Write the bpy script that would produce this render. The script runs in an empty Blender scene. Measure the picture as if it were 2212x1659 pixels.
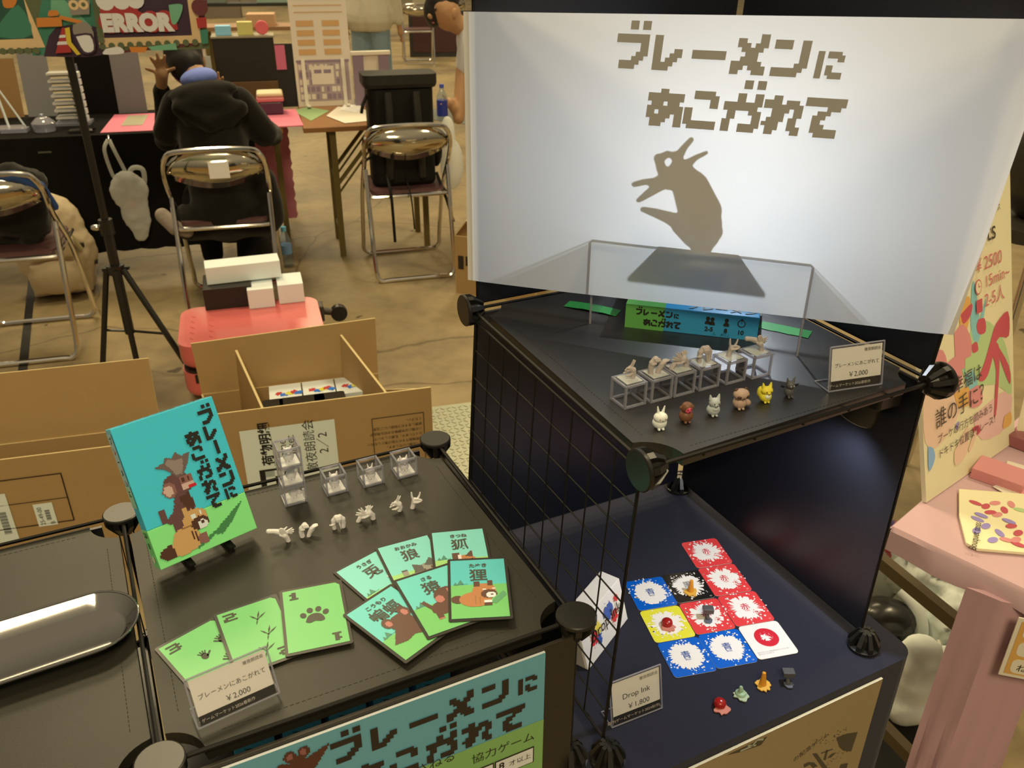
import bpy, bmesh, math, random
from mathutils import Vector as V, Matrix as MX
SC = bpy.context.scene; COL = SC.collection
random.seed(7)
R = math.radians
# ---------------------------------------------------------------- camera, world, lights, exposure
FPX, PITCH, ROLL, CAMZ = 1843.0, 0.4824, 0.0052, 1.6
cp, sp, cr, sr = math.cos(PITCH), math.sin(PITCH), math.cos(ROLL), math.sin(ROLL)
CF = V((0, cp, -sp)); _u = V((0, sp, cp)); _r = V((1, 0, 0))
CR = cr*_r + sr*_u; CU = -sr*_r + cr*_u; CC = V((0, 0, CAMZ))
cam = bpy.data.cameras.new('camera'); camo = bpy.data.objects.new('camera', cam); COL.objects.link(camo)
cam.sensor_width = 36.0; cam.lens = FPX/2212*36.0; cam.clip_start = 0.02; cam.clip_end = 200
camo.matrix_world = MX(((CR.x, CU.x, -CF.x, 0), (CR.y, CU.y, -CF.y, 0), (CR.z, CU.z, -CF.z, CAMZ), (0, 0, 0, 1)))
cam.dof.use_dof = True; cam.dof.focus_distance = 1.0; cam.dof.aperture_fstop = 14
SC.camera = camo
SC.view_settings.view_transform = 'Standard'; SC.view_settings.look = 'None'
SC.view_settings.gamma = 1; SC.view_settings.exposure = 0.0; SC.view_settings.use_curve_mapping = False
wd = bpy.data.worlds.new('hall'); SC.world = wd; wd.use_nodes = True
def _world():
    nt = wd.node_tree; tc = nt.nodes.new('ShaderNodeTexCoord'); sx = nt.nodes.new('ShaderNodeSeparateXYZ'); r = nt.nodes.new('ShaderNodeValToRGB'); mr = nt.nodes.new('ShaderNodeMapRange')
    mr.inputs['From Min'].default_value = -1.0; nt.links.new(tc.outputs['Generated'], sx.inputs[0]); nt.links.new(sx.outputs['Z'], mr.inputs['Value']); nt.links.new(mr.outputs['Result'], r.inputs[0])
    e = r.color_ramp.elements; e[0].position = 0.45; e[0].color = (0.10, 0.08, 0.05, 1); e[1].position = 0.85; e[1].color = (0.36, 0.29, 0.18, 1)
    nt.links.new(r.outputs[0], nt.nodes['Background'].inputs[0]); nt.nodes['Background'].inputs[1].default_value = 1.0
_world()
def area(name, loc, target, size, power, col, sy=None):
    l = bpy.data.lights.new(name, 'AREA'); l.energy = power; l.color = col; l.size = size
    if sy: l.shape = 'RECTANGLE'; l.size_y = sy
    o = bpy.data.objects.new(name, l); COL.objects.link(o); o.location = loc
    o.rotation_euler = (V(target)-V(loc)).to_track_quat('-Z', 'Y').to_euler(); return o
WARM = (1.0, 0.80, 0.46)
area('hall_lamp', (-2.2, 4.6, 7.5), (-0.2, 1.0, 1.0), 1.0, 205, WARM)
area('hall_lamp', (3.5, 3.0, 7.5), (0.6, 1.0, 0.7), 1.2, 190, WARM)
area('hall_lamp', (-5, 9, 8.0), (-4, 8, 0), 2.5, 340, WARM)
area('hall_lamp', (2, 13, 8.0), (1, 12, 0), 2.5, 520, WARM)
area('hall_lamp', (-6, 19, 8.0), (-5, 18, 0), 2.5, 600, WARM)
area('hall_lamp', (0.3, -3.2, 5.5), (0, 1.0, 0.9), 1.6, 195, WARM)

# ---------------------------------------------------------------- pixel rays onto real planes
def ray(x, y): return CF + CR*((x-1106)/FPX) - CU*((y-829.5)/FPX)
def P(x, y, z):
    d = ray(x, y); return CC + d*((z-CAMZ)/d.z)
def PV(x, y, p0, n):
    d = ray(x, y); return CC + d*(((V(p0)-CC).dot(n))/d.dot(n))
# ---------------------------------------------------------------- materials
def lin(c): return tuple((x/255/12.92 if x <= 10 else ((x/255+0.055)/1.055)**2.4) for x in c)
WW = lin((236, 216, 176)); CW = lin((238, 240, 246))
def W(*c):                                              # own colour of a thing seen under the warm hall lamps
    return tuple(min(0.93, a/b*0.84) for a, b in zip(lin(c), WW))
def K(*c):                                              # own colour of a thing seen under the cool shelf lamp
    return tuple(min(0.93, a/b*0.84) for a, b in zip(lin(c), CW))
MATS = {}
def M(name, col, rough=0.6, metal=0.0, spec=0.5, noise=0.0, nscale=40, bump=0.0, bscale=300, sheen=0, emit=None, coat=0, trans=0, alpha=1, sss=0):
    if name in MATS: return MATS[name]
    m = bpy.data.materials.new(name); m.use_nodes = True; nt = m.node_tree; b = nt.nodes['Principled BSDF']
    b.inputs['Base Color'].default_value = (*col, 1); b.inputs['Roughness'].default_value = rough
    b.inputs['Metallic'].default_value = metal; b.inputs['Specular IOR Level'].default_value = spec
    b.inputs['Coat Weight'].default_value = coat; b.inputs['Sheen Weight'].default_value = sheen
    b.inputs['Transmission Weight'].default_value = trans; b.inputs['Alpha'].default_value = alpha
    b.inputs['Subsurface Weight'].default_value = sss; b.inputs['Subsurface Scale'].default_value = 0.004
    if noise or bump:
        tc = nt.nodes.new('ShaderNodeTexCoord')
    if noise:
        n = nt.nodes.new('ShaderNodeTexNoise'); n.inputs['Scale'].default_value = nscale; n.inputs['Detail'].default_value = 6
        mr = nt.nodes.new('ShaderNodeMapRange'); mr.inputs['To Min'].default_value = 1-noise; mr.inputs['To Max'].default_value = 1+noise
        mx = nt.nodes.new('ShaderNodeMix'); mx.data_type = 'RGBA'; mx.blend_type = 'MULTIPLY'; mx.inputs[0].default_value = 1
        mx.inputs[6].default_value = (*col, 1)
        nt.links.new(tc.outputs['Object'], n.inputs['Vector']); nt.links.new(n.outputs['Fac'], mr.inputs['Value'])
        nt.links.new(mr.outputs['Result'], mx.inputs[7]); nt.links.new(mx.outputs[2], b.inputs['Base Color'])
    if bump:
        n2 = nt.nodes.new('ShaderNodeTexNoise'); n2.inputs['Scale'].default_value = bscale; n2.inputs['Detail'].default_value = 3
        bp = nt.nodes.new('ShaderNodeBump'); bp.inputs['Strength'].default_value = bump; bp.inputs['Distance'].default_value = 0.002
        nt.links.new(tc.outputs['Object'], n2.inputs['Vector']); nt.links.new(n2.outputs['Fac'], bp.inputs['Height'])
        nt.links.new(bp.outputs['Normal'], b.inputs['Normal'])
    MATS[name] = m; return m
def shader(name, build):
    m = bpy.data.materials.new(name); m.use_nodes = True; nt = m.node_tree; nt.nodes.clear()
    out = nt.nodes.new('ShaderNodeOutputMaterial'); nt.links.new(build(nt), out.inputs['Surface']); MATS[name] = m; return m
def nd(nt, t, **k):
    n = nt.nodes.new(t)
    for a, v in k.items(): n.inputs[a].default_value = v
    return n
def mixs(nt, fac, a, b):
    m = nt.nodes.new('ShaderNodeMixShader')
    if isinstance(fac, float): m.inputs[0].default_value = fac
    else: nt.links.new(fac, m.inputs[0])
    nt.links.new(a, m.inputs[1]); nt.links.new(b, m.inputs[2]); return m.outputs[0]
def _acr(tint, dif, fl):
    def f(nt):
        t = nd(nt, 'ShaderNodeBsdfTransparent', Color=(*tint, 1)); g = nd(nt, 'ShaderNodeBsdfGlossy', Roughness=0.04)
        lw = nd(nt, 'ShaderNodeLayerWeight', Blend=0.5); pw = nt.nodes.new('ShaderNodeMath'); pw.operation = 'POWER'; pw.inputs[1].default_value = 4.0; nt.links.new(lw.outputs['Facing'], pw.inputs[0]); mu = nt.nodes.new('ShaderNodeMath'); mu.operation = 'MULTIPLY_ADD'; mu.inputs[1].default_value = 0.38; mu.inputs[2].default_value = fl*0.3; nt.links.new(pw.outputs[0], mu.inputs[0]); d = nd(nt, 'ShaderNodeBsdfDiffuse', Color=(0.75, 0.77, 0.9, 1))
        a = mixs(nt, dif, t.outputs[0], d.outputs[0]); return mixs(nt, mu.outputs[0], a, g.outputs[0])
    return f
ACR = shader('clear_acrylic', _acr((0.98, 0.98, 0.985), 0.003, 0.12))
ACE = shader('acrylic_edge', _acr((0.74, 0.75, 0.84), 0.30, 0.5))
RISER = shader('riser_acrylic', _acr((0.93, 0.93, 0.93), 0.02, 0.12))
RISE = shader('riser_edge', _acr((0.62, 0.62, 0.66), 0.25, 0.3))
BAG = shader('thin_plastic', lambda nt: mixs(nt, 0.80, nd(nt, 'ShaderNodeBsdfTransparent').outputs[0], mixs(nt, 0.5, nd(nt, 'ShaderNodeBsdfDiffuse', Color=(0.9, 0.92, 0.9, 1)).outputs[0], nd(nt, 'ShaderNodeBsdfTranslucent', Color=(0.9, 0.92, 0.9, 1)).outputs[0])))
PET = shader('bottle_plastic', _acr((0.8, 0.88, 0.9), 0.12, 0.25))
SHEET = shader('translucent_screen', lambda nt: mixs(nt, 0.5, nd(nt, 'ShaderNodeBsdfDiffuse', Color=(0.33, 0.345, 0.39, 1)).outputs[0], nd(nt, 'ShaderNodeBsdfTranslucent', Color=(0.85, 0.86, 0.88, 1)).outputs[0]))
BLACK = M('black_plastic', (0.012, 0.012, 0.011), 0.35); BLACKM = M('black_wire', (0.008, 0.008, 0.008), 0.5, spec=0.25)
CHROME = M('chrome', (0.78, 0.76, 0.74), 0.13, 1.0); STEEL = M('polished_steel', (0.40, 0.40, 0.40), 0.08, 1.0)
LEATHER = M('black_leatherette', (0.023, 0.022, 0.017), 0.44, spec=0.34, bump=0.06, bscale=1600, noise=0.10, nscale=25)
LEATHERA = M('black_gloss_cover', (0.014, 0.014, 0.015), 0.40, spec=1.0, bump=0.12, bscale=1600)
STITCH = M('stitch', (0.012, 0.012, 0.011), 0.8)
PANEL = M('dark_panel', (0.009, 0.010, 0.016), 0.34, spec=0.55, bump=0.06, bscale=900)
NAVY = M('navy_cloth', (0.014, 0.016, 0.034), 0.9, spec=0.25, bump=0.3, bscale=1500, sheen=0.1)
CARD = M('cardboard', W(178, 136, 76), 0.85, spec=0.2, noise=0.06, nscale=12)
CARDE = M('cardboard_edge', W(215, 180, 110), 0.9, spec=0.2)
INK = M('black_ink', (0.012, 0.011, 0.010), 0.6); INKB = M('brown_ink', (0.03, 0.022, 0.015), 0.7)
PAPER = M('paper', (0.84, 0.84, 0.84), 0.7); CREAM = M('cream_paper', W(232, 208, 160), 0.7)
WHITE = M('white_resin', (0.82, 0.82, 0.86), 0.45, sss=0.1); TAUPE = M('taupe_resin', W(182, 160, 130), 0.6)
WHITEBOX = M('white_card', W(232, 222, 186), 0.6)
SKIN = M('skin', W(190, 135, 85), 0.55, sss=0.1)
# ---------------------------------------------------------------- mesh builder
def frame(o, x, y):
    x = V(x).normalized(); z = x.cross(V(y)).normalized(); y = z.cross(x)
    return MX(((x.x, y.x, z.x, o[0]), (x.y, y.y, z.y, o[1]), (x.z, y.z, z.z, o[2]), (0, 0, 0, 1)))
def T(x, y, z=0, rz=0): return MX.Translation((x, y, z)) @ MX.Rotation(rz, 4, 'Z')
def RX(a): return MX.Rotation(a, 4, 'X')
def RY(a): return MX.Rotation(a, 4, 'Y')
def RZ(a): return MX.Rotation(a, 4, 'Z')
WM = {}
_fc = {}
def text_geo(s, bold):
    k = (s, bold)
    if k not in _fc:
        c = bpy.data.curves.new('lettering', 'FONT'); c.body = s; c.size = 1; c.offset = bold; c.resolution_u = 3
        o = bpy.data.objects.new('lettering', c); COL.objects.link(o)
        dg = bpy.context.evaluated_depsgraph_get(); me = bpy.data.meshes.new_from_object(o.evaluated_get(dg))
        _fc[k] = ([v.co.copy() for v in me.vertices], [list(p.vertices) for p in me.polygons])
        bpy.data.objects.remove(o); bpy.data.curves.remove(c); bpy.data.meshes.remove(me)
    return _fc[k]
class MB:
    def __init__(s, M0=None): s.v = []; s.f = []; s.mi = []; s.mats = []; s.M = M0 or MX()
    def add(s, vs, fs, mat, Mx=None):
        if mat not in s.mats: s.mats.append(mat)
        i = s.mats.index(mat); n = len(s.v); A = s.M @ Mx if Mx is not None else s.M
        s.v += [A @ V(q) for q in vs]; s.f += [[k+n for k in f] for f in fs]; s.mi += [i]*len(fs); return s
    def box(s, c, d, mat, Mx=None):
        x, y, z = d[0]/2, d[1]/2, d[2]/2
        vs = [(c[0]+a*x, c[1]+b*y, c[2]+e*z) for a in (-1, 1) for b in (-1, 1) for e in (-1, 1)]
        return s.add(vs, [(0, 1, 3, 2), (4, 6, 7, 5), (0, 4, 5, 1), (2, 3, 7, 6), (0, 2, 6, 4), (1, 5, 7, 3)], mat, Mx)
    def prism(s, poly, z0, z1, mat, Mx=None, top=None):
        n = len(poly); vs = [(x, y, z0) for x, y in poly]+[(x, y, z1) for x, y in poly]
        s.add(vs, [list(range(n))[::-1]]+[(i, (i+1) % n, (i+1) % n+n, i+n) for i in range(n)], mat, Mx)
        return s.add([(x, y, z1) for x, y in poly], [list(range(n))], top or mat, Mx)
    def flat(s, poly, mat, Mx=None, z=0.0):
        return s.add([(x, y, z) for x, y in poly], [list(range(len(poly)))], mat, Mx)
    def rect(s, x0, y0, x1, y1, mat, Mx=None, z=0.0): return s.flat([(x0, y0), (x1, y0), (x1, y1), (x0, y1)], mat, Mx, z)
    def disc(s, x, y, rx, ry, mat, Mx=None, z=0.0, n=20, rot=0):
        c_, s_ = math.cos(rot), math.sin(rot); pl = []
        for k in range(n):
            a, b = rx*math.cos(2*math.pi*k/n), ry*math.sin(2*math.pi*k/n); pl.append((x+a*c_-b*s_, y+a*s_+b*c_))
        return s.flat(pl, mat, Mx, z)
    def line(s, pts, w, mat, Mx=None, z=0.0):
        for (x0, y0), (x1, y1) in zip(pts, pts[1:]):
            dx, dy = x1-x0, y1-y0; l = math.hypot(dx, dy) or 1; nx, ny = -dy/l*w/2, dx/l*w/2; ex, ey = dx/l*w/2*.6, dy/l*w/2*.6
            s.flat([(x0-nx-ex, y0-ny-ey), (x1-nx+ex, y1-ny+ey), (x1+nx+ex, y1+ny+ey), (x0+nx-ex, y0+ny-ey)], mat, Mx, z)
        return s
    def tube(s, pts, r, mat, Mx=None, n=10, closed=False, cap=True):
        pts = [V(p) for p in pts]; L = len(pts); rs = r if isinstance(r, (list, tuple)) else [r]*L
        ref = None; vs = []
        for i, p in enumerate(pts):
            if closed: t = pts[(i+1) % L]-pts[i-1]
            else: t = pts[min(i+1, L-1)]-pts[max(i-1, 0)]
            t.normalize()
            if ref is None:
                ref = V((0, 0, 1)) if abs(t.z) < 0.9 else V((1, 0, 0))
            a = (ref-t*ref.dot(t)).normalized(); ref = a; b = t.cross(a)
            vs += [p+(a*math.cos(2*math.pi*k/n)+b*math.sin(2*math.pi*k/n))*rs[i] for k in range(n)]
        fs = [(i*n+k, i*n+(k+1) % n, ((i+1) % L)*n+(k+1) % n, ((i+1) % L)*n+k) for i in range(L if closed else L-1) for k in range(n)]
        if cap and not closed: fs += [list(range(n))[::-1], [(L-1)*n+k for k in range(n)]]
        return s.add(vs, fs, mat, Mx)
    def ell(s, c, r, mat, Mx=None, n=14, m=9, rot=None):
        if not isinstance(r, (tuple, list)): r = (r, r, r)
        A = MX.Translation(V(c)) @ (rot if rot is not None else MX())
        vs = [(0, 0, r[2])]
        for i in range(1, m):
            for k in range(n):
                a, b = math.pi*i/m, 2*math.pi*k/n; vs.append((r[0]*math.sin(a)*math.cos(b), r[1]*math.sin(a)*math.sin(b), r[2]*math.cos(a)))
        vs.append((0, 0, -r[2])); fs = [(0, 1+k, 1+(k+1) % n) for k in range(n)]
        for i in range(m-2):
            for k in range(n): fs.append((1+i*n+k, 1+(i+1)*n+k, 1+(i+1)*n+(k+1) % n, 1+i*n+(k+1) % n))
        e = 1+(m-2)*n; fs += [(e+(k+1) % n, e+k, e+n) for k in range(n)]
        return s.add([A @ V(q) for q in vs], fs, mat, Mx)
    def caps(s, pts, mat, Mx=None, n=10):                 # chain of round-ended tapered links: (x, y, z, r)
        for q in pts: s.ell(q[:3], q[3], mat, Mx, n=n, m=7)
        return s.tube([q[:3] for q in pts], [q[3] for q in pts], mat, Mx, n=n)
    def lathe(s, prof, mat, Mx=None, n=24):
        L = len(prof); vs = [(r*math.cos(2*math.pi*k/n), r*math.sin(2*math.pi*k/n), z) for r, z in prof for k in range(n)]
        fs = [(i*n+k, i*n+(k+1) % n, (i+1)*n+(k+1) % n, (i+1)*n+k) for i in range(L-1) for k in range(n)]
        fs += [list(range(n))[::-1], [(L-1)*n+k for k in range(n)]]
        return s.add(vs, fs, mat, Mx)
    def bitmap(s, rows, cell, x0, y0, mat, Mx=None, z=0.0):     # x0, y0 is the top left
        for j, row in enumerate(rows):
            i = 0
            while i < len(row):
                if row[i] == 'X':
                    k = i
                    while k < len(row) and row[k] == 'X': k += 1
                    s.rect(x0+i*cell, y0-(j+1)*cell, x0+k*cell, y0-j*cell, mat, Mx, z); i = k
                else: i += 1
        return s
    def pix(s, shapes, cell, Mx=None, z=0.0, clip=None):         # blocky picture: shapes painted into square cells
        g = {}
        for sh in shapes:
            t, mat = sh[0], sh[-1]
            if t == 'e': x0, x1, y0, y1 = sh[1]-sh[3], sh[1]+sh[3], sh[2]-sh[4], sh[2]+sh[4]
            elif t == 'r': x0, y0, x1, y1 = sh[1:5]
            else: xs = [q[0] for q in sh[1]]; ys = [q[1] for q in sh[1]]; x0, x1, y0, y1 = min(xs), max(xs), min(ys), max(ys)
            for i in range(int(math.floor(x0/cell)), int(math.ceil(x1/cell))+1):
                for j in range(int(math.floor(y0/cell)), int(math.ceil(y1/cell))+1):
                    x, y = (i+.5)*cell, (j+.5)*cell
                    if clip and not (clip[0] < x < clip[2] and clip[1] < y < clip[3]): continue
                    if t == 'e': ok = ((x-sh[1])/sh[3])**2+((y-sh[2])/sh[4])**2 <= 1
                    elif t == 'r': ok = x0 <= x <= x1 and y0 <= y <= y1
                    else:
                        ok = False; pl = sh[1]; q = pl[-1]
                        for p in pl:
                            if (p[1] > y) != (q[1] > y) and x < (q[0]-p[0])*(y-p[1])/(q[1]-p[1])+p[0]: ok = not ok
                            q = p
                    if ok: g[(i, j)] = mat
        for (i, j) in sorted(g, key=lambda q: (q[1], q[0])):
            mat = g[(i, j)]
            if g.get((i-1, j)) is mat: continue
            k = i
            while g.get((k, j)) is mat: k += 1
            s.rect(i*cell, j*cell, k*cell, (j+1)*cell, mat, Mx, z)
        return s
    def text(s, t, size, x, y, mat, Mx=None, z=0.0, align='L', bold=0.0, sx=1.0):
        vs, fs = text_geo(t, bold)
        if not vs: return s
        x1 = max(q.x for q in vs); off = {'L': 0, 'C': -x1/2, 'R': -x1}[align]
        return s.add([(x+(q.x+off)*size*sx, y+q.y*size, z) for q in vs], fs, mat, Mx)
    def splat(s, x, y, r, mat, Mx=None, z=0.0, n=40, seed=1, rough=0.35, dots=14):
        rd = random.Random(seed); pl = []
        for k in range(n):
            a = 2*math.pi*k/n; q = r*(1-rough*rd.random()*(1.0 if k % 2 else 0.35)); pl.append((x+q*math.cos(a), y+q*math.sin(a)))
        s.flat(pl, mat, Mx, z)
        for _ in range(dots):
            a = rd.random()*6.283; q = r*(0.9+0.35*rd.random()); d = r*(0.02+0.05*rd.random())
            s.disc(x+q*math.cos(a), y+q*math.sin(a), d, d, mat, Mx, z, n=6)
        return s
    def mesh(s, name):
        me = bpy.data.meshes.new(name); me.from_pydata([tuple(v) for v in s.v], [], s.f)
        for m in s.mats: me.materials.append(m)
        me.polygons.foreach_set('material_index', s.mi); me.update(); return me
    def fuse(s, voxel, smooth=4):                          # melts overlapping shapes into one continuous skin
        o = bpy.data.objects.new('skin', s.mesh('skin')); COL.objects.link(o)
        m = o.modifiers.new('r', 'REMESH'); m.mode = 'VOXEL'; m.voxel_size = voxel
        if smooth: k = o.modifiers.new('s', 'SMOOTH'); k.iterations = smooth; k.factor = 0.5
        me = bpy.data.meshes.new_from_object(o.evaluated_get(bpy.context.evaluated_depsgraph_get()))
        b = MB(); b.mats = s.mats[:1]; b.v = [v.co.copy() for v in me.vertices]; b.f = [list(p.vertices) for p in me.polygons]; b.mi = [0]*len(b.f)
        bpy.data.objects.remove(o); bpy.data.meshes.remove(me); return b
    def build(s, name, parent=None, label=None, cat=None, group=None, kind=None, smooth=False, bevel=0, bseg=2, solid=0, weld=0, fix=True):
        if parent is not None: A = WM[parent.name].inverted(); org = None
        else:
            xs = [v.x for v in s.v]; ys = [v.y for v in s.v]; zs = [v.z for v in s.v]
            org = V(((min(xs)+max(xs))/2, (min(ys)+max(ys))/2, min(zs))); A = MX.Translation(-org)
        s.v = [A @ v for v in s.v]
        me = s.mesh(name)
        if fix or weld:
            bm = bmesh.new(); bm.from_mesh(me)
            if weld: bmesh.ops.remove_doubles(bm, verts=bm.verts, dist=weld)
            bm.to_mesh(me); bm.free()
        o = bpy.data.objects.new(name, me); COL.objects.link(o)
        if parent is not None: o.parent = parent; WM[o.name] = WM[parent.name]
        else: o.location = org; WM[o.name] = MX.Translation(org)
        if smooth:
            me.polygons.foreach_set('use_smooth', [True]*len(me.polygons))
            try: me.set_sharp_from_angle(angle=R(smooth if smooth > 1 else 38))
            except Exception: pass
        if solid: k = o.modifiers.new('thickness', 'SOLIDIFY'); k.thickness = solid; k.offset = 0
        if bevel: k = o.modifiers.new('bevel', 'BEVEL'); k.width = bevel; k.segments = bseg; k.limit_method = 'ANGLE'; k.angle_limit = R(40)
        tag(o, label, cat, group, kind); return o
def tag(o, label=None, cat=None, group=None, kind=None):
    for k, v in (('label', label), ('category', cat), ('group', group), ('kind', kind)):
        if v: o[k] = v
    return o
def thing(name, Mx, label, cat, group=None):
    o = bpy.data.objects.new(name, None); COL.objects.link(o); o.empty_display_size = 0.02
    o.matrix_world = Mx; WM[o.name] = Mx.copy(); return tag(o, label, cat, group)
def dup(o, Mx, label=None):
    c = o.copy(); COL.objects.link(c); c.matrix_world = Mx; WM[c.name] = Mx.copy()
    if label: c['label'] = label
    for ch in list(o.children):
        d = ch.copy(); COL.objects.link(d); d.parent = c; d.matrix_parent_inverse = ch.matrix_parent_inverse.copy()
        for g in list(ch.children):
            e = g.copy(); COL.objects.link(e); e.parent = d
    return c
def rrect(w, h, r, n=4, cx=0, cy=0):
    pl = []
    for sx, sy, a0 in ((1, 1, 0), (-1, 1, 90), (-1, -1, 180), (1, -1, 270)):
        for k in range(n+1):
            a = R(a0+90*k/n); pl.append((cx+sx*(w/2-r)+r*math.cos(a), cy+sy*(h/2-r)+r*math.sin(a)))
    return pl
def catmull(pts, n=6):
    pts = [V(p) for p in pts]; o = []
    for i in range(len(pts)-1):
        a, b, c, d = pts[max(i-1, 0)], pts[i], pts[i+1], pts[min(i+2, len(pts)-1)]
        for k in range(n):
            t = k/n; o.append(0.5*((2*b)+(c-a)*t+(2*a-5*b+4*c-d)*t*t+(3*b-a-3*c+d)*t**3))
    o.append(pts[-1]); return o
# ---------------------------------------------------------------- the block lettering of the title
GL = {
'bu': ["...XX.XX", "...XX.XX", "........", "XXXXXXXX", "XXXXXXXX", "......XX", "......XX", ".....XXX", "....XXX.", ".XXXXX..", ".XXXX..."],
're': ["XX.....", "XX.....", "XX.....", "XX...XX", "XX..XXX", "XX.XXX.", "XXXXX..", "XXXX..."],
'-': ["XXXXXXXX", "XXXXXXXX"],
'me': ["......XX", ".XX...XX", ".XXX.XXX", "..XXXXX.", "...XXX..", "..XXXX..", "XXXXXXX.", "XXX.XXXX", "XX...XXX"],
'n': ["XXXX..XX", "XXXX..XX", "......XX", "......XX", "......XX", ".....XXX", "XXXXXXX.", "XXXXXX.."],
'ni': ["XX.XXXX.", "XX.XXXXX", "XX....XX", "XX......", "XX.XX...", "XX.XX...", "XX.XXXXX", "XX..XXXX"],
'a': ["...XX....", "XXXXXXXXX", "XXXXXXXXX", ".XXX.XXX.", "XXXXXXXXX", "XX.XXXXXX", "XXXXXX.XX", ".XXXX..XX", ".XXX...XX"],
'ko': ["..XXXXX.", "..XXXXXX", "......XX", "......XX", "XX......", "XX......", "XX......", "XXXXXXXX", ".XXXXXXX"],
'ga': ["....XX.XX", "....XX.XX", ".........", "...XX..XX", "...XX..XX", "XXXXXXXXX", "XXXXXXXX.", ".XX...XXX", ".XX....XX", "XX.....XX", "XX..XXXXX", "XX..XXXX."],
'le': ["..XX.....", "XXXX.XXX.", "XXXXXXXXX", "..XXXX.XX", "..XXX..XX", ".XXXX.XX.", "XXXX..XX.", ".XXX..XXX", ".XX....XX"],
'te': ["XXXXXXXXX", "XXXXXXXXX", ".....XXX.", "...XXX...", "..XXX....", "..XX.....", "..XXX....", "..XXXXXX.", "...XXXXX."]}
def glyph(mb, g, cell, x, yb, mat, Mx, z=0.0, vert=False):
    rows = GL[g]
    if g == '-':
        if vert:
            mb.rect(x+cell*3.2, yb, x+cell*5.2, yb+cell*8, mat, Mx, z)
        else: mb.bitmap(rows, cell, x, yb+cell*5, mat, Mx, z)
    else: mb.bitmap(rows, cell, x, yb+cell*len(rows), mat, Mx, z)
def title_h(mb, x, y, c, mat, Mx, z=0.0, line2=(2.4, -15.5), pitch=10.2):   # two lines, x y = left foot of the first glyph
    for k, g in enumerate(('bu', 're', '-', 'me', 'n')): glyph(mb, g, c, x+k*pitch*c, y, mat, Mx, z)
    glyph(mb, 'ni', c*0.74, x+5.05*pitch*c, y, mat, Mx, z)
    for k, g in enumerate(('a', 'ko', 'ga', 'le', 'te')): glyph(mb, g, c, x+(k*pitch+line2[0])*c, y+line2[1]*c, mat, Mx, z)
def title_v(mb, x, x2, y, y2, c, c2, mat, Mx, z=0.0):   # two columns downwards, x y = top of the right one
    yy = y
    for g in ('bu', 're', '-', 'me', 'n', 'ni'):
        h = 8 if g == '-' else len(GL[g]); cc = c*0.8 if g == 'ni' else c
        glyph(mb, g, cc, x, yy-h*cc, mat, Mx, z, vert=True); yy -= (h+1.1)*cc
    yy = y2
    for g in ('a', 'ko', 'ga', 'le', 'te'):
        h = len(GL[g]); glyph(mb, g, c2, x2, yy-h*c2, mat, Mx, z, vert=True); yy -= (h+.9)*c2
# ================================================================ floor of the hall
def _floor(nt):
    b = nt.nodes.new('ShaderNodeBsdfPrincipled'); tc = nt.nodes.new('ShaderNodeTexCoord')
    def noise(s, d=6):
        n = nd(nt, 'ShaderNodeTexNoise', Scale=s, Detail=d); nt.links.new(tc.outputs['Object'], n.inputs['Vector']); return n.outputs['Fac']
    def ramp(src, *st):
        r = nt.nodes.new('ShaderNodeValToRGB'); e = r.color_ramp.elements
        while len(e) < len(st): e.new(0.5)
        for q, (p, c) in zip(e, st): q.position = p; q.color = (*c, 1)
        nt.links.new(src, r.inputs[0]); return r.outputs[0]
    def mul(a, c):
        m = nt.nodes.new('ShaderNodeMix'); m.data_type = 'RGBA'; m.blend_type = 'MULTIPLY'; m.inputs[0].default_value = 1
        nt.links.new(a, m.inputs[6]); nt.links.new(c, m.inputs[7]); return m.outputs[2]
    base = ramp(noise(1.3), (0.33, W(118, 96, 58)), (0.5, W(142, 115, 68)), (0.68, W(156, 126, 74)))
    mott = ramp(noise(14, 8), (0.3, (0.84, 0.84, 0.84)), (0.62, (1.04, 1.04, 1.04)))
    v = nd(nt, 'ShaderNodeTexVoronoi', Scale=0.55); v.feature = 'DISTANCE_TO_EDGE'
    wv = nt.nodes.new('ShaderNodeMix'); wv.data_type = 'VECTOR'; wv.inputs[0].default_value = 0.12
    nz = nd(nt, 'ShaderNodeTexNoise', Scale=3.0, Detail=8); nt.links.new(tc.outputs['Object'], nz.inputs['Vector'])
    nt.links.new(tc.outputs['Object'], wv.inputs[4]); nt.links.new(nz.outputs['Color'], wv.inputs[5]); nt.links.new(wv.outputs[1], v.inputs['Vector'])
    crack = ramp(v.outputs['Distance'], (0.0, (0.5, 0.48, 0.45)), (0.004, (1, 1, 1)))
    sp_ = ramp(noise(9, 2), (0.24, (0.3, 0.28, 0.25)), (0.27, (1, 1, 1)))
    nt.links.new(mul(mul(mul(base, mott), crack), sp_), b.inputs['Base Color'])
    b.inputs['Roughness'].default_value = 0.5; b.inputs['Specular IOR Level'].default_value = 0.3
    return b.outputs[0]
FLOORM = shader('worn_concrete', _floor)
fl = MB().box((0, 18, -0.05), (60, 60, 0.1), FLOORM).build('floor', kind='structure')
mb = MB(); pth = MB()
mb.box((0, 0, 0), (7.0, 0.5, 0.004), M('floor_tape_grey', W(98, 92, 70), 0.7), T(-0.4, 8.7, 0.002, R(-32)))
mb.build('floor_stripe', label='wide grey painted stripe across the far floor', cat='floor marking', kind='structure')
tp = MB(); a, b_ = P(70, 600, 0.0), P(48, 812, 0.0); dvec = (b_-a); tp.box((0, 0, 0.001), (dvec.length, 0.035, 0.002), BLACK, T((a.x+b_.x)/2, (a.y+b_.y)/2, 0, math.atan2(dvec.y, dvec.x)))
tp.build('floor_tape', label='black tape line stuck on the floor below the chair at the left edge', cat='tape')
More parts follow.
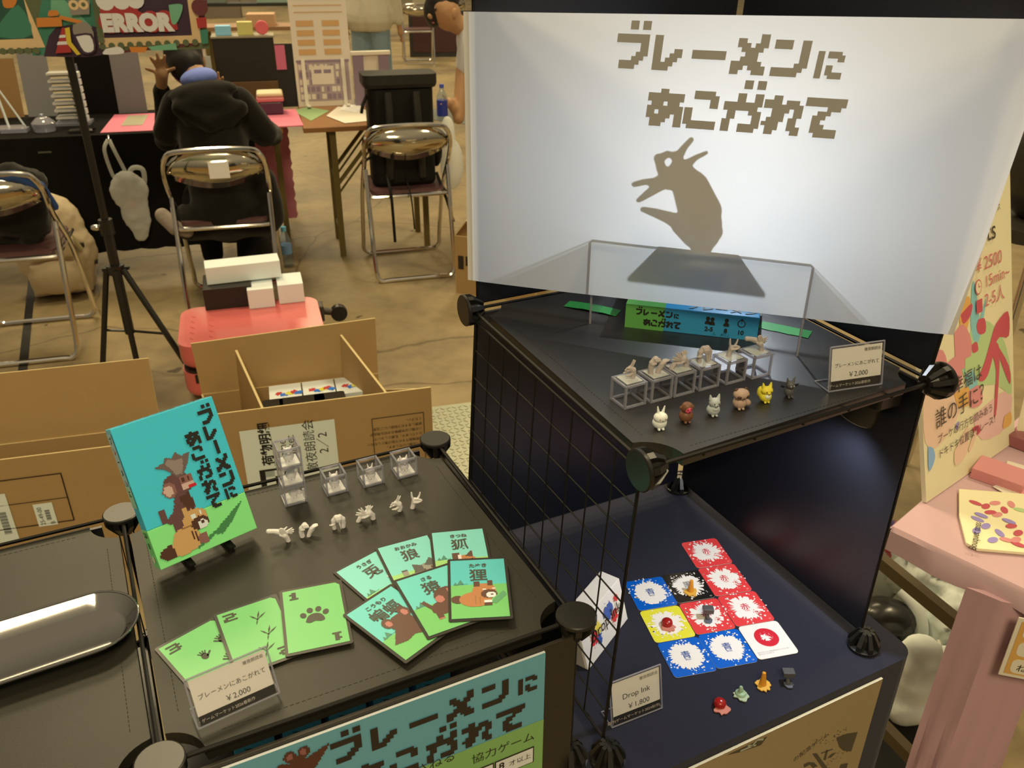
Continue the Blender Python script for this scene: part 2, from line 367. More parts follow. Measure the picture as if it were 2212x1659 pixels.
pl = MB(T(-0.22, 2.55, 0, R(15))); PLATE = M('steel_plate', W(176, 164, 118), 0.4, 0.6, noise=0.15)
pl.box((0, 0, 0.004), (0.5, 0.62, 0.008), PLATE)
for i in range(22):
    for j in range(27):
        pl.box((0, 0, 0), (0.017, 0.005, 0.003), PLATE, T(-0.24+i*0.0225, -0.3+j*0.0225, 0.0085, R(45 if (i+j) % 2 else -45)))
pl.build('floor_plate', label='diamond tread steel plate on the floor behind the middle shelf', cat='metal plate')
# ================================================================ tall rack on the right (A)
ZL, ZU, LH = 0.823, 1.193, 0.37
FL0, FR0, BR0 = P(1313, 1625, ZL), P(1868, 1380, ZL), P(1467, 1042, ZL); BL0 = FL0+BR0-FR0
FL1, FR1, BL1 = P(1403, 1010, ZU), P(2018, 825, ZU), P(1020, 668, ZU); BR1 = FR1+BL1-FL1
UP = V((0, 0, 1))
EA = (FR0-FL0).normalized(); NA = V((-EA.y, EA.x, 0))
FR2, BR2, BL2 = FR1+UP*LH+EA*.030, BR1+UP*LH+EA*.012, BL1+UP*LH
def connector(mb, c, ax, mat=BLACK, side=None):
    """grid joint: a flat disc facing ax and a ribbed cone behind it"""
    z = V(ax).normalized(); x = V((0, 0, 1)) if abs(z.z) < 0.9 else V((1, 0.5, 0)); Mx = frame(c, (x-z*x.dot(z)), z.cross(x)); 
    mb.lathe([(0.0182, 0.0125), (0.0196, 0.0115), (0.0198, 0.0085), (0.0182, 0.0075), (0.012, 0.007), (0.0105, -0.004), (0.006, -0.0125)], mat, Mx, n=28)
    for k in range(8):
        A = Mx @ RZ(k*math.pi/4+0.39)
        mb.add([(0.004, -.0022, -.0135), (0.0095, -.0022, -.0135), (0.019, -.003, 0.001), (0.0195, -.003, 0.008), (0.004, -.003, 0.008),
                (0.004, .0022, -.0135), (0.0095, .0022, -.0135), (0.019, .003, 0.001), (0.0195, .003, 0.008), (0.004, .003, 0.008)],
               [(0, 1, 2, 3, 4), (9, 8, 7, 6, 5), (0, 5, 6, 1), (1, 6, 7, 2), (2, 7, 8, 3), (3, 8, 9, 4), (4, 9, 5, 0)], mat, A)
def wires(mb, a, b, c, d, nx, ny, r=0.0009, ro=0.0018):
    """grid panel between four corners a b (bottom) c d (top)"""
    q = lambda u, v: (a*(1-u)+b*u)*(1-v)+(d*(1-u)+c*u)*v
    e = 0.03
    for i in range(nx+1): u = e+(1-2*e)*i/nx; mb.tube([q(u, e), q(u, 1-e)], ro if i in (0, nx) else r, BLACKM, n=6)
    for j in range(ny+1): v = e+(1-2*e)*j/ny; mb.tube([q(e, v), q(1-e, v)], ro if j in (0, ny) else r, BLACKM, n=6)
def solid(a, b, c, d, mat, th=0.004, e=0.022):
    q = lambda u, v: (a*(1-u)+b*u)*(1-v)+(d*(1-u)+c*u)*v
    n = (b-a).cross(d-a).normalized()*th/2; pts = []
    for u0, v0 in ((e, e), (1-e, e), (1-e, 1-e), (e, 1-e)):
        for k in range(5):                                # cut corners round the joints
            pass
        pts.append(q(u0, v0))
    mb = MB(); N = 4
    mb.add([p-n for p in pts]+[p+n for p in pts], [(3, 2, 1, 0), (4, 5, 6, 7)]+[(i, (i+1) % N, (i+1) % N+N, i+N) for i in range(N)], mat)
    mb.tube([q(0.02, 0.02), q(0.98, 0.02), q(0.98, 0.98), q(0.02, 0.98)], 0.0022, BLACKM, n=6, closed=True)
    return mb
rackA = thing('grid_shelf', MX.Translation((FL0+BR0)/2-UP*0.012), 'tall black cube rack of wire and dark panels holding the white screen', 'shelf rack')
def jn(c, ax, parent):
    m = MB(); connector(m, c, ax); return m.build('connector', parent, smooth=20)
OUTL, OUTR = -EA, EA
for c, ax in ((FL0, -UP), (FR0, -UP), (BR0, -UP), (BL0, -UP), (FL1, OUTL), (BL1, OUTL), (FR1, OUTR), (BR1, OUTR), (FR2, UP), (BR2, UP), (BL2, UP)): jn(c, ax, rackA)
solid(FR0, BR0, BR1, FR1, PANEL).build('side_panel', rackA)
solid(BR0, BL0, BL1, BR1, PANEL).build('back_panel', rackA)
solid(FR1, BR1, BR2, FR2, PANEL).build('side_panel', rackA)
solid(BR1, BL1, BL2, BR2, PANEL).build('back_panel', rackA)
g = MB(); wires(g, BL0, FL0, FL1, BL1, 9, 9); g.build('grid_panel', rackA, smooth=True)
g = MB()
for a, b in ((FL1, FR1), (FR1, BR1), (BR1, BL1), (BL1, FL1)): g.tube([a+(b-a)*0.03, b-(b-a)*0.03], 0.0022, BLACKM, n=6)
for k in range(1, 6): g.tube([FL1.lerp(FR1, k/6)-UP*.004, BL1.lerp(BR1, k/6)-UP*.004], 0.0014, BLACKM, n=6)
g.build('shelf_frame', rackA)
def cover(a, b, c, d, mat, name, parent, z, cut=0.036, inset=(0.006, 0.012, 0.012, 0.006), th=0.013, stitch=True, bev=0.0055):
    """padded shelf cover between joints a b c d (front left, front right, back right, back left) with round corner cut-outs"""
    ex = (b-a).normalized(); ey = UP.cross(ex); w = (b-a).length; h = (d-a).dot(ey)
    F = frame((a.x, a.y, z), ex, ey); q = lambda p: ((p-a).dot(ex), (p-a).dot(ey))
    C = [q(a), q(b), q(c), q(d)]
    f, r_, bk, l = inset; poly = []
    lim = [(C[0][0]+l, C[0][1]-f), (C[1][0]-r_, C[1][1]-f), (C[2][0]-r_, C[2][1]-bk), (C[3][0]+l, C[3][1]-bk)]
    for k, (cx, cy) in enumerate(C):
        a0 = [100, 190, 280, 10][k]; arc = [(cx+cut*math.cos(R(t)), cy+cut*math.sin(R(t))) for t in range(a0-20, a0-101, -10)]
        lx, ly = lim[k]; o = []
        for x, y in arc:
            sx = 1 if k in (0, 3) else -1; sy = 1 if k in (0, 1) else -1
            o.append((max(x, lx) if sx > 0 else min(x, lx), max(y, ly) if sy > 0 else min(y, ly)))
        poly += o
    mb = MB(F); mb.prism(poly, -th, 0, mat)
    if stitch:
        for (x0, y0), (x1, y1) in ((lim[0], lim[1]), (lim[1], lim[2]), (lim[2], lim[3]), (lim[3], lim[0])):
            L = math.hypot(x1-x0, y1-y0); dx, dy = (x1-x0)/L, (y1-y0)/L; n = int(L/0.005)
            for k in range(9, n-9):
                mb.box((0, 0, 0), (0.0032, 0.0007, 0.0004), STITCH, MX.Translation((x0+dx*k*L/n-dy*0.014, y0+dy*k*L/n+dx*0.014, 0.0)) @ RZ(math.atan2(dy, dx)))
    return mb.build(name, parent, bevel=bev, bseg=3), F
ZA = ZU+0.004; ZC = ZL-0.0125
cover(FL1, FR1, BR1, BL1, LEATHERA, 'shelf_cover', rackA, ZA)
# clip lamp under the upper shelf, it lights the cards below
LA = P(1858, 880, 1.14)
lt = thing('clip_lamp', MX.Translation(LA), 'black clip lamp hanging under the upper shelf above the ink cards', 'lamp')
mb = MB(); LD = (V((0.27, 0.85, ZC))-LA).normalized(); LF = frame(LA, LD.cross(UP), LD.cross(LD.cross(UP)))
mb.box((0, 0.0, 0.0), (0.034, 0.06, 0.020), BLACK, MX.Translation(LA+V((0.006, 0, 0.022))) @ RZ(.47)); mb.box((0, 0, 0), (0.024, 0.03, 0.03), BLACK, MX.Translation(LA+V((0.03, 0.02, 0.012))) @ RZ(.47))
mb.build('lamp_clip', lt, bevel=0.003)
mb = MB(); F = frame(LA, LD.cross(UP).normalized(), LD.cross(LD.cross(UP)).normalized()); 
if (F.to_3x3() @ V((0, 0, 1))).dot(LD) < 0: F = F @ RX(math.pi)
mb.lathe([(0.010, -0.03), (0.017, -0.026), (0.024, 0.002), (0.0245, 0.010), (0.022, 0.011)], BLACK, F); lh = mb.build('lamp_head', lt, smooth=True)
mb = MB(); mb.lathe([(0.0005, 0.0115), (0.0215, 0.0118), (0.0215, 0.0122), (0.0005, 0.0125)], M('lit_lens', (0.9, 0.92, 1.0), 0.3), F); mb.build('lamp_lens', lh)
def spot(name, loc, to, power, col, size, blend, rad):
    l = bpy.data.lights.new(name, 'SPOT'); l.energy = power; l.color = col; l.spot_size = size; l.spot_blend = blend; l.shadow_soft_size = rad
    o = bpy.data.objects.new(name, l); COL.objects.link(o); o.location = loc; o.rotation_euler = (V(to)-V(loc)).to_track_quat('-Z', 'Y').to_euler(); return o
spot('clip_lamp_light', LA+LD*0.02, (0.27, 0.83, ZC), 3.2, (0.93, 0.96, 1.0), R(135), 0.7, 0.012)
# ================================================================ navy covered plinth under it and its poster
PO = lambda u, v, z: FL0+EA*u+NA*v+UP*(z-ZL)
plt = thing('display_plinth', MX.Translation(PO(0.2, 0.2, 0)), 'plinth under the tall rack covered in navy cloth', 'plinth')
F = frame(PO(0, 0, 0), EA, NA)
x0, x1, y0, y1 = -0.024, 0.43, -0.038, 0.43; ZP = ZC-0.0005
mb = MB(F); mb.prism(rrect(x1-x0, y1-y0, 0.022, 5, (x0+x1)/2, (y0+y1)/2), 0.0, ZP, NAVY); mb.build('cloth_cover', plt, bevel=0.010, bseg=3)
FP = frame(PO(0, y0-0.004, 0), EA, UP)                      # poster plane, z towards the visitor
BRN = M('poster_brown', W(152, 124, 78), 0.28, noise=0.05, nscale=5); DBR = M('poster_dark', W(70, 60, 40), 0.4)
ptop = (FP.inverted() @ PV(1880, 1479, FP.translation, FP.to_3x3() @ V((0, 0, 1)))).y
mb = MB(FP); mb.prism([(-0.01, ptop-0.42), (0.372, ptop-0.42), (0.372, ptop), (-0.01, ptop)], -0.003, 0.0, M('foam_board', W(240, 228, 196), 0.6), top=BRN)
def pp(x, y):
    q = PV(x, y, FP.translation, FP.to_3x3() @ V((0, 0, 1))); l = FP.inverted() @ q; return (l.x, l.y)
o = lambda x, y: pp(1520+x/5.027, 1440+y/5.027)
zz = 0.0004
mb.flat([o(690, 755), o(620, 850), o(400, 925), o(250, 960)], DBR, None, zz)
mb.line([o(640, 785), o(580, 790), o(520, 860), o(400, 910)], 0.003, M('poster_pale', W(170, 160, 120), 0.4), None, zz+.0003); mb.line([o(480, 855), o(560, 850)], 0.0025, MATS['poster_pale'], None, zz+.0003)
mb.flat([o(1670, 710), o(1560, 725), o(1440, 770), o(1470, 870), o(1510, 910), o(1600, 920)], DBR, None, zz)
mb.flat([o(1565, 1045), o(1490, 1060), o(1440, 1180), o(1530, 1180)], DBR, None, zz)
for k in range(40): 
    x = random.random(); e = random.uniform(-55, 45); c = o(1170+x*430, 860-x*170+e); mb.disc(c[0], c[1], 0.0004+0.0012*random.random(), 0.0006, DBR, None, zz, n=6)
for k in range(22):
    x = random.random(); c = o(1330+x*230, 1080-x*210+random.uniform(-30, 60)); mb.disc(c[0], c[1], 0.0004+0.0012*random.random(), 0.0007, DBR, None, zz, n=6)
# big serif letters of the poster
def sl(poly): mb.flat([o(*q) for q in poly], DBR, None, zz)
sl([(1180, 945), (1225, 938), (1345, 1100), (1290, 1105)]); sl([(1300, 1010), (1330, 905), (1350, 900), (1322, 1015)]); sl([(1275, 935), (1400, 890), (1400, 900), (1275, 945)])
sl([(1310, 1000), (1345, 990), (1440, 930), (1380, 985)]); sl([(1345, 985), (1390, 945), (1440, 930)])
sl([(1085, 1060), (1140, 1035), (1200, 1040), (1235, 1080), (1185, 1100), (1150, 1062), (1090, 1095)])
a = V((*o(975, 1035), 0)); b = V((*o(1215, 850), 0)); an = math.atan2((b-a).y, (b-a).x)
mb.text('の配混ゲーム', 0.0095, 0, 0, DBR, MX.Translation((a.x, a.y, zz)) @ RZ(an))
mb.build('poster', None, 'brown ink splash poster leaning on the front of the navy plinth', 'poster')
# ================================================================ low double rack on the left (B)
ZB = 1.034; HB = 0.188
BFR, BBR, BFL, BBL = P(1245, 1330, ZB), P(940, 948, ZB), P(345, 1645, ZB), P(262, 1108, ZB)
EB = (BFR-BFL).normalized(); NB = V((-EB.y, EB.x, 0))
BF2, BB2 = BFL-EB*0.37, BBL-EB*0.37
rackB = thing('grid_shelf', MX.Translation(V((BFL.x, BFL.y, 0))+NB*0.18), 'low black double cube rack with padded tops beside the cardboard boxes', 'shelf rack')
ZS = ZB-0.008                                             # cover tops sit just under the discs
for q in (BFR, BBR, BFL, BBL, BF2, BB2):
    jn(q-UP*.011, UP, rackB); jn(q-UP*HB, -UP, rackB)
g = MB()
for q in (BFR, BBR, BFL, BBL, BF2, BB2):
    g.tube([q-UP*0.01, V((q.x, q.y, 0.003))], 0.0024, BLACKM, n=8)
for z in (ZB-0.004, ZB-HB, 0.43, 0.03):
    for a, b in ((BFR, BBR), (BFL, BBL), (BF2, BB2), (BFR, BFL), (BBR, BBL), (BFL, BF2), (BBL, BB2)):
        a, b = [V((q.x, q.y, z)) for q in (a, b)]; g.tube([a, b], 0.0022, BLACKM, n=6)
g.build('wire_frame', rackB, smooth=True)
cover(BFL, BFR, BBR, BBL, LEATHER, 'shelf_cover', rackB, ZS, inset=(-0.004, 0.004, 0.0, 0.005), cut=0.034)
cover(BF2, BFL, BBL, BB2, LEATHER, 'shelf_cover', rackB, ZS, inset=(-0.004, 0.005, 0.0, 0.004), cut=0.034)
dz = lambda q, z: V((q.x, q.y, z))
for a, b in ((BFR, BBR), (BBR, BBL), (BBL, BB2)):
    solid(dz(a, ZB-HB), dz(b, ZB-HB), dz(b, ZB), dz(a, ZB), PANEL, e=0.06).build('side_panel', rackB)
for a, b, c, d in ((BFL, BFR, BBR, BBL), (BF2, BFL, BBL, BB2)):
    solid(dz(a, ZB-HB), dz(b, ZB-HB), dz(c, ZB-HB), dz(d, ZB-HB), PANEL).build('lower_shelf', rackB)
# front board of the right half with its poster, hanging a little below the top
FQ = frame(BFL-NB*0.010, EB, UP)                            # u along the front, v up (v = 0 at the joint height)
def pq(x, y):
    q = PV(x, y, FQ.translation, NB); l = FQ.inverted() @ q; return (l.x, l.y)
mb = MB(FQ); ph = -0.018
mb.prism([(0.006, -0.4), (0.365, -0.4), (0.365, ph+0.004), (0.006, ph+0.004)], -0.004, 0.0, M('board_frame', (0.028, 0.024, 0.018), 0.4)); mb.build('front_board', rackB, bevel=0.001)
TEALP = M('poster_teal', W(106, 160, 152), 0.35); GRNP = M('poster_green', W(134, 170, 84), 0.35); WHP = M('poster_white', W(226, 214, 180), 0.4)
mb = MB(FQ @ MX.Translation((0, 0, 0.0015)))
mb.prism([(0.03, -0.39), (0.331, -0.39), (0.331, ph), (0.03, ph)], -0.001, 0.0015, WHP, top=TEALP)
zq = 0.0019; gl = pq(1165, 1550)[1]
mb.rect(0.0305, -0.389, 0.331, gl, GRNP, None, zq)
a, b = pq(720, 1645), pq(1125, 1500); cell = 0.00335
c0 = pq(720, 1645); mb.M = mb.M  # lettering
title_h(mb, pq(706, 1575)[0]+0.0, pq(722, 1646)[1], cell, INKB, None, zq+.0004, line2=(4.2, -12.8), pitch=10.4)
q = pq(1015, 1644); mb.text('協力ゲーム', 0.0135, q[0], q[1], INKB, None, zq+.0004)
q = pq(870, 1675); mb.text('つみかさねる', 0.0135, q[0]-0.03, q[1]-.001, INKB, None, zq+.0004)
q0, q1 = pq(1065, 1650), pq(1150, 1605)
for dx in (0, -0.0435):
    mb.rect(q0[0]+dx, q0[1]-0.016, q1[0]+dx, q1[1], INKB, None, zq+.0004); mb.rect(q0[0]+dx+.0014, q0[1]-0.0146, q1[0]+dx-.0014, q1[1]-.0014, WHP, None, zq+.0008)
    mb.text('8' if dx == 0 else '2-5', 0.0125, q0[0]+dx+.004, q0[1]-.006, INKB, None, zq+.0012, bold=0.02); mb.text('才以上' if dx == 0 else '人', 0.008, q0[0]+dx+.015, q0[1]-.0065, INKB, None, zq+.0012)
BATB = M('print_dark_brown', W(88, 48, 30), 0.4); BATP = M('print_pink_brown', W(150, 90, 74), 0.4)
q = pq(642, 1650); S_ = 0.001
def bat(mb, x, y, s, Mx, z, cell, dk, pk):
    mb.pix([('p', [(x-2.4*s, y-.3*s), (x-1.2*s, y+.9*s), (x-.6*s, y+.6*s), (x, y+1.2*s), (x+.6*s, y+.6*s), (x+2.4*s, y+1.3*s), (x+1.2*s, y-.6*s), (x, y-2*s)], dk),
            ('e', x-.45*s, y+1.25*s, .42*s, .55*s, dk), ('e', x+.5*s, y+1.3*s, .42*s, .55*s, dk), ('e', x-.45*s, y+1.25*s, .2*s, .3*s, pk), ('e', x+.5*s, y+1.3*s, .2*s, .3*s, pk)], cell, Mx, z)
bat(mb, q[0], q[1], 0.012, None, zq+.0004, 0.0016, BATB, BATP)
mb.build('poster', None, 'blue and green game poster with block letters on the front of the low rack', 'poster')
# boxes stored inside the low rack, seen through the slot over the poster
TEALB = M('box_blue', W(92, 180, 190), 0.25); GREENB = M('box_green', W(128, 200, 96), 0.25)
gb = None
for k in range(5):
    u = 0.075+k*0.048; Mx = frame(BFL+EB*u+NB*0.12-UP*(HB-0.004), EB, NB)
    t = thing('game_box', Mx, 'blue game box stored standing inside the low rack behind its poster', 'game box', 'game boxes inside the low rack')
    m = MB(Mx); m.box((0, 0.05, 0.0735), (0.04, 0.1, 0.147), TEALB); m.build('box_body', t, bevel=0.001)
    m = MB(Mx); m.text('ブレーメン', 0.012, 0, 0, INK, frame((0.0, -0.0004, 0.02), (0, 0, 1), (-1, 0, 0))); m.build('lettering', t)
# ================================================================ white screen, lit from behind
SD = V((FR1.x-BL1.x, FR1.y-BL1.y, 0)).normalized(); SN = V((SD.y, -SD.x, 0))      # along the screen / towards the visitor
SH = lambda u, n, z: V((BL1.x, BL1.y, ZU))+SD*u+SN*n+UP*z
def ps(x, y):
    q = PV(x, y, BL1, SN)-V((BL1.x, BL1.y, ZU)); return (q.dot(SD), q.z)
FS = frame(SH(0, 0, 0), SD, UP)
scr = thing('shadow_screen', MX.Translation(SH(0.26, 0, 0.04)), 'large white paper screen with a hand shadow and printed title', 'screen')
c0, c1, c2, c3 = ps(1010, 605), ps(2060, 726), ps(2212, 45), ps(1000, 25)
c2 = (c1[0]+0.018, c2[1]+0.002)
mb = MB(FS); N = 24
def edge(a, b, t): return (a[0]+(b[0]-a[0])*t, a[1]+(b[1]-a[1])*t)
vs = []; 
for j in range(9):
    for i in range(N+1):
        s_, t_ = i/N, j/8
        a = edge(c0, c1, s_); b = edge(c3, c2, s_); p = edge(a, b, t_)
        vs.append((p[0], p[1], 0.002*math.sin(s_*math.pi*2.0)*(1-t_)+(-0.003*max(0, (s_-0.93)/0.07)**2)-0.001*max(0, (0.04-s_)/0.04)**2))
mb.add(vs, [(j*(N+1)+i, j*(N+1)+i+1, (j+1)*(N+1)+i+1, (j+1)*(N+1)+i) for j in range(8) for i in range(N)], SHEET)
sheet = mb.build('paper_sheet', scr, smooth=True)
TXT = M('title_brown', (0.37, 0.37, 0.375), 0.8, spec=0.2)
mb = MB(FS); a = ps(1328, 146); b_ = ps(1700, 164); cell = 0.00408
sl_ = math.atan2(b_[1]-a[1], b_[0]-a[0])
Mx = MX.Translation((a[0], a[1], 0.0028)) @ RZ(sl_*0.5) @ MX(((1, 0.07, 0, 0), (0, 1, 0, 0), (0, 0, 1, 0), (0, 0, 0, 1)))
LL = ps(1396, 253)
title_h(mb, 0, 0, cell, TXT, Mx, 0.0, line2=(9.6, -13.2), pitch=9.35)
mb.build('lettering', sheet)
# riser table of clear acrylic right behind the screen
ul, ur, hz = 0.1485, 0.3865, 0.108
ris = thing('acrylic_riser', MX.Translation(SH((ul+ur)/2, -0.06, 0.004)), 'clear acrylic riser table standing behind the white screen', 'display riser')
F = frame(SH(0, -0.0035, 0.003), SD, -SN) @ MX.Identity(4)
mb = MB(frame(SH(0, 0, 0.002), SD, -SN))                    # x along, y back, z up
D0, D1 = 0.004, 0.125
prof = [(ul, 0.0), (ul, hz-0.004), (ul+0.004, hz), (ur-0.004, hz), (ur, hz-0.004), (ur, 0.0)]
inn = [(ur-0.003, 0.0), (ur-0.003, hz-0.005), (ur-0.006, hz-0.003), (ul+0.006, hz-0.003), (ul+0.003, hz-0.005), (ul+0.003, 0.0)]
sw = MX(((1, 0, 0, 0), (0, 0, -1, 0), (0, 1, 0, 0), (0, 0, 0, 1)))
mb.prism(prof+inn, -D1, -D0, RISER, sw)
mb.build('u_sheet', ris)
mb = MB(frame(SH(0, 0, 0.002), SD, -SN))
for y in (D0-0.0006, D1+0.0006):
    mb.tube([(ul+.0015, y, 0), (ul+.0015, y, hz-.004), (ul+.0045, y, hz-.0015), (ur-.0045, y, hz-.0015), (ur-.0015, y, hz-.004), (ur-.0015, y, 0)], 0.0014, RISE, n=6)
mb.build('polished_edge', ris)
# lamp behind the screen
LU, LN, LZ = 0.292, -0.215, 0.186
LP = SH(LU, LN, LZ)
lt = thing('screen_lamp', MX.Translation(SH(LU, LN, 0.002)), 'small black lamp lighting the white screen from behind', 'lamp')
mb = MB(frame(SH(LU, LN-0.006, 0.002), SD, -SN)); mb.lathe([(0.020, 0), (0.020, 0.004), (0.004, 0.007), (0.004, LZ-0.012), (0.004, LZ-0.01)], BLACK); mb.build('lamp_stand', lt, smooth=True)
mb = MB(frame(LP-SN*0.003, SD, UP)); mb.lathe([(0.010, -0.02), (0.016, -0.015), (0.018, 0.0), (0.0165, 0.0), (0.012, -0.006)], BLACK); mb.build('lamp_head', lt, smooth=True)
spot('screen_lamp_light', LP+SN*0.002, LP+SN*0.3+UP*0.01, 3.05, (0.85, 0.93, 1.0), R(172), 0.5, 0.0028)
# dark plate on the riser with the posed hand on it
toL = lambda x, y, b: (LU+(ps(x, y)[0]-LU)*(-LN-b)/-LN, LZ+(ps(x, y)[1]-LZ)*(-LN-b)/-LN)
mb = MB(frame(SH(0, 0, 0.0022), SD, -SN))
mb.prism([(0.228, 0.0105), (0.309, 0.0105), (0.324, 0.080), (0.230, 0.080)], hz, hz+0.003, BLACK)
mb.build('base_plate', None, 'flat dark plate on the acrylic riser under the shadow hand', 'plate', bevel=0.0005)
HD = 0.046; kk = (-LN-HD)/-LN*0.0005
def hp(x, y, r, dd=0.0):
    u, z = toL(1240+x/4.254, 270+y/4.254, HD); return (u, HD+dd, z, r/4.254*kk)
mb = MB(frame(SH(0, 0, 0), SD, -SN))
def chain(*q, dd=0.0): mb.caps([hp(*p, dd) for p in q], SKIN, None, n=12)
chain((1160, 1185, 82), (1195, 1000, 150), (1160, 800, 195), (1075, 580, 165), (980, 420, 105)); chain((1255, 900, 105), (1290, 985, 78))
chain((985, 410, 70), (935, 285, 42), (862, 268, 32), (785, 310, 48), (805, 395, 46), (865, 475, 70)); chain((985, 410, 82), (865, 480, 80))
chain((965, 285, 42), (1020, 200, 29), (1080, 135, 25)); chain((1020, 375, 48), (1120, 300, 26), (1217, 255, 20))
chain((880, 510, 88), (735, 520, 36), (650, 522, 30), (560, 545, 27)); chain((810, 550, 48), (700, 620, 40), (600, 690, 25))
chain((1000, 905, 85), (865, 845, 56), (740, 800, 42), (640, 772, 28)); chain((1080, 1050, 70), (960, 930, 62))
wf = hp(1160, 1185, 82); mb.caps([(wf[0], HD, wf[2], wf[3]), (wf[0], HD, hz+0.0055+wf[3]*0.55, wf[3]*0.9)], SKIN, n=12)
hm = mb.fuse(0.0011, 6)
zlo = SH(0, 0, hz+0.0053).z
hm.v = [V((q.x, q.y, max(q.z, zlo))) for q in hm.v]
hm.build('hand_model', None, 'small posed hand figure making an animal shadow behind the white screen', 'hand figure', smooth=True)
# the flat game box under the riser, its side shown below the screen
b0, b1 = P(1349, 706, ZA), P(1634, 738, ZA); XB = (b1-b0).normalized(); YB = UP.cross(XB)
FB_ = frame(b0, XB, YB); wB = (b1-b0).length
gbx = thing('game_box', FB_, 'green and blue game box lying flat below the white screen', 'game box')
mb = MB(FB_); hB = 0.029; sp0 = wB*0.30
BB1 = M('box_top_blue', K(52, 150, 215), 0.25); BG1 = M('box_top_green', K(96, 172, 92), 0.25)
mb.box((wB/2, 0.052, hB/2), (wB, 0.104, hB), BB1); mb.build('box_body', gbx, bevel=0.0008)
mb = MB(FB_); mb.box((sp0/2, 0.052, hB/2), (sp0, 0.1044, hB+0.0004), BG1); mb.build('green_end', gbx)
mb = MB(FB_); FF = frame((0, -0.0007, 0), (1, 0, 0), (0, 0, 1))
title_h(mb, 0.012, 0.0178, 0.00090, INK, FF, 0.0, line2=(10.5, -14.0), pitch=9.6)
def man(mb, x, y, s, Mx): mb.disc(x, y+s*0.8, s*.42, s*.45, INK, Mx); mb.flat([(x-s*.6, y-s*.5), (x+s*.6, y-s*.5), (x+s*.55, y), (x+s*.2, y+.35*s), (x-s*.2, y+.35*s), (x-s*.55, y)], INK, Mx)
x0 = wB*0.64
man(mb, x0-.002, 0.0178, 0.0052, FF); man(mb, x0+.003, 0.0172, 0.0054, FF); man(mb, x0+wB*.125, 0.0174, 0.0054, FF)
xc = x0+wB*.235; mb.disc(xc, 0.0197, .0044, .0044, INK, FF); mb.disc(xc, 0.0197, .0034, .0034, BB1, FF, 0.0001); mb.rect(xc-.0003, .0197, xc+.0003, .0225, INK, FF, .0002); mb.rect(xc-.001, .0242, xc+.001, .0256, INK, FF)
mb.text('2-5', .0072, x0, .0068, INK, FF, align='C', bold=.03); mb.text('8', .0075, x0+wB*.125, .0066, INK, FF, align='C', bold=.03); mb.text('10', .0072, xc, .0066, INK, FF, align='C', bold=.03)
TEALD = M('print_teal', K(20, 96, 130), 0.4)
mb.text('人', .0045, x0+.004, .0028, TEALD, FF); mb.text('歳以上', .0035, x0+wB*.125, .0028, TEALD, FF, align='C'); mb.text('分', .004, xc+.006, .0028, TEALD, FF)
mb.text('ブレーメンに', .016, wB*.45, .006, INK, frame((0, 0, hB+.0006), (1, 0, 0), (0, 1, 0)), bold=.02)
mb.build('lettering', gbx)
TAPE = M('green_tape', K(40, 140, 66), 0.5)
def tape(q0, q1, wd, lab, wob=0.0):
    a, b = P(*q0, ZA), P(*q1, ZA); d = b-a; nrm = UP.cross(d.normalized())*wd/2; mb = MB(); n = 8; vs = []
    for k in range(n+1): 
        p = a+d*k/n+UP*(0.0006+0.003*wob*math.sin(k/n*3.1)); j = 0.0006*((k*7) % 3-1)
        vs += [p-nrm*(1+j*100), p+nrm]
    mb.add(vs, [(2*k, 2*k+2, 2*k+3, 2*k+1) for k in range(n)], TAPE); mb.build('tape_strip', None, lab, 'tape', solid=0.0004)
tape((1224, 657), (1336, 678), 0.020, 'green tape strip holding the left leg of the acrylic riser', 0.5)
tape((1642, 702), (1750, 724), 0.022, 'green tape strip by the right leg of the acrylic riser')
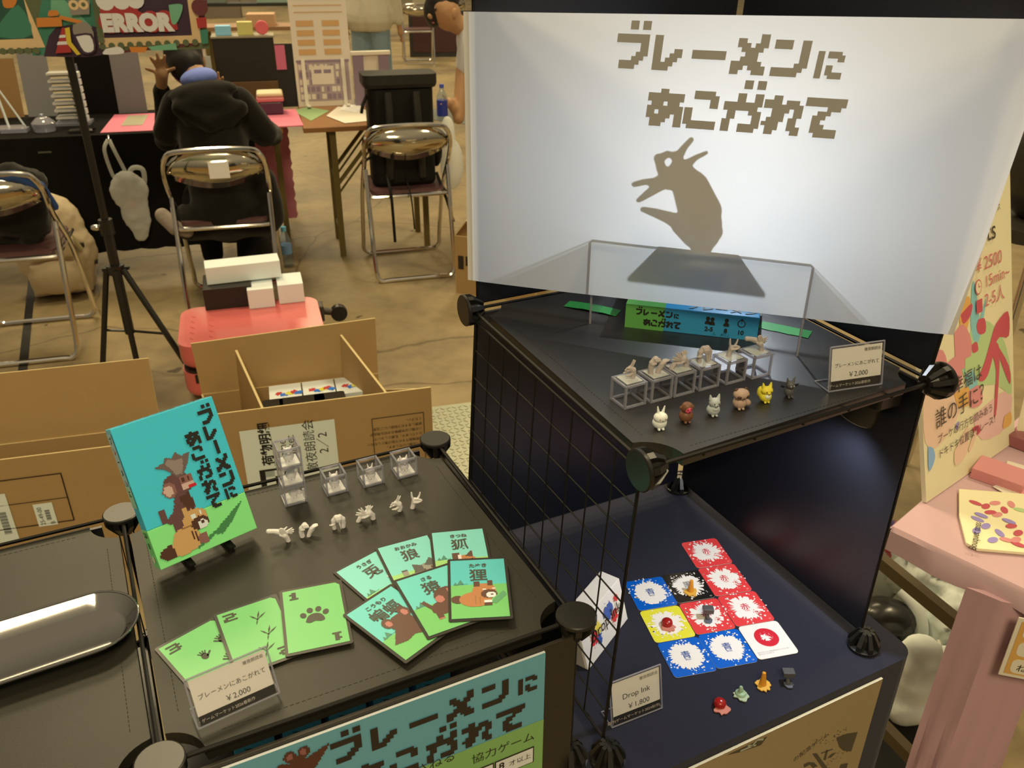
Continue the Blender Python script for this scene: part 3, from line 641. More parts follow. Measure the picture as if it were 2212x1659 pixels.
# ================================================================ hand figures and their clear cubes
def handmb(kind, Mx, mat):
    mb = MB(Mx @ MX.Scale(0.001, 4))
    c = lambda *q: mb.caps([tuple(p) for p in q], mat, None, n=8)
    if kind == 'fox':
        c((-3, 0, -0.5, 3), (-1.5, 0, 5, 2.9), (0.5, 0, 10, 4)); c((-1.6, 0, 12.5, 1.7), (-2.8, 0, 17, 1.4), (-3, .4, 22, 1.1)); c((4, 0, 12, 1.6), (6.4, 0, 16, 1.3), (7.6, .3, 20, 1))
        c((1, -2, 13, 1.6), (4, -4, 14, 1.4), (7.5, -5, 13, 1.1)); c((2.5, -2, 12.5, 1.6), (5.5, -4, 12.6, 1.3), (8.2, -5, 12, 1.1)); c((-1, -2.5, 9, 1.7), (3, -5, 10, 1.4), (7, -5.6, 11.4, 1.1))
    if kind == 'rabbit':
        c((3.5, 0, -0.5, 3), (5, 0, 5, 3.3), (3.6, 0, 10, 4), (0, 0, 13, 3.2)); c((1, 0, 13, 1.6), (3.8, .6, 17, 1.3), (6, 1, 21, 1)); c((-.5, 0, 14, 1.5), (1.8, -.4, 18.5, 1.2), (3.2, -.6, 23, 1))
        c((-1.5, -1, 13, 1.6), (-4.6, -1.6, 14.5, 1.3), (-7, -1.6, 12, 1.1), (-4.6, -1.6, 10.5, 1.1)); c((-1, -1, 11, 1.6), (-5, -1, 9.6, 1.3), (-8.4, -1, 8.4, 1)); c((3, -1.5, 7, 2), (-1.5, -2, 4.6, 1.6), (-5.5, -2, 5, 1.1))
    if kind == 'fists':
        c((-6, 0, -0.5, 3.2), (-6.6, 0, 6, 3.2), (-5.4, 0, 12, 3.8), (-1.6, 0, 16.4, 3.6)); c((1.6, -1, -0.5, 2.8), (3, -1, 4, 2.8), (6, -1, 9, 3.6), (8, -1, 11.4, 3.2))
        for k in range(4): c((-3.6+k*1.7, -2.6, 18-abs(k-1)*.5, 1.5), (-2.6+k*1.6, -4, 15.4, 1.3), (-2.4+k*1.4, -2.4, 13.4, 1.1))
        c((-6, -3, 11.5, 1.6), (-3, -4.4, 12.8, 1.3))
        for k in range(4): c((8.4, -3+k*1.6, 12.6, 1.3), (11, -3.2+k*1.7, 13.4, 1.1), (13.4, -3.2+k*1.8, 14.6-.6*k, .9))
        c((6, -3.4, 10.4, 1.4), (9.4, -4.6, 14, 1))
    if kind == 'arch':
        c((-5.5, 0, -0.5, 2.8), (-6, 0, 6, 3), (-5.4, 0, 12, 3.4), (-2, 0, 16.4, 3.2)); c((5.6, 0, -0.5, 2.8), (6.4, 0, 6, 2.9), (6, 0, 12, 3.4), (2.6, 0, 16.4, 3.2), (-2, 0, 16.4, 3))
        for k in range(4): c((-3+k*1.9, -2, 17.4, 1.4), (-2+k*1.6, -3.6, 14.6, 1.2), (-1.6+k*1.3, -3.4, 11.4, 1))
        c((1, -2.4, 12, 1.5), (1.6, -3.4, 6, 1.2), (2.4, -3.4, 0.4, .8)); c((-5.4, -2.4, 8, 1.7), (-8, -3, 7.6, 1.4), (-10.6, -3, 8.2, 1))
    if kind == 'cross':
        c((-9, 0, -0.5, 2.8), (-6.5, 0, 4, 2.9), (-2, 0, 8, 3.4)); c((9, 0, -0.5, 3.3), (8.4, 0, 5, 3.5), (5, -1, 10, 3.8))
        for a, b in ((-11, 12), (-10, 15), (-7.4, 19), (-4.4, 20.4)): c((1, -2.6, 9.5, 1.5), (a*.55, -3.2, 9+(b-9)*.6, 1.3), (a, -3.4, b, .9))
        for a, b in ((1.5, 18), (4.6, 19), (7, 18.6), (9.6, 17)): c((5, 0, 11.5, 1.5), ((5+a)/2, .6, 15, 1.2), (a, 1, b, .9))
        c((5, -3, 8, 1.6), (-1, -4.6, 6.6, 1.2), (-5, -4.8, 6.8, .9)); c((-1, 1, 9, 1.4), (3, 2.4, 14, 1), (3.6, 2.4, 17.4, .8))
    if kind == 'bird':
        c((-14.5, 0, 16.5, 3), (-9, 0, 15.4, 2.9), (-3, 0, 13, 3.6), (1, 0, 11.5, 3.2)); c((5.5, -2, -0.5, 2.8), (4.6, -2, 4, 2.9), (2.4, -2.6, 9, 3.6))
        for k in range(4): c((0.2+k*1.7, -3, 11.6, 1.4), (-1.6+k*1.5, -3.4, 16, 1.2), (-2.4+k*1.35, -3.6, 20.4-abs(k-1.4), 1))
        for a, b in ((11.5, 15), (13, 12.4), (12.6, 9.6), (10.6, 7.6)): c((3, 0, 11.4, 1.4), (7.5, .3, (11.4+b)/2, 1.2), (a, .6, b, .9))
        c((0.4, -3.4, 8.6, 1.5), (-2.8, -4, 11, 1.1)); c((1, 1.6, 13, 1.3), (6, 2, 16.6, .9))
    return mb.fuse(0.00042, 2)
CB = 0.0245
CUBE_A = M('case_lid', K(205, 210, 215), 0.35)
def cube(Mx, name, lab, cat, grp, plate_top, plate_mat):
    """clear display cube, plate at the top (upside down) or at the bottom"""
    t = thing(name, Mx, lab, cat, grp); s = CB; th = 0.0012
    mb = MB(Mx); 
    for x, y, w, d in ((0, -s/2+th/2, s, th), (0, s/2-th/2, s, th), (-s/2+th/2, 0, th, s-2*th), (s/2-th/2, 0, th, s-2*th)): mb.box((x, y, s/2), (w, d, s), ACR)
    mb.box((0, 0, th/2 if plate_top is None else (s-th/2)), (s-2*th, s-2*th, th), ACR)
    mb.build('clear_walls', t)
    mb = MB(Mx); e = s/2-0.0006; r = 0.00105
    for x in (-e, e):
        for y in (-e, e): mb.box((x, y, s/2), (2*r, 2*r, s), ACE)
    for z in (r, s-r):
        for sgn in (-e, e): mb.box((0, sgn, z), (s-4*r, 2*r, 2*r), ACE); mb.box((sgn, 0, z), (2*r, s-4*r, 2*r), ACE)
    mb.build('edge_frame', t)
    mb = MB(Mx); 
    if plate_top: mb.box((0, 0, s+0.0004), (s*.74, s*.74, 0.0008), plate_mat)
    else: mb.box((0, 0, 0.0020), (s-.004, s-.004, 0.0014), plate_mat)
    mb.build('plate', t); return t
LIDM = shader('frosted_lid', lambda nt: mixs(nt, 0.55, nd(nt, 'ShaderNodeBsdfTransparent').outputs[0], nd(nt, 'ShaderNodeBsdfDiffuse', Color=(0.75, 0.8, 0.8, 1)).outputs[0]))
LIDS = M('pale_plate', (0.8, 0.82, 0.84), 0.25)
yawA = math.atan2(EA.y, EA.x); yawB = math.atan2(EB.y, EB.x)
hk = ['rabbit', 'fists', 'cross', 'arch', 'fox', 'bird']
hl = ['taupe rabbit shaped hand figure on the leftmost clear cube of the upper shelf', 'taupe figure of two closed fists on the second cube of the upper shelf', 'taupe figure of crossed hands with spread fingers on the third clear cube',
      'taupe figure of two hands forming an arch on the fourth cube of the upper shelf', 'taupe hand figure with index and little finger raised on the fifth clear cube', 'taupe figure of flat hand over forearm on the last cube by the blue box']
ord_ = ['first from the left', 'second from the left', 'third from the left', 'fourth from the left', 'fifth from the left', 'rightmost, nearest the flat game box']
cubesA = [((1356, 867),), ((1412, 854),), ((1461, 842),), ((1514, 829),), ((1571, 816),), ((1626, 804),)]
for k, ((q,), kind) in enumerate(zip(cubesA, hk)):
    p = P(*q, ZA+.0003); Mx = T(p.x, p.y, ZA+.0003, R(28))
    cube(Mx, 'display_cube', 'empty clear cube on the upper shelf, '+ord_[k]+' of six', 'display cube', 'clear cubes on the upper shelf', True, LIDM)
    hs = 0.84 if kind in ('rabbit', 'fox') else 0.90
    handmb(kind, Mx @ MX.Translation((0, 0, CB+.001)) @ MX.Scale(hs, 4) @ RZ(R(-10)), TAUPE).build('hand_figurine', None, hl[k], 'hand figure', 'taupe hand figures', smooth=True)
# ================================================================ animal figurines
EYE = M('eye_dark', (0.02, 0.012, 0.008), 0.3)
def animal(kind, Mx, col, white=False, lab='', grp=None, detail=True):
    t = thing('animal_figurine', Mx, lab, 'figurine', grp); S = MX.Scale(0.001, 4); A = Mx @ S
    mats = col; m0 = mats[0]
    mb = MB(A); B_ = lambda *q, **k: mb.ell(q[:3], q[3:], m0, **k)
    hz_ = {'rabbit': 13, 'monkey': 14.2, 'wolf': 14.6, 'tanuki': 14.6, 'fox': 14, 'bat': 13.2, 'pig': 13}[kind]
    B_(0, 0, 6, 7.0, 6.4, 6.2) if kind != 'bat' else B_(0, 0, 6, 5.4, 5, 6)
    for x in (-2, 2): mb.ell((x, -4.6, 1.0), (1.5, 1.8, 1.2), m0)
    if kind == 'rabbit': B_(0, -1.2, 12, 6.8, 6, 5)
    elif kind == 'monkey': B_(0, -.6, 15, 6, 5.6, 5.6); B_(-6, 0, 15, 1.6, 1.2, 1.8); B_(6, 0, 15, 1.6, 1.2, 1.8)
    elif kind == 'wolf': B_(0, -1, 14.4, 6, 5.4, 5); B_(0, -5, 13, 2, 2.6, 1.8)
    elif kind == 'tanuki': B_(0, -1, 15.4, 8.2, 6.6, 5.6)
    elif kind == 'fox': B_(0, -1, 14, 7, 5.6, 4.6); B_(0, -6, 12.6, 1.6, 2.4, 1.3); B_(-5, 3, 11, 4, 4, 6.6)
    elif kind == 'bat': B_(0, -.8, 14, 5, 4.6, 4.8)
    elif kind == 'pig': B_(0, -1, 14, 6.2, 5.4, 5); B_(0, -6, 13, 2.2, 2, 1.6)
    def ear(x, z, w, h, lean, y=0): mb.caps([(x, y, z, w), (x+lean, y+.3, z+h, w*.42)], m0, n=8)
    if kind == 'rabbit': ear(-2, 16, 1.6, 6.6, -1.2); ear(2.2, 16, 1.6, 6.6, 1.6)
    if kind in ('wolf', 'fox'): ear(-4, 18, 2.2, 4.2, -.8); ear(4, 18, 2.2, 4.2, .8)
    if kind == 'pig': ear(-4, 18, 1.8, 2.4, -1); ear(4, 18, 1.8, 2.4, 1)
    if kind == 'bat': ear(-3, 17.6, 1.7, 5, -1.4); ear(3, 17.6, 1.7, 5, 2)
    if kind == 'tanuki': mb.ell((8, 1, 4.6), (5, 3.4, 3.4), m0, rot=RY(R(25)))
    if kind == 'wolf': mb.ell((0, -5, 8.6), (3.4, 1.8, 1.6), m0)
    mb.fuse(0.00045, 3).build('body', t, smooth=True)
    e = lambda mat, *q: MB(A).ell(q[:3], q[3:], mat)
    if detail:
        ey = {'rabbit': (2.6, -6.7, 12.6), 'monkey': (1.7, -6.3, 15.4), 'wolf': (2.2, -6.0, 15), 'tanuki': (3.4, -7.25, 15), 'fox': (2.6, -6.2, 14.2), 'bat': (1.8, -5.1, 14.4), 'pig': (2, -6, 15)}[kind]
        em = mats[2] if len(mats) > 2 and kind in ('rabbit', 'bat') else EYE
        for sx in (-1, 1): e(em, sx*ey[0], ey[1], ey[2], .62, .5, .62).build('eye', t, smooth=True)
        nz_ = {'rabbit': (0, -7.1, 11.2, .5, .4, .35), 'monkey': (0, -6.9, 13.4, .8, .4, .35), 'wolf': (0, -7.6, 13.4, .7, .6, .55), 'tanuki': (0, -7.75, 13.4, .8, .6, .6), 'fox': (0, -8.3, 12.7, .7, .6, .55), 'bat': (0, -5.6, 12.6, .6, .4, .4), 'pig': (0, -8, 13, .8, .3, .5)}[kind]
        e(EYE, *nz_).build('nose', t, smooth=True)
    if kind == 'monkey': e(mats[1], 0, -4.0, 14.2, 3.7, 2.5, 3.9).build('face', t, smooth=True)
    if kind == 'tanuki' and len(mats) > 1:
        mb = MB(A); mb.ell((-3.4, -5.2, 14.6), (2.7, 2.0, 2.3), mats[1]); mb.ell((3.4, -5.2, 14.6), (2.7, 2.0, 2.3), mats[1]); mb.build('eye_patch', t, smooth=True)
        for sx in (-1, 1): e(mats[1], sx*5, .5, 20, 2, 1.2, 1.7).build('ear', t, smooth=True)
    if kind == 'fox' and len(mats) > 1: mb = MB(A); mb.ell((0, -4.6, 8), (3.6, 2.4, 3), mats[1]); mb.build('belly', t, smooth=True)
    if kind == 'bat':
        for sx in (-1, 1):
            mb = MB(A); w = [(0, 0), (sx*3, 2), (sx*6.6, 2.6), (sx*5, .4), (sx*3.4, -.6), (sx*1.6, -.2)]
            if sx < 0: w = w[::-1]
            mb.prism([(sx*4.6+x, z) for x, z in w], -.4, .4, mats[1], MX.Translation((0, 1, 11.4)) @ RX(R(90))); mb.build('wing', t)
        e(mats[3] if len(mats) > 3 else mats[1], 0, -4.1, 12, 2.2, 1.4, 1.4).build('snout', t, smooth=True)
    return t
AM = lambda n, c: M(n, W(*c), 0.5, sss=0.05)
YEL = AM('fig_yellow', (235, 205, 48))
figs = [('rabbit', (1425, 929), [AM('fig_ivory', (238, 228, 190)), AM('fig_ivory', ()) if 0 else None, AM('fig_rose', (186, 110, 90))], 'ivory rabbit figurine, the front one at the left end of the animal row', 1.0),
        ('monkey', (1482, 914), [AM('fig_brown', (118, 72, 40)), AM('fig_pinkred', (232, 84, 92))], 'brown monkey figurine with a pink red face', 1.0),
        ('wolf', (1541, 900), [AM('fig_grey', (186, 180, 152))], 'pale grey wolf figurine between the monkey and the raccoon dog', .95),
        ('tanuki', (1598, 885), [AM('fig_tan', (190, 150, 110)), AM('fig_darkbrown', (92, 58, 36))], 'tan raccoon dog figurine with dark eye patches', 1.0),
        ('fox', (1654, 871), [YEL, AM('fig_white', (238, 226, 170))], 'yellow fox figurine with a white belly', .9),
        ('bat', (1705, 860), [AM('fig_charcoal', (86, 80, 68)), AM('fig_black', (26, 24, 22)), AM('fig_pale', (220, 205, 170)), AM('fig_umber', (76, 58, 44))], 'charcoal bat figurine with black wings, last at the right of the row', .92)]
for kind, q, col, lab, sc_ in figs:
    p = P(*q, ZA+.0002); animal(kind, T(p.x, p.y+.004, ZA+.0002, R(14)) @ MX.Scale(sc_, 4), col, lab=lab, grp='painted animal figurines')
# ================================================================ price signs
DARKB = M('sign_black_band', (0.022, 0.020, 0.018), 0.35); SINK = M('sign_ink', (0.06, 0.055, 0.05), 0.7); SCARD = M('sign_card', (0.80, 0.80, 0.79), 0.6)
def sign(qL, qR, qTL, z, lines, lab, cat='price sign', lean=12, foot=0.024):
    a, b = P(*qL, z), P(*qR, z); x = (b-a).normalized(); yb = UP.cross(x); w = (b-a).length; up = (UP*math.cos(R(lean))+yb*math.sin(R(lean)))
    Fm = frame(a+UP*0.0009, x, up); n = Fm.to_3x3() @ V((0, 0, 1)); q = PV(*qTL, a, n); h = (q-a).dot(up)
    t = thing('price_sign', frame((a+b)/2, x, yb), lab, cat)
    mb = MB(Fm); mb.box((w/2, h/2, -.0016), (w, h, .0012), ACR); mb.box((w/2, h/2, .0012), (w, h, .0010), ACR); mb.box((w/2, h-.0006, 0), (w, .0012, .003), ACR)
    mb.M = frame(a+UP*0.0007, x, yb); mb.box((w/2, foot/2, 0), (w, foot, .0012), ACR); ah = mb.build('acrylic_holder', t)
    mb = MB(Fm)
    for p0, p1 in (((0, 0, 0), (w, 0, 0)), ((w, 0, 0), (w, h, 0)), ((w, h, 0), (0, h, 0)), ((0, h, 0), (0, 0, 0))): mb.tube([p0, p1], 0.0009, ACE, n=6)
    mb.M = frame(a+UP*0.001, x, yb)
    mb.tube([(0, 0, 0), (0, foot, 0), (w, foot, 0), (w, 0, 0)], 0.0008, ACE, n=6); mb.build('holder_edge', ah)
    mb = MB(Fm); m_ = w*.035; ch0, ch1 = h*.03, h*.955; bh = h*.22
    mb.box((w/2, (ch0+ch1)/2, -.0002), (w-2*m_, ch1-ch0, .0005), SCARD); mb.rect(m_, ch0, w-m_, bh, DARKB, None, .0002)
    sc_ = mb.build('sign_card', t)
    mb = MB(Fm); zt = .00035
    mb.text(lines[0], h*.085, w-m_-.002, h*.83, SINK, None, zt, 'R')
    s1 = min(h*.135, (w-2*m_)*.90/11) if len(lines[1]) > 9 else h*.17
    mb.text(lines[1], s1, w/2, h*.53, SINK, None, zt, 'C'); mb.text(lines[2], h*.16, w*.53, h*.28, SINK, None, zt, 'C')
    mb.text(lines[3], h*.082, w*.36 if len(lines[3]) < 18 else w*.4, h*.085, M('sign_pale_ink', (0.6, 0.58, 0.54), 0.7), None, zt, 'C'); mb.build('lettering', sc_)
    return t
L0 = '徹夜朗読会'; L1 = 'ブレーメンにあこがれて'
sign((1789, 848), (1904, 831), (1777, 755), ZA, (L0, L1, '￥2,000', '・ゲームマーケット2026春新作'), 'clear price sign reading 2,000 on the upper shelf by the right rack joint')
sign((1322, 1573), (1430, 1530), (1315, 1478), ZC, (L0, 'Drop Ink', '￥1,800', '・旧作(ゲームマーケット2024秋作)'), 'clear price sign reading 1,800 on the navy cloth')
sign((429, 1577), (604, 1498), (401, 1471), ZB-.002, (L0, L1, '￥2,000', '・ゲームマーケット2026春新作'), 'clear price sign reading 2,000 before the green number cards', lean=28)
# ================================================================ ink cards on the navy cloth
CR_ = M('card_red', K(222, 66, 74), 0.35); CBl = M('card_blue', K(4, 96, 216), 0.35); CY = M('card_yellow', K(226, 228, 66), 0.35); CK = M('card_black', (0.012, 0.012, 0.012), 0.35); CWh = M('card_white', (0.84, 0.84, 0.86), 0.35)
PR = M('print_red', K(206, 34, 58), 0.4); PB = M('print_blue', K(40, 84, 170), 0.4); PG = M('print_grey', (0.25, 0.25, 0.26), 0.5)
oc = lambda x, y: P(1300+x/3.456, 1120+y/3.456, ZC+.0004)
cards = [('red1', [(590, 183), (850, 147), (972, 332), (718, 373)], CR_, '赤', 'red ink card at the far end, topmost of the right column'),
         ('red2', [(720, 378), (978, 337), (1122, 535), (850, 583)], CR_, '赤', 'red ink card beside the black card, second from the far end'),
         ('red3', [(868, 590), (1135, 543), (1290, 755), (1005, 805)], CR_, '赤', 'red ink card bordering the white card'),
         ('white', [(1018, 815), (1298, 760), (1470, 1000), (1180, 1058)], CWh, None, 'white ink card with a round red mark'),
         ('black', [(448, 420), (715, 385), (845, 590), (570, 637)], CK, '黒', 'black ink card under a yellow cone token'),
         ('blue1', [(185, 468), (445, 435), (560, 650), (272, 693)], CBl, '青', 'blue ink card left of the black card'),
         ('yellow', [(278, 705), (570, 650), (700, 870), (408, 930)], CY, '黄', 'yellow ink card under a red dome token'),
         ('red4', [(578, 645), (860, 598), (998, 810), (705, 870)], CR_, '赤', 'red ink card under the grey hammer token'),
         ('blue2', [(405, 935), (715, 880), (855, 1135), (560, 1195)], CBl, '青', 'blue ink card nearest the price sign'),
         ('blue3', [(715, 880), (1010, 822), (1168, 1060), (865, 1128)], CBl, '青', 'blue ink card between the other near blue card and the white card')]
CX = V((math.cos(R(13.3)), math.sin(R(13.3)), 0)); CY_ = V((-CX.y, CX.x, 0)); CC_ = {}
for k, (nm, qs, mat, kj, lab) in enumerate(cards):
    c = sum((oc(*q) for q in qs), V((0, 0, 0)))/4; Mx = frame(V((c.x, c.y, ZC+.0002)), CX, CY_); CC_[nm] = c
    mb = MB(Mx); w, h = .0555, .0582
    mb.prism(rrect(w, h, .005, 5), 0, .0005, CWh, top=mat); z = .0008
    if kj in ('赤', '青', '黒', '黄'):
        mb.splat(0, .001, .0235, CWh, None, z, n=72, seed=k+(3 if kj == '赤' else 9), rough=.42 if kj != '青' else .26, dots=40)
        pm = {'赤': PR, '青': PB, '黒': PG, '黄': PG}[kj]
        mb.text(kj, .0130, 0, -.0020, pm, None, z+.0002, 'C', bold=.01); mb.text({'赤': 'Red', '青': 'Blue', '黒': 'Black', '黄': 'Yellow'}[kj], .0042, 0, -.0062, pm, None, z+.0002, 'C')
        mb.text({'赤': '17', '青': '14', '黒': '13', '黄': '12'}[kj], .0034, .0235, -.0262, CWh, None, z, 'R')
        if kj == '赤':
            rr = random.Random(k)
            for j in range(26): a = rr.random()*6.28; q = .0055*rr.random(); mb.disc(.012+q*math.cos(a), -.0095+q*math.sin(a), .0006, .0006, CR_, None, z+.0002, n=6)
    else:
        mb.disc(0, .004, .0155, .0158, PR, None, z, n=36); mb.splat(-.001, .004, .0075, CWh, None, z+.0002, n=30, seed=5, rough=.75, dots=22)
        mb.text('絵のついたコマと絵を重ねるカードの上に置く', .0021, -.024, -.0195, PG, None, z); mb.text('置いたカードを捨てる', .0021, -.024, -.0225, PG, None, z)
    mb.build('ink_card', None, lab, 'game card', 'ink splash cards')
TR = lambda n, c: M(n, K(*c), 0.25, trans=0.25, sss=0.1)
def token(kind, Mx, cols, lab):
    t = thing('ink_token', Mx, lab, 'game piece', 'ink drop tokens'); A = Mx @ MX.Scale(.001, 4); rd = random.Random(len(lab))
    pl = []; n = 22
    for k in range(n):
        a = 6.2832*k/n; r = 10.6*(0.62+.38*rd.random()) if kind != 'hammer' else 6.4*(.7+.3*rd.random()); pl.append((r*math.cos(a)+(0 if kind != 'hammer' else 0), r*math.sin(a)-(3 if kind in ('hammer', 'dome') else 0)))
    mb = MB(A); mb.prism([(q.x, q.y) for q in catmull([(*p, 0) for p in pl]+[(*pl[0], 0)], 2)][:-1], 0, 1.6, cols[1]); mb.build('puddle', t, bevel=.0004)
    mb = MB(A)
    if kind == 'dome':
        mb.lathe([(7.2, 1.6), (7.4, 3.4), (6.6, 6.4), (4.4, 8.4), (0.5, 9.2)], cols[0], MX.Translation((0, 2.4, 0)), n=20); nm = 'dome'
    elif kind == 'cone':
        mb.lathe([(4.6, 1.6), (4.2, 3), (3.6, 8), (2.4, 17), (2.2, 18.4), (0.3, 18.6)], cols[0], MX.Translation((0, 2, 0)) @ RX(R(-4)), n=16); nm = 'cone'
    elif kind == 'stub':
        mb.lathe([(7, 1.6), (6, 3.6), (3, 5), (2.2, 11), (1.4, 12), (.2, 12.2)], cols[0], MX.Translation((0, 2, 0)) @ RX(R(-6)), n=12); nm = 'drip'
    else:
        mb.tube([(0, -1, 1), (.2, 1.5, 6), (.4, 3, 10)], [3.4, 2.4, 2.8], cols[0], n=8); mb.box((0.4, 4.4, 12.6), (14, 10, 7.4), cols[0], MX.Rotation(R(-14), 4, 'Z')); nm = 'hammer_head'
    mb.build(nm, t, smooth=kind != 'hammer', bevel=.0009 if kind == 'hammer' else 0)
tY = (TR('token_yellow', (238, 172, 60)), TR('token_pale_yellow', (244, 196, 92))); tR = (TR('token_red', (176, 34, 34)), TR('token_pink', (226, 150, 140))); tG = (TR('token_grey', (96, 98, 108)), TR('token_slate', (112, 120, 142))); tM = (TR('token_mint', (170, 204, 180)), TR('token_mint_pale', (190, 214, 192)))
def tok(kind, q, z, cols, lab): p = P(*q, z); token(kind, T(p.x, p.y, z, R(13)), cols, lab)
ZCT = ZC+.0014
tok('cone', (1493, 1280), ZCT, tY, 'yellow cone token standing on the black card')
tok('dome', (1442, 1352), ZCT, tR, 'red dome token sitting on the yellow card')
tok('hammer', (1528, 1338), ZCT, tG, 'grey hammer shaped token on a red card')
tok('dome', (1556, 1527), ZC+.0004, tR, 'red dome token on the navy cloth by the front edge')
tok('stub', (1601, 1503), ZC+.0004, tM, 'mint green drip token on the navy cloth')
tok('cone', (1649, 1482), ZC+.0004, tY, 'yellow cone token on the navy cloth')
tok('hammer', (1701, 1476), ZC+.0004, tG, 'grey hammer shaped token on the navy cloth at the right')
# white box of the ink game, lying on its long side
a, b = P(1271, 1449, ZC), P(1356, 1338, ZC); XD = (b-a).normalized(); YD = UP.cross(XD); LD_ = (b-a).length
FD = frame(a+UP*.0004, XD, YD); hD = .060
ib = thing('game_box', FD, 'white game box with a colour splash logo behind the wire panel', 'game box')
BXW = M('white_box', (0.82, 0.82, 0.84), 0.3)
along = MX(((0, 0, 1, 0), (1, 0, 0, 0), (0, 1, 0, 0), (0, 0, 0, 1)))      # section y z, pulled along x
sec = [(0, 0), (.055, 0), (.044, hD), (.017, hD)]
mb = MB(FD); mb.prism(sec, 0, LD_, BXW, along); mb.build('box_body', ib, bevel=.001)
mb = MB(FD); mb.prism([(.004, .003), (.051, .003), (.042, hD-.003), (.019, hD-.003)], -.0012, 0, M('inner_grey', (0.45, 0.44, 0.42), 0.5), along); mb.build('end_flap', ib)
FF = frame((0, -.0008, 0), (1, 0, 0), (0, .017, hD)); mb = MB(FD)
SB, SR, SY = M('splash_blue', K(52, 92, 190), 0.4), M('splash_red', K(214, 52, 62), 0.4), M('splash_yellow', K(226, 216, 90), 0.4)
for x, y, r, m_, s in ((.036, .036, .010, SY, 3), (.066, .040, .013, SB, 4), (.078, .026, .0105, SR, 6), (.026, .029, .0105, SR, 8), (.036, .021, .008, SB, 2), (.088, .046, .006, SR, 11)): mb.splat(x, y, r, m_, FF, 0.0001*s/3, n=26, seed=s, rough=.6, dots=10)
mb.build('splash_logo', ib); mb = MB(FD)
mb.text('Drop Ink', .0215, .056, .026, INK, FF, .0012, 'C', sx=.95); mb.build('lettering', ib); mb = MB(FD)
mb.flat([(.04, .006), (.06, .006), (.055, .014), (.045, .014)], M('print_pink', K(220, 150, 160), .4), frame((0, .017, hD+.0007), (1, 0, 0), (0, 1, 0)) @ MX.Translation((-.03, .006, 0)))
mb.build('pink_mark', ib)
# ================================================================ standing game box on the low rack
ZBs = ZS+.0002
a, b = P(348, 1232, ZB+.010), P(553, 1142, ZB+.010); XG = (b-a).normalized(); YG = UP.cross(XG); WG = .103; HG = .1475; lean = R(25)
UG = UP*math.cos(lean)+YG*math.sin(lean); FG = frame(a, XG, UG)            # x right, y up the face, z to the visitor
gx = thing('game_box', FG, 'blue and green game box with pixel animals propped up on the low rack', 'game box')
dG = .0215
SKY = M('box_sky', W(72, 190, 214), 0.22); GRS = M('box_grass', W(142, 222, 116), 0.22); SIDE = M('box_side_pale', W(150, 190, 170), 0.3)
mb = MB(FG); mb.box((WG/2, HG*.64, -dG/2), (WG, HG*.72, dG), SKY); mb.box((WG/2, HG*.14, -dG/2), (WG, HG*.28, dG), GRS); mb.build('box_body', gx, bevel=.0007)
mb = MB(FG); z = .0006; c = .00155
MB1, MB2, MB3, TB1, TB2, TB3, WT, RD = [M('print_'+n, W(*q), .35) for n, q in dict(monkey_brown=(104, 66, 56), monkey_light=(206, 164, 132), monkey_mid=(142, 92, 74), tan=(206, 152, 84), tan_dark=(84, 48, 32), tan_line=(150, 104, 54), white=(224, 216, 200), red=(216, 62, 44)).items()]
SHD = M('print_green_dark', W(72, 128, 66), .35)
g = lambda u, v: (u*WG, v*HG)
su = [.097-.16*.83+.05, .83]; sv = [.0704, .72]
def ux(u): return su[0]+u*su[1]
def vy(v): return sv[0]+v*sv[1]
g = lambda u, v: (ux(u)*WG, vy(v)*HG)
def E(u, v, a, b, m): return ('e', ux(u)*WG, vy(v)*HG, a*WG*.88, b*WG*.9, m)
def Rr(u0, v0, u1, v1, m): return ('r', ux(u0)*WG, vy(v0)*HG, ux(u1)*WG, vy(v1)*HG, m)
def Pg(q, m): return ('p', [g(*k) for k in q], m)
su_, sv_ = su[:], sv[:]; su[:] = [0, 1]; sv[:] = [0, 1]
mb.pix([Pg([(.33, .045), (.62, .11), (.55, .07), (.4, .035)], SHD), Pg([(.56, .09), (.95, .24), (.78, .12), (.66, .065)], SHD)], c, None, z); su[:] = su_; sv[:] = sv_
mb.pix([Rr(.16, .30, .245, .43, MB1), Pg([(.2, .30), (.33, .38), (.42, .56), (.56, .56), (.58, .36), (.5, .2), (.42, .28), (.36, .18), (.28, .18), (.27, .26)], MB1),
        Pg([(.42, .50), (.56, .54), (.58, .36), (.48, .34)], TB2), E(.47, .60, .16, .13, MB1), E(.36, .575, .075, .085, MB3), E(.35, .57, .05, .06, MB2),
        Rr(.50, .56, .66, .655, MB3), Rr(.51, .53, .66, .585, MB2), Rr(.58, .535, .665, .562, RD), Rr(.53, .61, .555, .645, TB2), Rr(.60, .61, .625, .645, TB2)], c, None, z+.0002)
su[:] = [.05-.12*.75, .75]; sv[:] = [0, 1]
mb.pix([E(.24, .085, .12, .075, TB2), Pg([(.3, .04), (.28, .12), (.36, .2), (.52, .22), (.62, .2), (.66, .12), (.6, .05), (.42, .03)], TB1), E(.66, .235, .14, .12, TB1), Rr(.54, .28, .60, .335, TB1), Rr(.66, .30, .70, .345, TB2),
        E(.70, .2, .1, .075, TB2), Rr(.62, .245, .67, .27, WT), Rr(.73, .255, .76, .28, WT), E(.73, .185, .055, .05, WT), Rr(.72, .19, .75, .205, TB2),
        Rr(.55, .10, .57, .17, TB2), Rr(.59, .08, .61, .16, TB2), Pg([(.62, .06), (.62, .12), (.74, .13), (.74, .05)], MB3), Rr(.5, .3, .52, .24, TB3), Rr(.46, .2, .6, .215, TB3)], c, None, z+.0004)
su[:] = [-.01, 1.0]; g = lambda u, v: (ux(u)*WG, (.555+(v-.7)*.66)*HG)
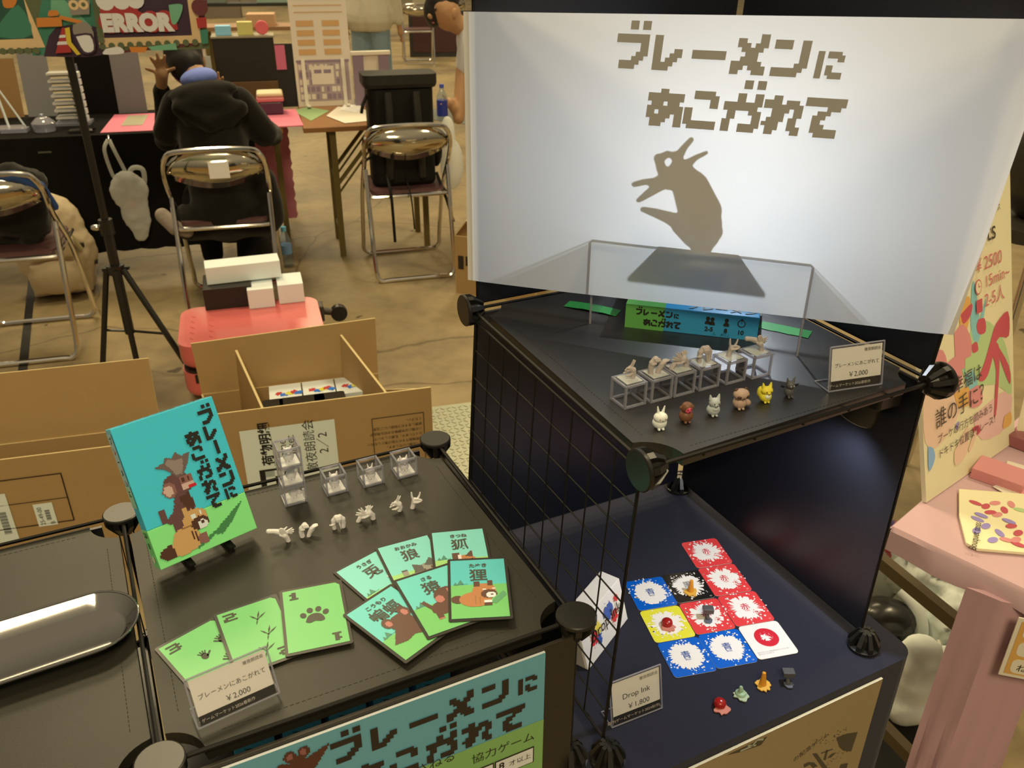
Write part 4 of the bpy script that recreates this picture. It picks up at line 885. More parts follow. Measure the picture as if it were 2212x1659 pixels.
mb.pix([Pg([(.43, .7), (.36, .8), (.26, .86), (.36, .88), (.38, .93), (.44, .9), (.49, .95), (.53, .89), (.62, .9), (.57, .8), (.5, .7)], M('print_bat_grey', W(112, 88, 72), .4))], .0011, None, z+.0003)
mb.pix([Pg([(.43, .72), (.40, .8), (.36, .86), (.40, .9), (.48, .86), (.54, .87), (.52, .78), (.49, .71)], M('print_bat_fur', W(146, 122, 100), .4))], .0011, None, z+.0005)
title_v(mb, WG*.805, WG*.615, HG*.965, HG*.815, .00182, .00160, INK, None, z+.0007)
mb.build('cover_print', gx)
mb = MB(FG); FL_ = frame((-.0006, 0, 0), (0, 0, 1), (0, 1, 0)) @ RZ(R(90)) if 0 else frame((-.0006, 0, -dG), (0, 0, 1), (0, 1, 0))
mb.rect(.002, HG*.62, dG-.002, HG*.97, SIDE, FL_); mb.rect(.002, HG*.44, dG-.002, HG*.6, M('box_side_green', W(150, 200, 150), .3), FL_)
for k, s_ in enumerate('ブレーメンに'): mb.text(s_, .0085, .011, HG*(.90-k*.075), RD if k % 3 == 1 else INKB, FL_, .0003, 'C', bold=.02)
mb.text('2-5', .0075, .012, HG*.23, INK, FL_, .0003, 'C', bold=.03); mb.text('8', .0085, .012, HG*.15, INK, FL_, .0003, 'C', bold=.03)
mb.disc(.011, HG*.07, .004, .004, CREAM, FL_, .0003)
FT = frame((0, HG+.0006, 0), (1, 0, 0), (0, 0, -1)); mb.text('ブレーメンにあこがれて', .0085, .008, .006, INK, FT, 0, bold=.03); mb.build('side_print', gx)
st = thing('plate_stand', frame((a.x, a.y, ZBs), XG, YG), 'small black stand that props up the blue and green game box', 'stand')
mb = MB(frame((a.x, a.y, ZBs), XG, YG)); hz_ = a.z-ZBs
for u in (.03, .073):
    mb.box((u, .030, .0012), (.006, .058, .0024), BLACK)
    mb.box((u, 0.008, hz_-.0085), (.006, .022, .002), BLACK); mb.tube([(u, .058, .002), (u, .052, .06)], .002, BLACK, n=6); mb.box((u, .03, hz_*.3), (.004, .06, .004), BLACK)
mb.build('stand_frame', st)
# ================================================================ clear cubes with white figures
LIDB = LIDS
yb_ = R(27)
def case(q, z, lab): p = P(*q, ZBs); cube(T(p.x, p.y, z, yb_), 'display_cube', lab, 'display cube', 'clear cubes with white figures', None, LIDB); return p
WM_ = [WHITE, WHITE, EYE]
white = {'rabbit': [WHITE, WHITE, WHITE], 'fox': [WHITE], 'wolf': [WHITE], 'pig': [WHITE], 'tanuki': [WHITE], 'monkey': [WHITE, WHITE], 'bat': [WHITE, WHITE, WHITE]}
def wfig(kind, p, z, lab, s=.88): animal(kind, T(p.x, p.y+.001, z+.0028, R(20)) @ MX.Scale(s, 4), white[kind], lab=lab, grp='white animal figurines', detail=False)
p = case((635, 1077), ZBs, 'bottom clear cube of the stack of three'); wfig('tanuki', p, ZBs, 'white raccoon dog figurine in the bottom cube of the stack', .78)
cube(T(p.x, p.y, ZBs+CB+.0002, yb_), 'display_cube', 'middle clear cube of the stack of three', 'display cube', 'clear cubes with white figures', None, LIDB); wfig('monkey', p, ZBs+CB, 'white monkey figurine in the middle cube of the stack')
cube(T(p.x, p.y, ZBs+2*CB+.0004, yb_), 'display_cube', 'top clear cube of the stack of three', 'display cube', 'clear cubes with white figures', None, LIDB); wfig('pig', p, ZBs+2*CB, 'white bat figurine with a snout in the top cube of the stack')
p = case((723, 1055), ZBs, 'single clear cube next to the stack of three'); wfig('wolf', p, ZBs, 'white wolf figurine in the cube next to the stack')
p = case((801, 1037), ZBs, 'single clear cube in the middle of the back row'); wfig('rabbit', p, ZBs, 'white rabbit figurine in the middle single cube')
p = case((873, 1019), ZBs, 'single clear cube nearest the back right joint of the low rack'); wfig('fox', p, ZBs, 'white fox figurine in the cube nearest the back right joint')
wh = [('bird', (612, 1168), 'white figure of flat hand over forearm, leftmost of the white hands', 1.0), ('fists', (664, 1157), 'white figure of two closed fists, second of the white hands', .95), ('arch', (732, 1140), 'white figure of two hands forming an arch, third of the white hands', .95),
      ('cross', (790, 1123), 'white figure of crossed hands with spread fingers, in the middle of the white hands', 1.0), ('rabbit', (857, 1104), 'white hand figure making a beak, fifth of the white hands', .95), ('fox', (896, 1096), 'white hand figure with raised fingers, rightmost of the white hands', 1.0)]
for kind, q, lab, s in wh:
    p = P(*q, ZBs); handmb(kind, T(p.x, p.y, ZBs, R(18)) @ MX.Scale(s*.93, 4), WHITE).build('hand_figurine', None, lab, 'hand figure', 'white hand figures', smooth=True)
# ================================================================ sleeved cards
SLV = M('card_sleeve', (.03, .028, .024), .3); CG = M('card_green', W(110, 182, 90), .35); CG2 = M('card_green_top', W(132, 216, 108), .3)
KI = M('card_ink', W(64, 58, 40), .5)
cardw, cardh = .0605, .0905; iw, ih = .0548, .0842
def sleeve(q, ang, z):
    p = P(*q, ZBs); A = T(p.x, p.y, z, R(ang)); return A @ MX.Translation((cardw/2, -cardh/2, 0))   # centre of the card
def blank(Mx, face):
    mb = MB(Mx); mb.prism(rrect(cardw, cardh, .002, 3), 0, .0008, SLV, top=SLV)
    x, y = iw/2, ih/2; k = .0035
    face(mb, x, y, .0010); return mb
PADS = [(-.0055, .003), (-.0022, .0058), (.0022, .0058), (.0055, .003)]
NUMS = {'1': ['..XX..', '.XXX..', '..XX..', '..XX..', '.XXXX.'], '2': ['XXXXX.', '....XX', '.XXXX.', 'XX....', 'XXXXXX'], '3': ['XXXXX.', '....XX', '.XXXX.', '....XX', 'XXXXX.']}
def numcard(q, ang, z, num, lab, art):
    def face(mb, x, y, zz):
        k = .004; mb.flat([(-x, -y), (x, -y), (x, y-k), (x-k, y), (-x, y)], CG, None, zz); mb.rect(-x, y*.74, x-k*.9, y, CG2, None, zz+.0001) if 0 else None
        mb.bitmap(NUMS[num], .0021, -x+.004, y-.004, KI, None, zz+.0003)
        F2 = RZ(math.pi); mb.bitmap(NUMS[num], .0021, -x+.004, y-.004, KI, F2, zz+.0003)
        art(mb, zz+.0003)
    blank(sleeve(q, ang, z), face).build('number_card', None, lab, 'game card', 'green number cards')
def paw(mb, z):
    for x, y in ((-.0105, .003), (-.004, .0085), (.004, .0085), (.0105, .003)): mb.disc(x, y, .0029, .0037, KI, None, z, rot=-x*30)
    mb.flat([(q.x, q.y) for q in catmull([(-.009, -.0065, 0), (-.006, .001, 0), (0, .0035, 0), (.006, .001, 0), (.009, -.0065, 0), (.005, -.0085, 0), (0, -.0070, 0), (-.005, -.0085, 0), (-.009, -.0065, 0)], 4)][:-1], KI, None, z)
def bird(mb, z):
    for cx, cy in ((.005, .018), (.009, -.006), (.002, -.026)):
        for a, l in ((125, .010), (70, .012), (35, .0115), (-110, .008)):
            mb.flat([(cx, cy), (cx+l*.5*math.cos(R(a-9)), cy+l*.5*math.sin(R(a-9))), (cx+l*math.cos(R(a)), cy+l*math.sin(R(a))), (cx+l*.5*math.cos(R(a+9)), cy+l*.5*math.sin(R(a+9)))], KI, None, z)
        mb.disc(cx, cy, .0012, .0012, KI, None, z, n=8)
def hands(mb, z):
    for cx, cy, s in ((.019, .012, -1), (-.002, .004, 1), (.014, -.014, -1), (-.004, -.026, 1)):
        mb.disc(cx, cy, .0032, .0042, KI, None, z, n=12)
        for a in (60, 82, 104, 128): mb.line([(cx+.003*math.cos(R(a)), cy+.0036*math.sin(R(a))), (cx+.0066*math.cos(R(a)), cy+.0078*math.sin(R(a)))], .0011, KI, None, z)
        mb.line([(cx+s*.002, cy-.001), (cx+s*.0062, cy+.0032)], .0018, KI, None, z)
z1 = ZBs+.0004
numcard((333, 1404), 45.7, z1, '3', 'green card numbered 3 with hand prints', hands); numcard((461, 1332), 29.4, z1+.0015, '2', 'green card numbered 2 with bird tracks', bird); numcard((604, 1284), 17.2, z1+.003, '1', 'green card numbered 1 with a paw print', paw)
MINT = [M('card_mint_%s' % n, W(*c), .3) for n, c in (('a', (134, 204, 168)), ('b', (112, 198, 166)), ('c', (94, 188, 164)))]
GRC = M('card_grass', W(118, 186, 90), .35); GRY = M('card_grass_pale', W(160, 200, 100), .35); TREE = M('card_tree', W(74, 128, 92), .4); SHC = M('card_shade_print', W(96, 152, 92), .4)
FOX, CAPK, CAPD, WOLF, WOLFD, RABB = [M('card_'+n, W(*q), .35) for n, q in dict(orange=(186, 118, 60), rose=(186, 112, 88), brown=(96, 60, 40), grey=(150, 138, 110), grey_dark=(90, 82, 66), cream=(230, 204, 170)).items()]
def animalcard(q, ang, z, furi, kanji, sky, grass, lab, shapes, tw=1.0, tree=True, hor=.0):
    def face(mb, x, y, zz):
        mb.rect(-x, -y, x, y, sky, None, zz); hy = hor*ih
        mb.rect(-x, -y, x, hy, grass, None, zz+.0002)
        if tree:
            for tx, ty, s in ((-x+.0095, hy+.001, .0046), (-x+.0045, hy, .003)): mb.flat([(tx-s*.7, ty), (tx+s*.7, ty), (tx, ty+s*1.5)], TREE, None, zz+.0004); mb.flat([(tx-s*.5, ty-.0003), (tx+s*1.6, ty+.0002), (tx+s*1.5, ty+.0008)], SHC, None, zz+.0004)
        mb.text(furi, .0062, 0, y-.0115, KI, None, zz+.0004, 'C', bold=.035); mb.text(kanji, .0185, 0, y-.0305, KI, None, zz+.0004, 'C', bold=.018, sx=tw)
        mb.pix(shapes(x, y, hy), .00085, None, zz+.0005, clip=(-x, -y, x, y))
    blank(sleeve(q, ang, z), face).build('animal_card', None, lab, 'game card', 'pixel animal cards')
def tanuki(x, y, h):
    return [Pg2([(.01, -.022), (.024, -.006), (.0265, -.012), (.016, -.024)], SHC), ('e', -.021, -.0165, .0065, .0055, CAPD), ('e', -.004, -.017, .0155, .0105, FOX), ('e', .005, -.005, .0115, .0105, FOX), ('r', -.0055, .001, .0005, .0085, CAPD), ('r', .0085, .002, .0135, .0095, CAPD),
            ('e', .0095, -.010, .008, .0062, CAPD), ('e', .0115, -.0115, .0048, .0042, WT), ('r', .011, -.0115, .0135, -.0098, CAPD), ('r', .003, -.004, .0065, -.0025, WT), ('r', .0125, -.003, .016, -.0015, WT), ('r', -.004, -.024, -.003, -.012, TB3), ('r', 0, -.024, .001, -.014, TB3), ('r', .004, -.026, .012, -.021, CAPD), ('r', .004, -.0225, .012, -.019, WT)]
Pg2 = lambda q, m: ('p', q, m)
def monkey(x, y, h):
    return [Pg2([(-.018, .001), (-.014, .003), (-.008, -.010), (-.012, -.011)], CAPD), ('e', 0, -.013, .012, .0095, CAPD), ('r', -.010, -.027, -.004, -.016, CAPD), ('r', .006, -.028, .013, -.016, CAPD), ('r', -.010, -.0275, -.004, -.0255, CAPK), ('r', .006, -.0285, .013, -.0265, CAPK), ('e', .009, .002, .0125, .012, CAPD), ('e', .001, -.001, .0045, .005, CAPK), ('r', .012, .003, .022, .010, CAPK)]
def batc(x, y, h):
    return [Pg2([(-.022, -.022), (-.010, -.008), (-.004, -.004), (.004, -.006), (.010, -.004), (.026, -.014), (.026, -.028), (.016, -.025), (.008, -.029), (0, -.024), (-.010, -.026)], CAPD), ('e', .002, -.004, .012, .012, CAPD), ('e', -.009, .004, .0055, .007, CAPD), ('e', .012, .006, .0055, .008, CAPD), ('e', -.0085, .003, .003, .0042, CAPK), ('e', .012, .005, .003, .0045, CAPK)]
def foxc(x, y, h): return [('e', .004, -.012, .012, .012, FOX), ('r', -.009, -.009, -.002, .004, CAPD), Pg2([(.004, -.002), (.010, .006), (.012, .006), (.012, -.004)], CAPD), ('r', -.003, -.006, 0, .001, RABB), ('r', .003, -.009, .0045, -.006, CAPD), ('r', .010, -.009, .0115, -.006, CAPD), ('e', -.006, -.022, .013, .008, FOX)]
def wolfc(x, y, h): return [('e', .010, -.012, .011, .011, WOLF), Pg2([(-.004, -.012), (-.003, .002), (.006, -.003), (.006, -.012)], WOLFD), Pg2([(.008, -.004), (.016, .006), (.019, .004), (.019, -.008)], WOLFD), ('r', .006, -.012, .008, -.009, CAPD), ('r', .014, -.011, .016, -.008, CAPD), ('r', -.016, -.012, -.010, -.003, WOLF), ('r', -.016, -.006, -.010, -.003, WOLFD), ('e', -.004, -.020, .012, .008, WOLF)]
def rabc(x, y, h): return [Pg2([(.006, .002), (.010, .003), (.020, -.014), (.016, -.026), (.010, -.02)], RABB), Pg2([(.012, .0), (.020, -.002), (.022, -.012), (.018, -.01)], CAPK), ('e', .018, -.022, .012, .012, RABB)]
zc = ZBs+.0004
animalcard((718, 1238), 43.6, zc, 'うさぎ', '兎', MINT[0], GRY, 'animal card with the rabbit, leftmost in the back row of cards', rabc, hor=-.12)
animalcard((809, 1187), 24.7, zc+.0014, 'おおかみ', '狼', MINT[0], GRY, 'animal card with the grey wolf, middle of the back row of cards', wolfc, hor=-.08, tree=False)
animalcard((927, 1155), 9.0, zc+.0028, 'きつね', '狐', MINT[0], GRY, 'animal card with the orange fox, at the right of the back row', foxc, hor=-.06)
animalcard((740, 1338), 47.8, zc+.0042, 'こうもり', '蝙蝠', MINT[1], GRC, 'animal card with the brown bat, its corner nearest the shelf edge', batc, tw=.9, hor=-.12)
animalcard((849, 1266), 27.6, zc+.0056, 'さる', '猿', MINT[1], GRC, 'animal card with the brown monkey, between the bat and raccoon dog cards', monkey, hor=-.05)
animalcard((967, 1222), 4.7, zc+.0070, 'たぬき', '狸', MINT[2], GRC, 'animal card with the raccoon dog, topmost of the fan', tanuki, hor=.05)
# ================================================================ steel tray
zt = ZBs; ca = P(236, 1360, zt); ta = R(29.5); FTt = T(ca.x, ca.y, zt, ta); wT = .042; Lh = .12
tr = thing('steel_tray', FTt, 'oblong polished steel tray on the left half of the low rack', 'tray')
def stad(r, dx, z): 
    pl = []
    for k in range(17): a = R(-90+180*k/16); pl.append((dx+r*math.cos(a), r*math.sin(a), z))
    for k in range(17): a = R(90+180*k/16); pl.append((-2*Lh+0.03+r*math.cos(a), r*math.sin(a), z))
    return pl
off = -.014
rings = [stad(wT, off, .0145), stad(wT-.0012, off, .0150), stad(wT-.0025, off, .0138), stad(wT-.012, off, .0035), stad(wT-.0145, off, .0020)]
mb = MB(FTt); vs = sum(rings, []); n = 34
mb.add(vs, [(i*n+k, i*n+(k+1) % n, (i+1)*n+(k+1) % n, (i+1)*n+k) for i in range(4) for k in range(n)]+[[4*n+k for k in range(n)]], STEEL)
under = [stad(wT, off, .014), stad(wT-.0105, off, .0014), stad(wT-.013, off, .0003)]; vs = sum(under, [])
mb.add(vs, [(i*n+(k+1) % n, i*n+k, (i+1)*n+k, (i+1)*n+(k+1) % n) for i in range(2) for k in range(n)]+[[2*n+k for k in range(n)][::-1]], STEEL)
mb.build('tray_body', tr, smooth=True)
mb = MB(FTt); mb.tube([(x, y, z+.0006) for x, y, z in stad(wT, off, .0145)], .0013, STEEL, n=8, closed=True); mb.build('rolled_rim', tr, smooth=True)
# ================================================================ open cardboard boxes behind the low rack
def slab(mb, a, b, c, d, mat, th=.005, edge=CARDE):
    """board between four corners"""
    nn = (b-a).cross(d-a).normalized()*th/2; p = [a, b, c, d]
    mb.add([q-nn for q in p]+[q+nn for q in p], [(3, 2, 1, 0), (4, 5, 6, 7)], mat); mb.add([q-nn for q in p]+[q+nn for q in p], [(i, (i+1) % 4, (i+1) % 4+4, i+4) for i in range(4)], edge)
def carton(Mx, w, d, h, flap, lab, name='cardboard_box', front_flap=False, side=True):
    t = thing(name, Mx, lab, 'cardboard box'); q = lambda x, y, z: Mx @ V((x, y, z))
    mb = MB(); th = .006
    slab(mb, q(0, 0, 0), q(w, 0, 0), q(w, 0, h), q(0, 0, h), CARD); slab(mb, q(0, d, 0), q(w, d, 0), q(w, d, h), q(0, d, h), CARD)
    slab(mb, q(0, 0, 0), q(0, d, 0), q(0, d, h), q(0, 0, h), CARD); slab(mb, q(w, 0, 0), q(w, d, 0), q(w, d, h), q(w, 0, h), CARD); slab(mb, q(0, 0, .004), q(w, 0, .004), q(w, d, .004), q(0, d, .004), CARD)
    mb.build('box_body', t)
    mb = MB(); slab(mb, q(0.002, d+.004, h), q(w-.002, d+.004, h), q(w-.002, d+.03, h+flap), q(0.002, d+.03, h+flap), CARD); mb.build('flap', t)
    return t, q
c0, c1 = P(424, 1058, .42), P(930, 836, .42)
XC = V((math.cos(R(16)), math.sin(R(16)), 0))
fr_, bk_ = P(930, 836, .42), P(818, 838, .42)
w2 = .62; o2 = P(930, 836, .42)-XC*w2; o2.z = 0
M2 = frame(o2, XC, UP.cross(XC)); d2 = .25; NC2 = V((XC.y, -XC.x, 0))
q = lambda x, y, z: M2 @ V((x, y, z))
ct = thing('cardboard_box', M2, 'open cardboard box with paper labels in front of the coral suitcase', 'cardboard box')
bkp = q(0, d2, 0); bq = lambda x, y: PV(x, y, bkp, NC2)
fl2 = M2.inverted() @ bq(818, 821); bl2 = M2.inverted() @ bq(436, 850); xr, xl = fl2.x, bl2.x
mb = MB(); slab(mb, q(0, 0, 0), q(w2, 0, 0), q(w2, 0, .42), q(0, 0, .42), CARD); slab(mb, q(xl, d2, 0), q(xr, d2, 0), q(xr, d2, .36), q(xl, d2, .36), CARD)
slab(mb, q(0, .003, 0), q(xl, d2, 0), q(xl, d2, .36), q(0, .003, .42), CARD); slab(mb, q(w2, .003, 0), q(xr, d2, 0), q(xr, d2, .30), q(w2, .003, .415), CARD); slab(mb, q(0, 0, .004), q(w2, 0, .004), q(xr, d2, .004), q(xl, d2, .004), CARD)
mb.build('box_body', ct)
tl2, tr2 = M2.inverted() @ PV(412, 742, q(0, d2+.012, 0), NC2), M2.inverted() @ PV(810, 687, q(0, d2+.012, 0), NC2)
mb = MB(); slab(mb, q(xl, d2+.003, .36), q(xr, d2+.003, .36), q(tr2.x, d2+.012, tr2.z), q(tl2.x, d2+.012, tl2.z), CARD); mb.build('flap', ct)
for (px_, py_), (fx, fy) in (((510, 755), (574, 897)), ((736, 722), (833, 847))):
    t_ = M2.inverted() @ bq(px_, py_); f_ = M2.inverted() @ PV(fx, fy, q(0, .006, 0), NC2)
    mb = MB(); slab(mb, q(f_.x-.02, .006, .02), q(t_.x-.02, d2-.004, .02), q(t_.x, d2-.004, t_.z), q(f_.x, .006, min(f_.z, .425)), CARD, .007); mb.build('divider', ct)
mb = MB(frame(q(0, -.004, 0), XC, UP)); LBL = M('label_paper', W(232, 226, 204), .4)
def pf(x, y): 
    A = frame(q(0, -.004, 0), XC, UP); r_ = A.inverted() @ PV(x, y, A.translation, A.to_3x3() @ V((0, 0, 1))); return (r_.x, r_.y)
l0, l1, l2, l3 = pf(533, 1043), pf(737, 990), pf(722, 905), pf(519, 948)
lx0, lx1 = l3[0], l2[0]; ly1 = l2[1]; ly0 = ly1-.20
mb.rect(lx0, ly0, lx1, ly1, LBL, None, .0005); FLB = MX.Translation((lx0, ly0, .001)) @ RZ(R(90)); wL = lx1-lx0
mb.text('荷物明細', .036, .075, -wL*.30, INK, FLB, 0, bold=.03); mb.text('Game', .033, .075, -wL*.46, INK, FLB, 0); mb.text('Market', .033, .07, -wL*.55, INK, FLB, 0)
mb.rect(lx0+wL*.14, ly0, lx0+wL*.50, ly0+.062, INK, None, .001); mb.rect(lx0+wL*.2, ly0, lx0+wL*.3, ly0+.055, LBL, None, .0013); mb.rect(lx0+wL*.2, ly0+.035, lx0+wL*.40, ly0+.055, LBL, None, .0013)
mb.text('徹夜朗読会', .036, .03, -wL*.76, INK, FLB, 0); mb.text('2／2', .036, .09, -wL*.90, INK, FLB, 0); mb.line([(lx0+wL*.315, ly0+.07), (lx0+wL*.315, ly1-.03)], .0012, INK, None, .001)
k0, k1, k2 = pf(803, 905), pf(914, 880), pf(917, 955)
for x0, y0, x1, y1 in ((k0[0], k0[1], k1[0], k0[1]), (k0[0], k0[1]-.16, k0[0], k0[1]), (k1[0], k0[1]-.16, k1[0], k0[1])): mb.line([(x0, y0), (x1, y1)], .0022, INKB, None, .001)
F180 = MX.Translation((k1[0]-.008, k0[1]-.008, .001)) @ RZ(math.pi) if 0 else MX.Translation((k1[0]-.006, k0[1]-.012, .001)) @ RZ(math.pi)
for k, s_ in enumerate(['ください。', '破損しますので取扱いにご注意', 'この箱には衣類等の大切な商品が', '入っています。乱暴にしないで', '精密機器ですので投げ落としのない', 'ようお願いいたします。']): mb.text(s_, .0105, 0, .004+k*.017, INKB, F180, 0)
mb.build('print_and_labels', ct)
# game boxes packed inside it
SPW = [M('splat_'+n, W(*c), .5) for n, c in (('red', (196, 54, 46)), ('blue', (44, 110, 170)), ('yellow', (222, 200, 60)))]
for k, u in enumerate((.155, .255, .355)):
    Mx = M2 @ MX.Translation((u, d2-.125, .258)); t = thing('game_box', Mx, 'white game box with colour splats packed in the open cardboard box, '+('left one', 'middle one', 'right one')[k], 'game box', 'white game boxes in the carton')
    m = MB(Mx); m.box((.049, .055, .055), (.096, .11, .11), WHITEBOX); m.build('box_body', t, bevel=.001)
    m = MB(Mx)
    for j, (x, y) in enumerate(((.03, .05), (.045, .04), (.06, .045), (.075, .05), (.088, .042))): m.splat(x, y, .014, SPW[j % 3], None, .1105+.0003*j, n=22, seed=j+k, rough=.6, dots=5)
    m.build('splash_print', t)
for k, (u, w_) in enumerate(((.15, .03), (.20, .10), (.30, .06))):
    m = MB(M2 @ MX.Translation((u, .05, .305))); m.prism(rrect(w_+.03, .055, .01, 4, w_/2, .03), 0, .083, BLACK); m.build('black_case', None, 'black case packed at the front of the open cardboard box, '+('left', 'middle', 'right')[k], 'case', 'black cases in the carton')
# the wide box at the left
XD1 = V((math.cos(R(15)), math.sin(R(15)), 0)); e1 = P(226, 965, .40); w1 = .95
o1 = e1+XD1*.135-XD1*w1; o1.z = 0; M1 = frame(o1, XD1, UP.cross(XD1)); d1 = .08; f1 = PV(335, 772, M1 @ V((0, d1+.03, 0)), V((XD1.y, -XD1.x, 0))).z-.40
ct, q = carton(M1, w1, d1, .40, f1, 'large open cardboard box with address labels at the left edge')
A1 = frame(q(0, -.004, 0), XD1, UP)
def p1(x, y): r_ = A1.inverted() @ PV(x, y, A1.translation, A1.to_3x3() @ V((0, 0, 1))); return (r_.x, r_.y)
mb = MB(A1)
zz = .001; tl, tr_, br, bl = p1(-60, 1055), p1(131, 1022), p1(158, 1123), p1(-50, 1170); ml, mr = p1(-60, 1105), p1(143, 1074)
mb.line([(tl[0], tr_[1]), (tr_[0], tr_[1])], .003, INK, None, zz); mb.line([(tr_[0], tr_[1]), (tr_[0], br[1])], .003, INK, None, zz); mb.line([(tl[0], br[1]), (tr_[0], br[1])], .003, INK, None, zz); mb.line([(tl[0], mr[1]), (tr_[0], mr[1])], .002, INK, None, zz)
s0, s1 = p1(70, 1090), p1(126, 1132); mb.rect(s0[0], s1[1], s1[0], s0[1], LBL, None, zz)
FS2 = MX.Translation((s0[0], s1[1], zz+.0005)) @ RZ(R(90)); mb.text('25-49-00', .016, .004, -.018, INK, FS2); mb.text('B', .016, .004, -.042, INK, FS2)
for k in range(12): mb.rect(s0[0]+.024, s1[1]+.018+k*.0028, s0[0]+.036, s1[1]+.018+k*.0028+(.0018 if k % 3 else .001), INK, None, zz+.0005)
r0, r1 = p1(-60, 1075), p1(38, 1150); mb.rect(r0[0], r1[1]-.03, r1[0], r0[1], LBL, None, zz); mb.rect(r0[0], r1[1]+.01, r1[0]-.042, r0[1]-.035, M('label_pink', W(226, 176, 160), .5), None, zz+.0005)
for k in range(22): mb.rect(r1[0]-.03, r1[1]+k*.0033, r1[0]-.012, r1[1]+k*.0033+(.002 if k % 3 else .0012), INK, None, zz+.0005)
mb.build('print_and_labels', ct)
# ================================================================ pink table of the neighbouring stand, at the right
PINKC = M('pink_cloth', W(206, 160, 138), .9, spec=.15, bump=.15, bscale=1200, sheen=.1, noise=.04, nscale=8); PINKD = M('pink_skirt', W(196, 146, 128), .9, spec=.15, noise=.06, nscale=9)
ZT = .72
ea, eb = P(1933, 1140, ZT), P(2212, 1272, ZT); XT = (eb-ea).normalized(); YT = UP.cross(XT)
tb = thing('sales_table', frame((ea.x, ea.y, 0), XT, YT), 'table with a pink cloth at the right of the tall rack', 'table')
FTB = WM[tb.name]
mb = MB(FTB); mb.box((.6, .30, ZT-.02), (1.2, .6, .036), M('table_board', W(120, 92, 56), .5)); mb.build('table_top', tb)
mb = MB(FTB); 
n = 30; vs = []
for k in range(n+1):
    u = -.004+1.21*k/n; wv = .003*math.sin(k*1.7)
    vs += [(u, .605, ZT+.001), (u, .0, ZT+.001), (u, -.006, ZT-.006), (u, -.008+wv, ZT-.043-.006*math.sin(k*.9))]
mb.add(vs, [(4*k+j, 4*k+j+1, 4*(k+1)+j+1, 4*(k+1)+j) for k in range(n) for j in range(3)], PINKC)
vs = []
for k in range(13):
    y = -.006+.61*k/12; vs += [(-.003, y, ZT+.001), (-.008, y, ZT-.005), (-.010, y, ZT-.05-.008*math.sin(k))]
mb.add(vs, [(3*k+j, 3*(k+1)+j, 3*(k+1)+j+1, 3*k+j+1) for k in range(12) for j in range(2)], PINKC)
mb.build('table_cloth', tb, smooth=True)
WOODB = M('brown_metal', W(86, 66, 34), .4, noise=.1)
mb = MB()
def hbar(q0, q1, z, r):
    a, b = P(*q0, z), P(*q1, z); d = (b-a).normalized(); mb.box((0, 0, 0), ((b-a).length+.06, r*2, r*2.6), WOODB, frame((a+b)/2, d, UP.cross(d)))
hbar((1905, 1213), (2075, 1352), .40, .011); mb.build('leg_brace', tb)
mb = MB(); hbar((1905, 1568), (1975, 1640), .14, .011); mb.build('leg_brace', tb)
for x, y in ((.24, .57), (1.15, .56), (1.15, .04)):
    mb = MB(FTB); mb.box((x, y, ZT/2-.02), (.024, .024, ZT-.04), WOODB); mb.build('table_leg', tb)
# skirted box in front of that table
sa, sb_, sc2 = P(2087, 1268, .69), P(2165, 1300, .69), P(2290, 1322, .69)
SKF = thing('cloth_skirt', MX.Translation(V((sb_.x, sb_.y, 0))), 'pink cloth covered stand at the right bottom with an orange sign', 'covered stand')
lx = (sc2-sb_).normalized(); bkv = (sa-sb_)
mb = MB(); N = 8
ptsT = [sa.lerp(sb_, k/6) for k in range(6)]+[sb_.lerp(sc2, k/8) for k in range(9)]
ptsT += [sc2+bkv, sa]
vs = []; L = len(ptsT)-1
for j in range(9):
    z = .69*(1-j/8)
    for k, p in enumerate(ptsT[:-1]): 
        d = V((p.x-sb_.x-.1, p.y-sb_.y-.1, 0)).normalized(); o_ = .012*j/8+.006*math.sin(k*2.1+j*.7)*(j/8)
        vs.append(V((p.x, p.y, max(z, .002)))+d*o_)
mb.add(vs, [(j*L+k, j*L+(k+1) % L, (j+1)*L+(k+1) % L, (j+1)*L+k) for j in range(8) for k in range(L)]+[list(range(L))[::-1]], PINKD)
mb.build('skirt_cloth', SKF, smooth=True)
nf = V((lx.y, -lx.x, 0)); FK = frame(sb_+nf*.014, lx, UP)
def pk(x, y): r_ = FK.inverted() @ PV(x, y, FK.translation, nf); return (r_.x, r_.y)
t0, t1 = pk(2198, 1325), pk(2181, 1452); OR_ = M('sign_orange', W(222, 160, 72), .5)
mb = MB(FK @ MX.Translation((t0[0], t1[1]+.0, .008))); hS = t0[1]-t1[1]
mb.prism([(0, 0), (.19, 0), (.19, hS), (0, hS)], 0, .002, CREAM); z = .0026
mb.rect(.006, .006, .184, hS-.006, OR_, None, z); 
for j in range(3): mb.prism(rrect(.165, hS*.24, .008, 3, .095, hS*(.2+.3*j)), z, z+.0004, CREAM)
mb.text('ねこ', hS*.14, .02, hS*.13, INKB, None, z+.0008); mb.build('orange_sign', SKF)
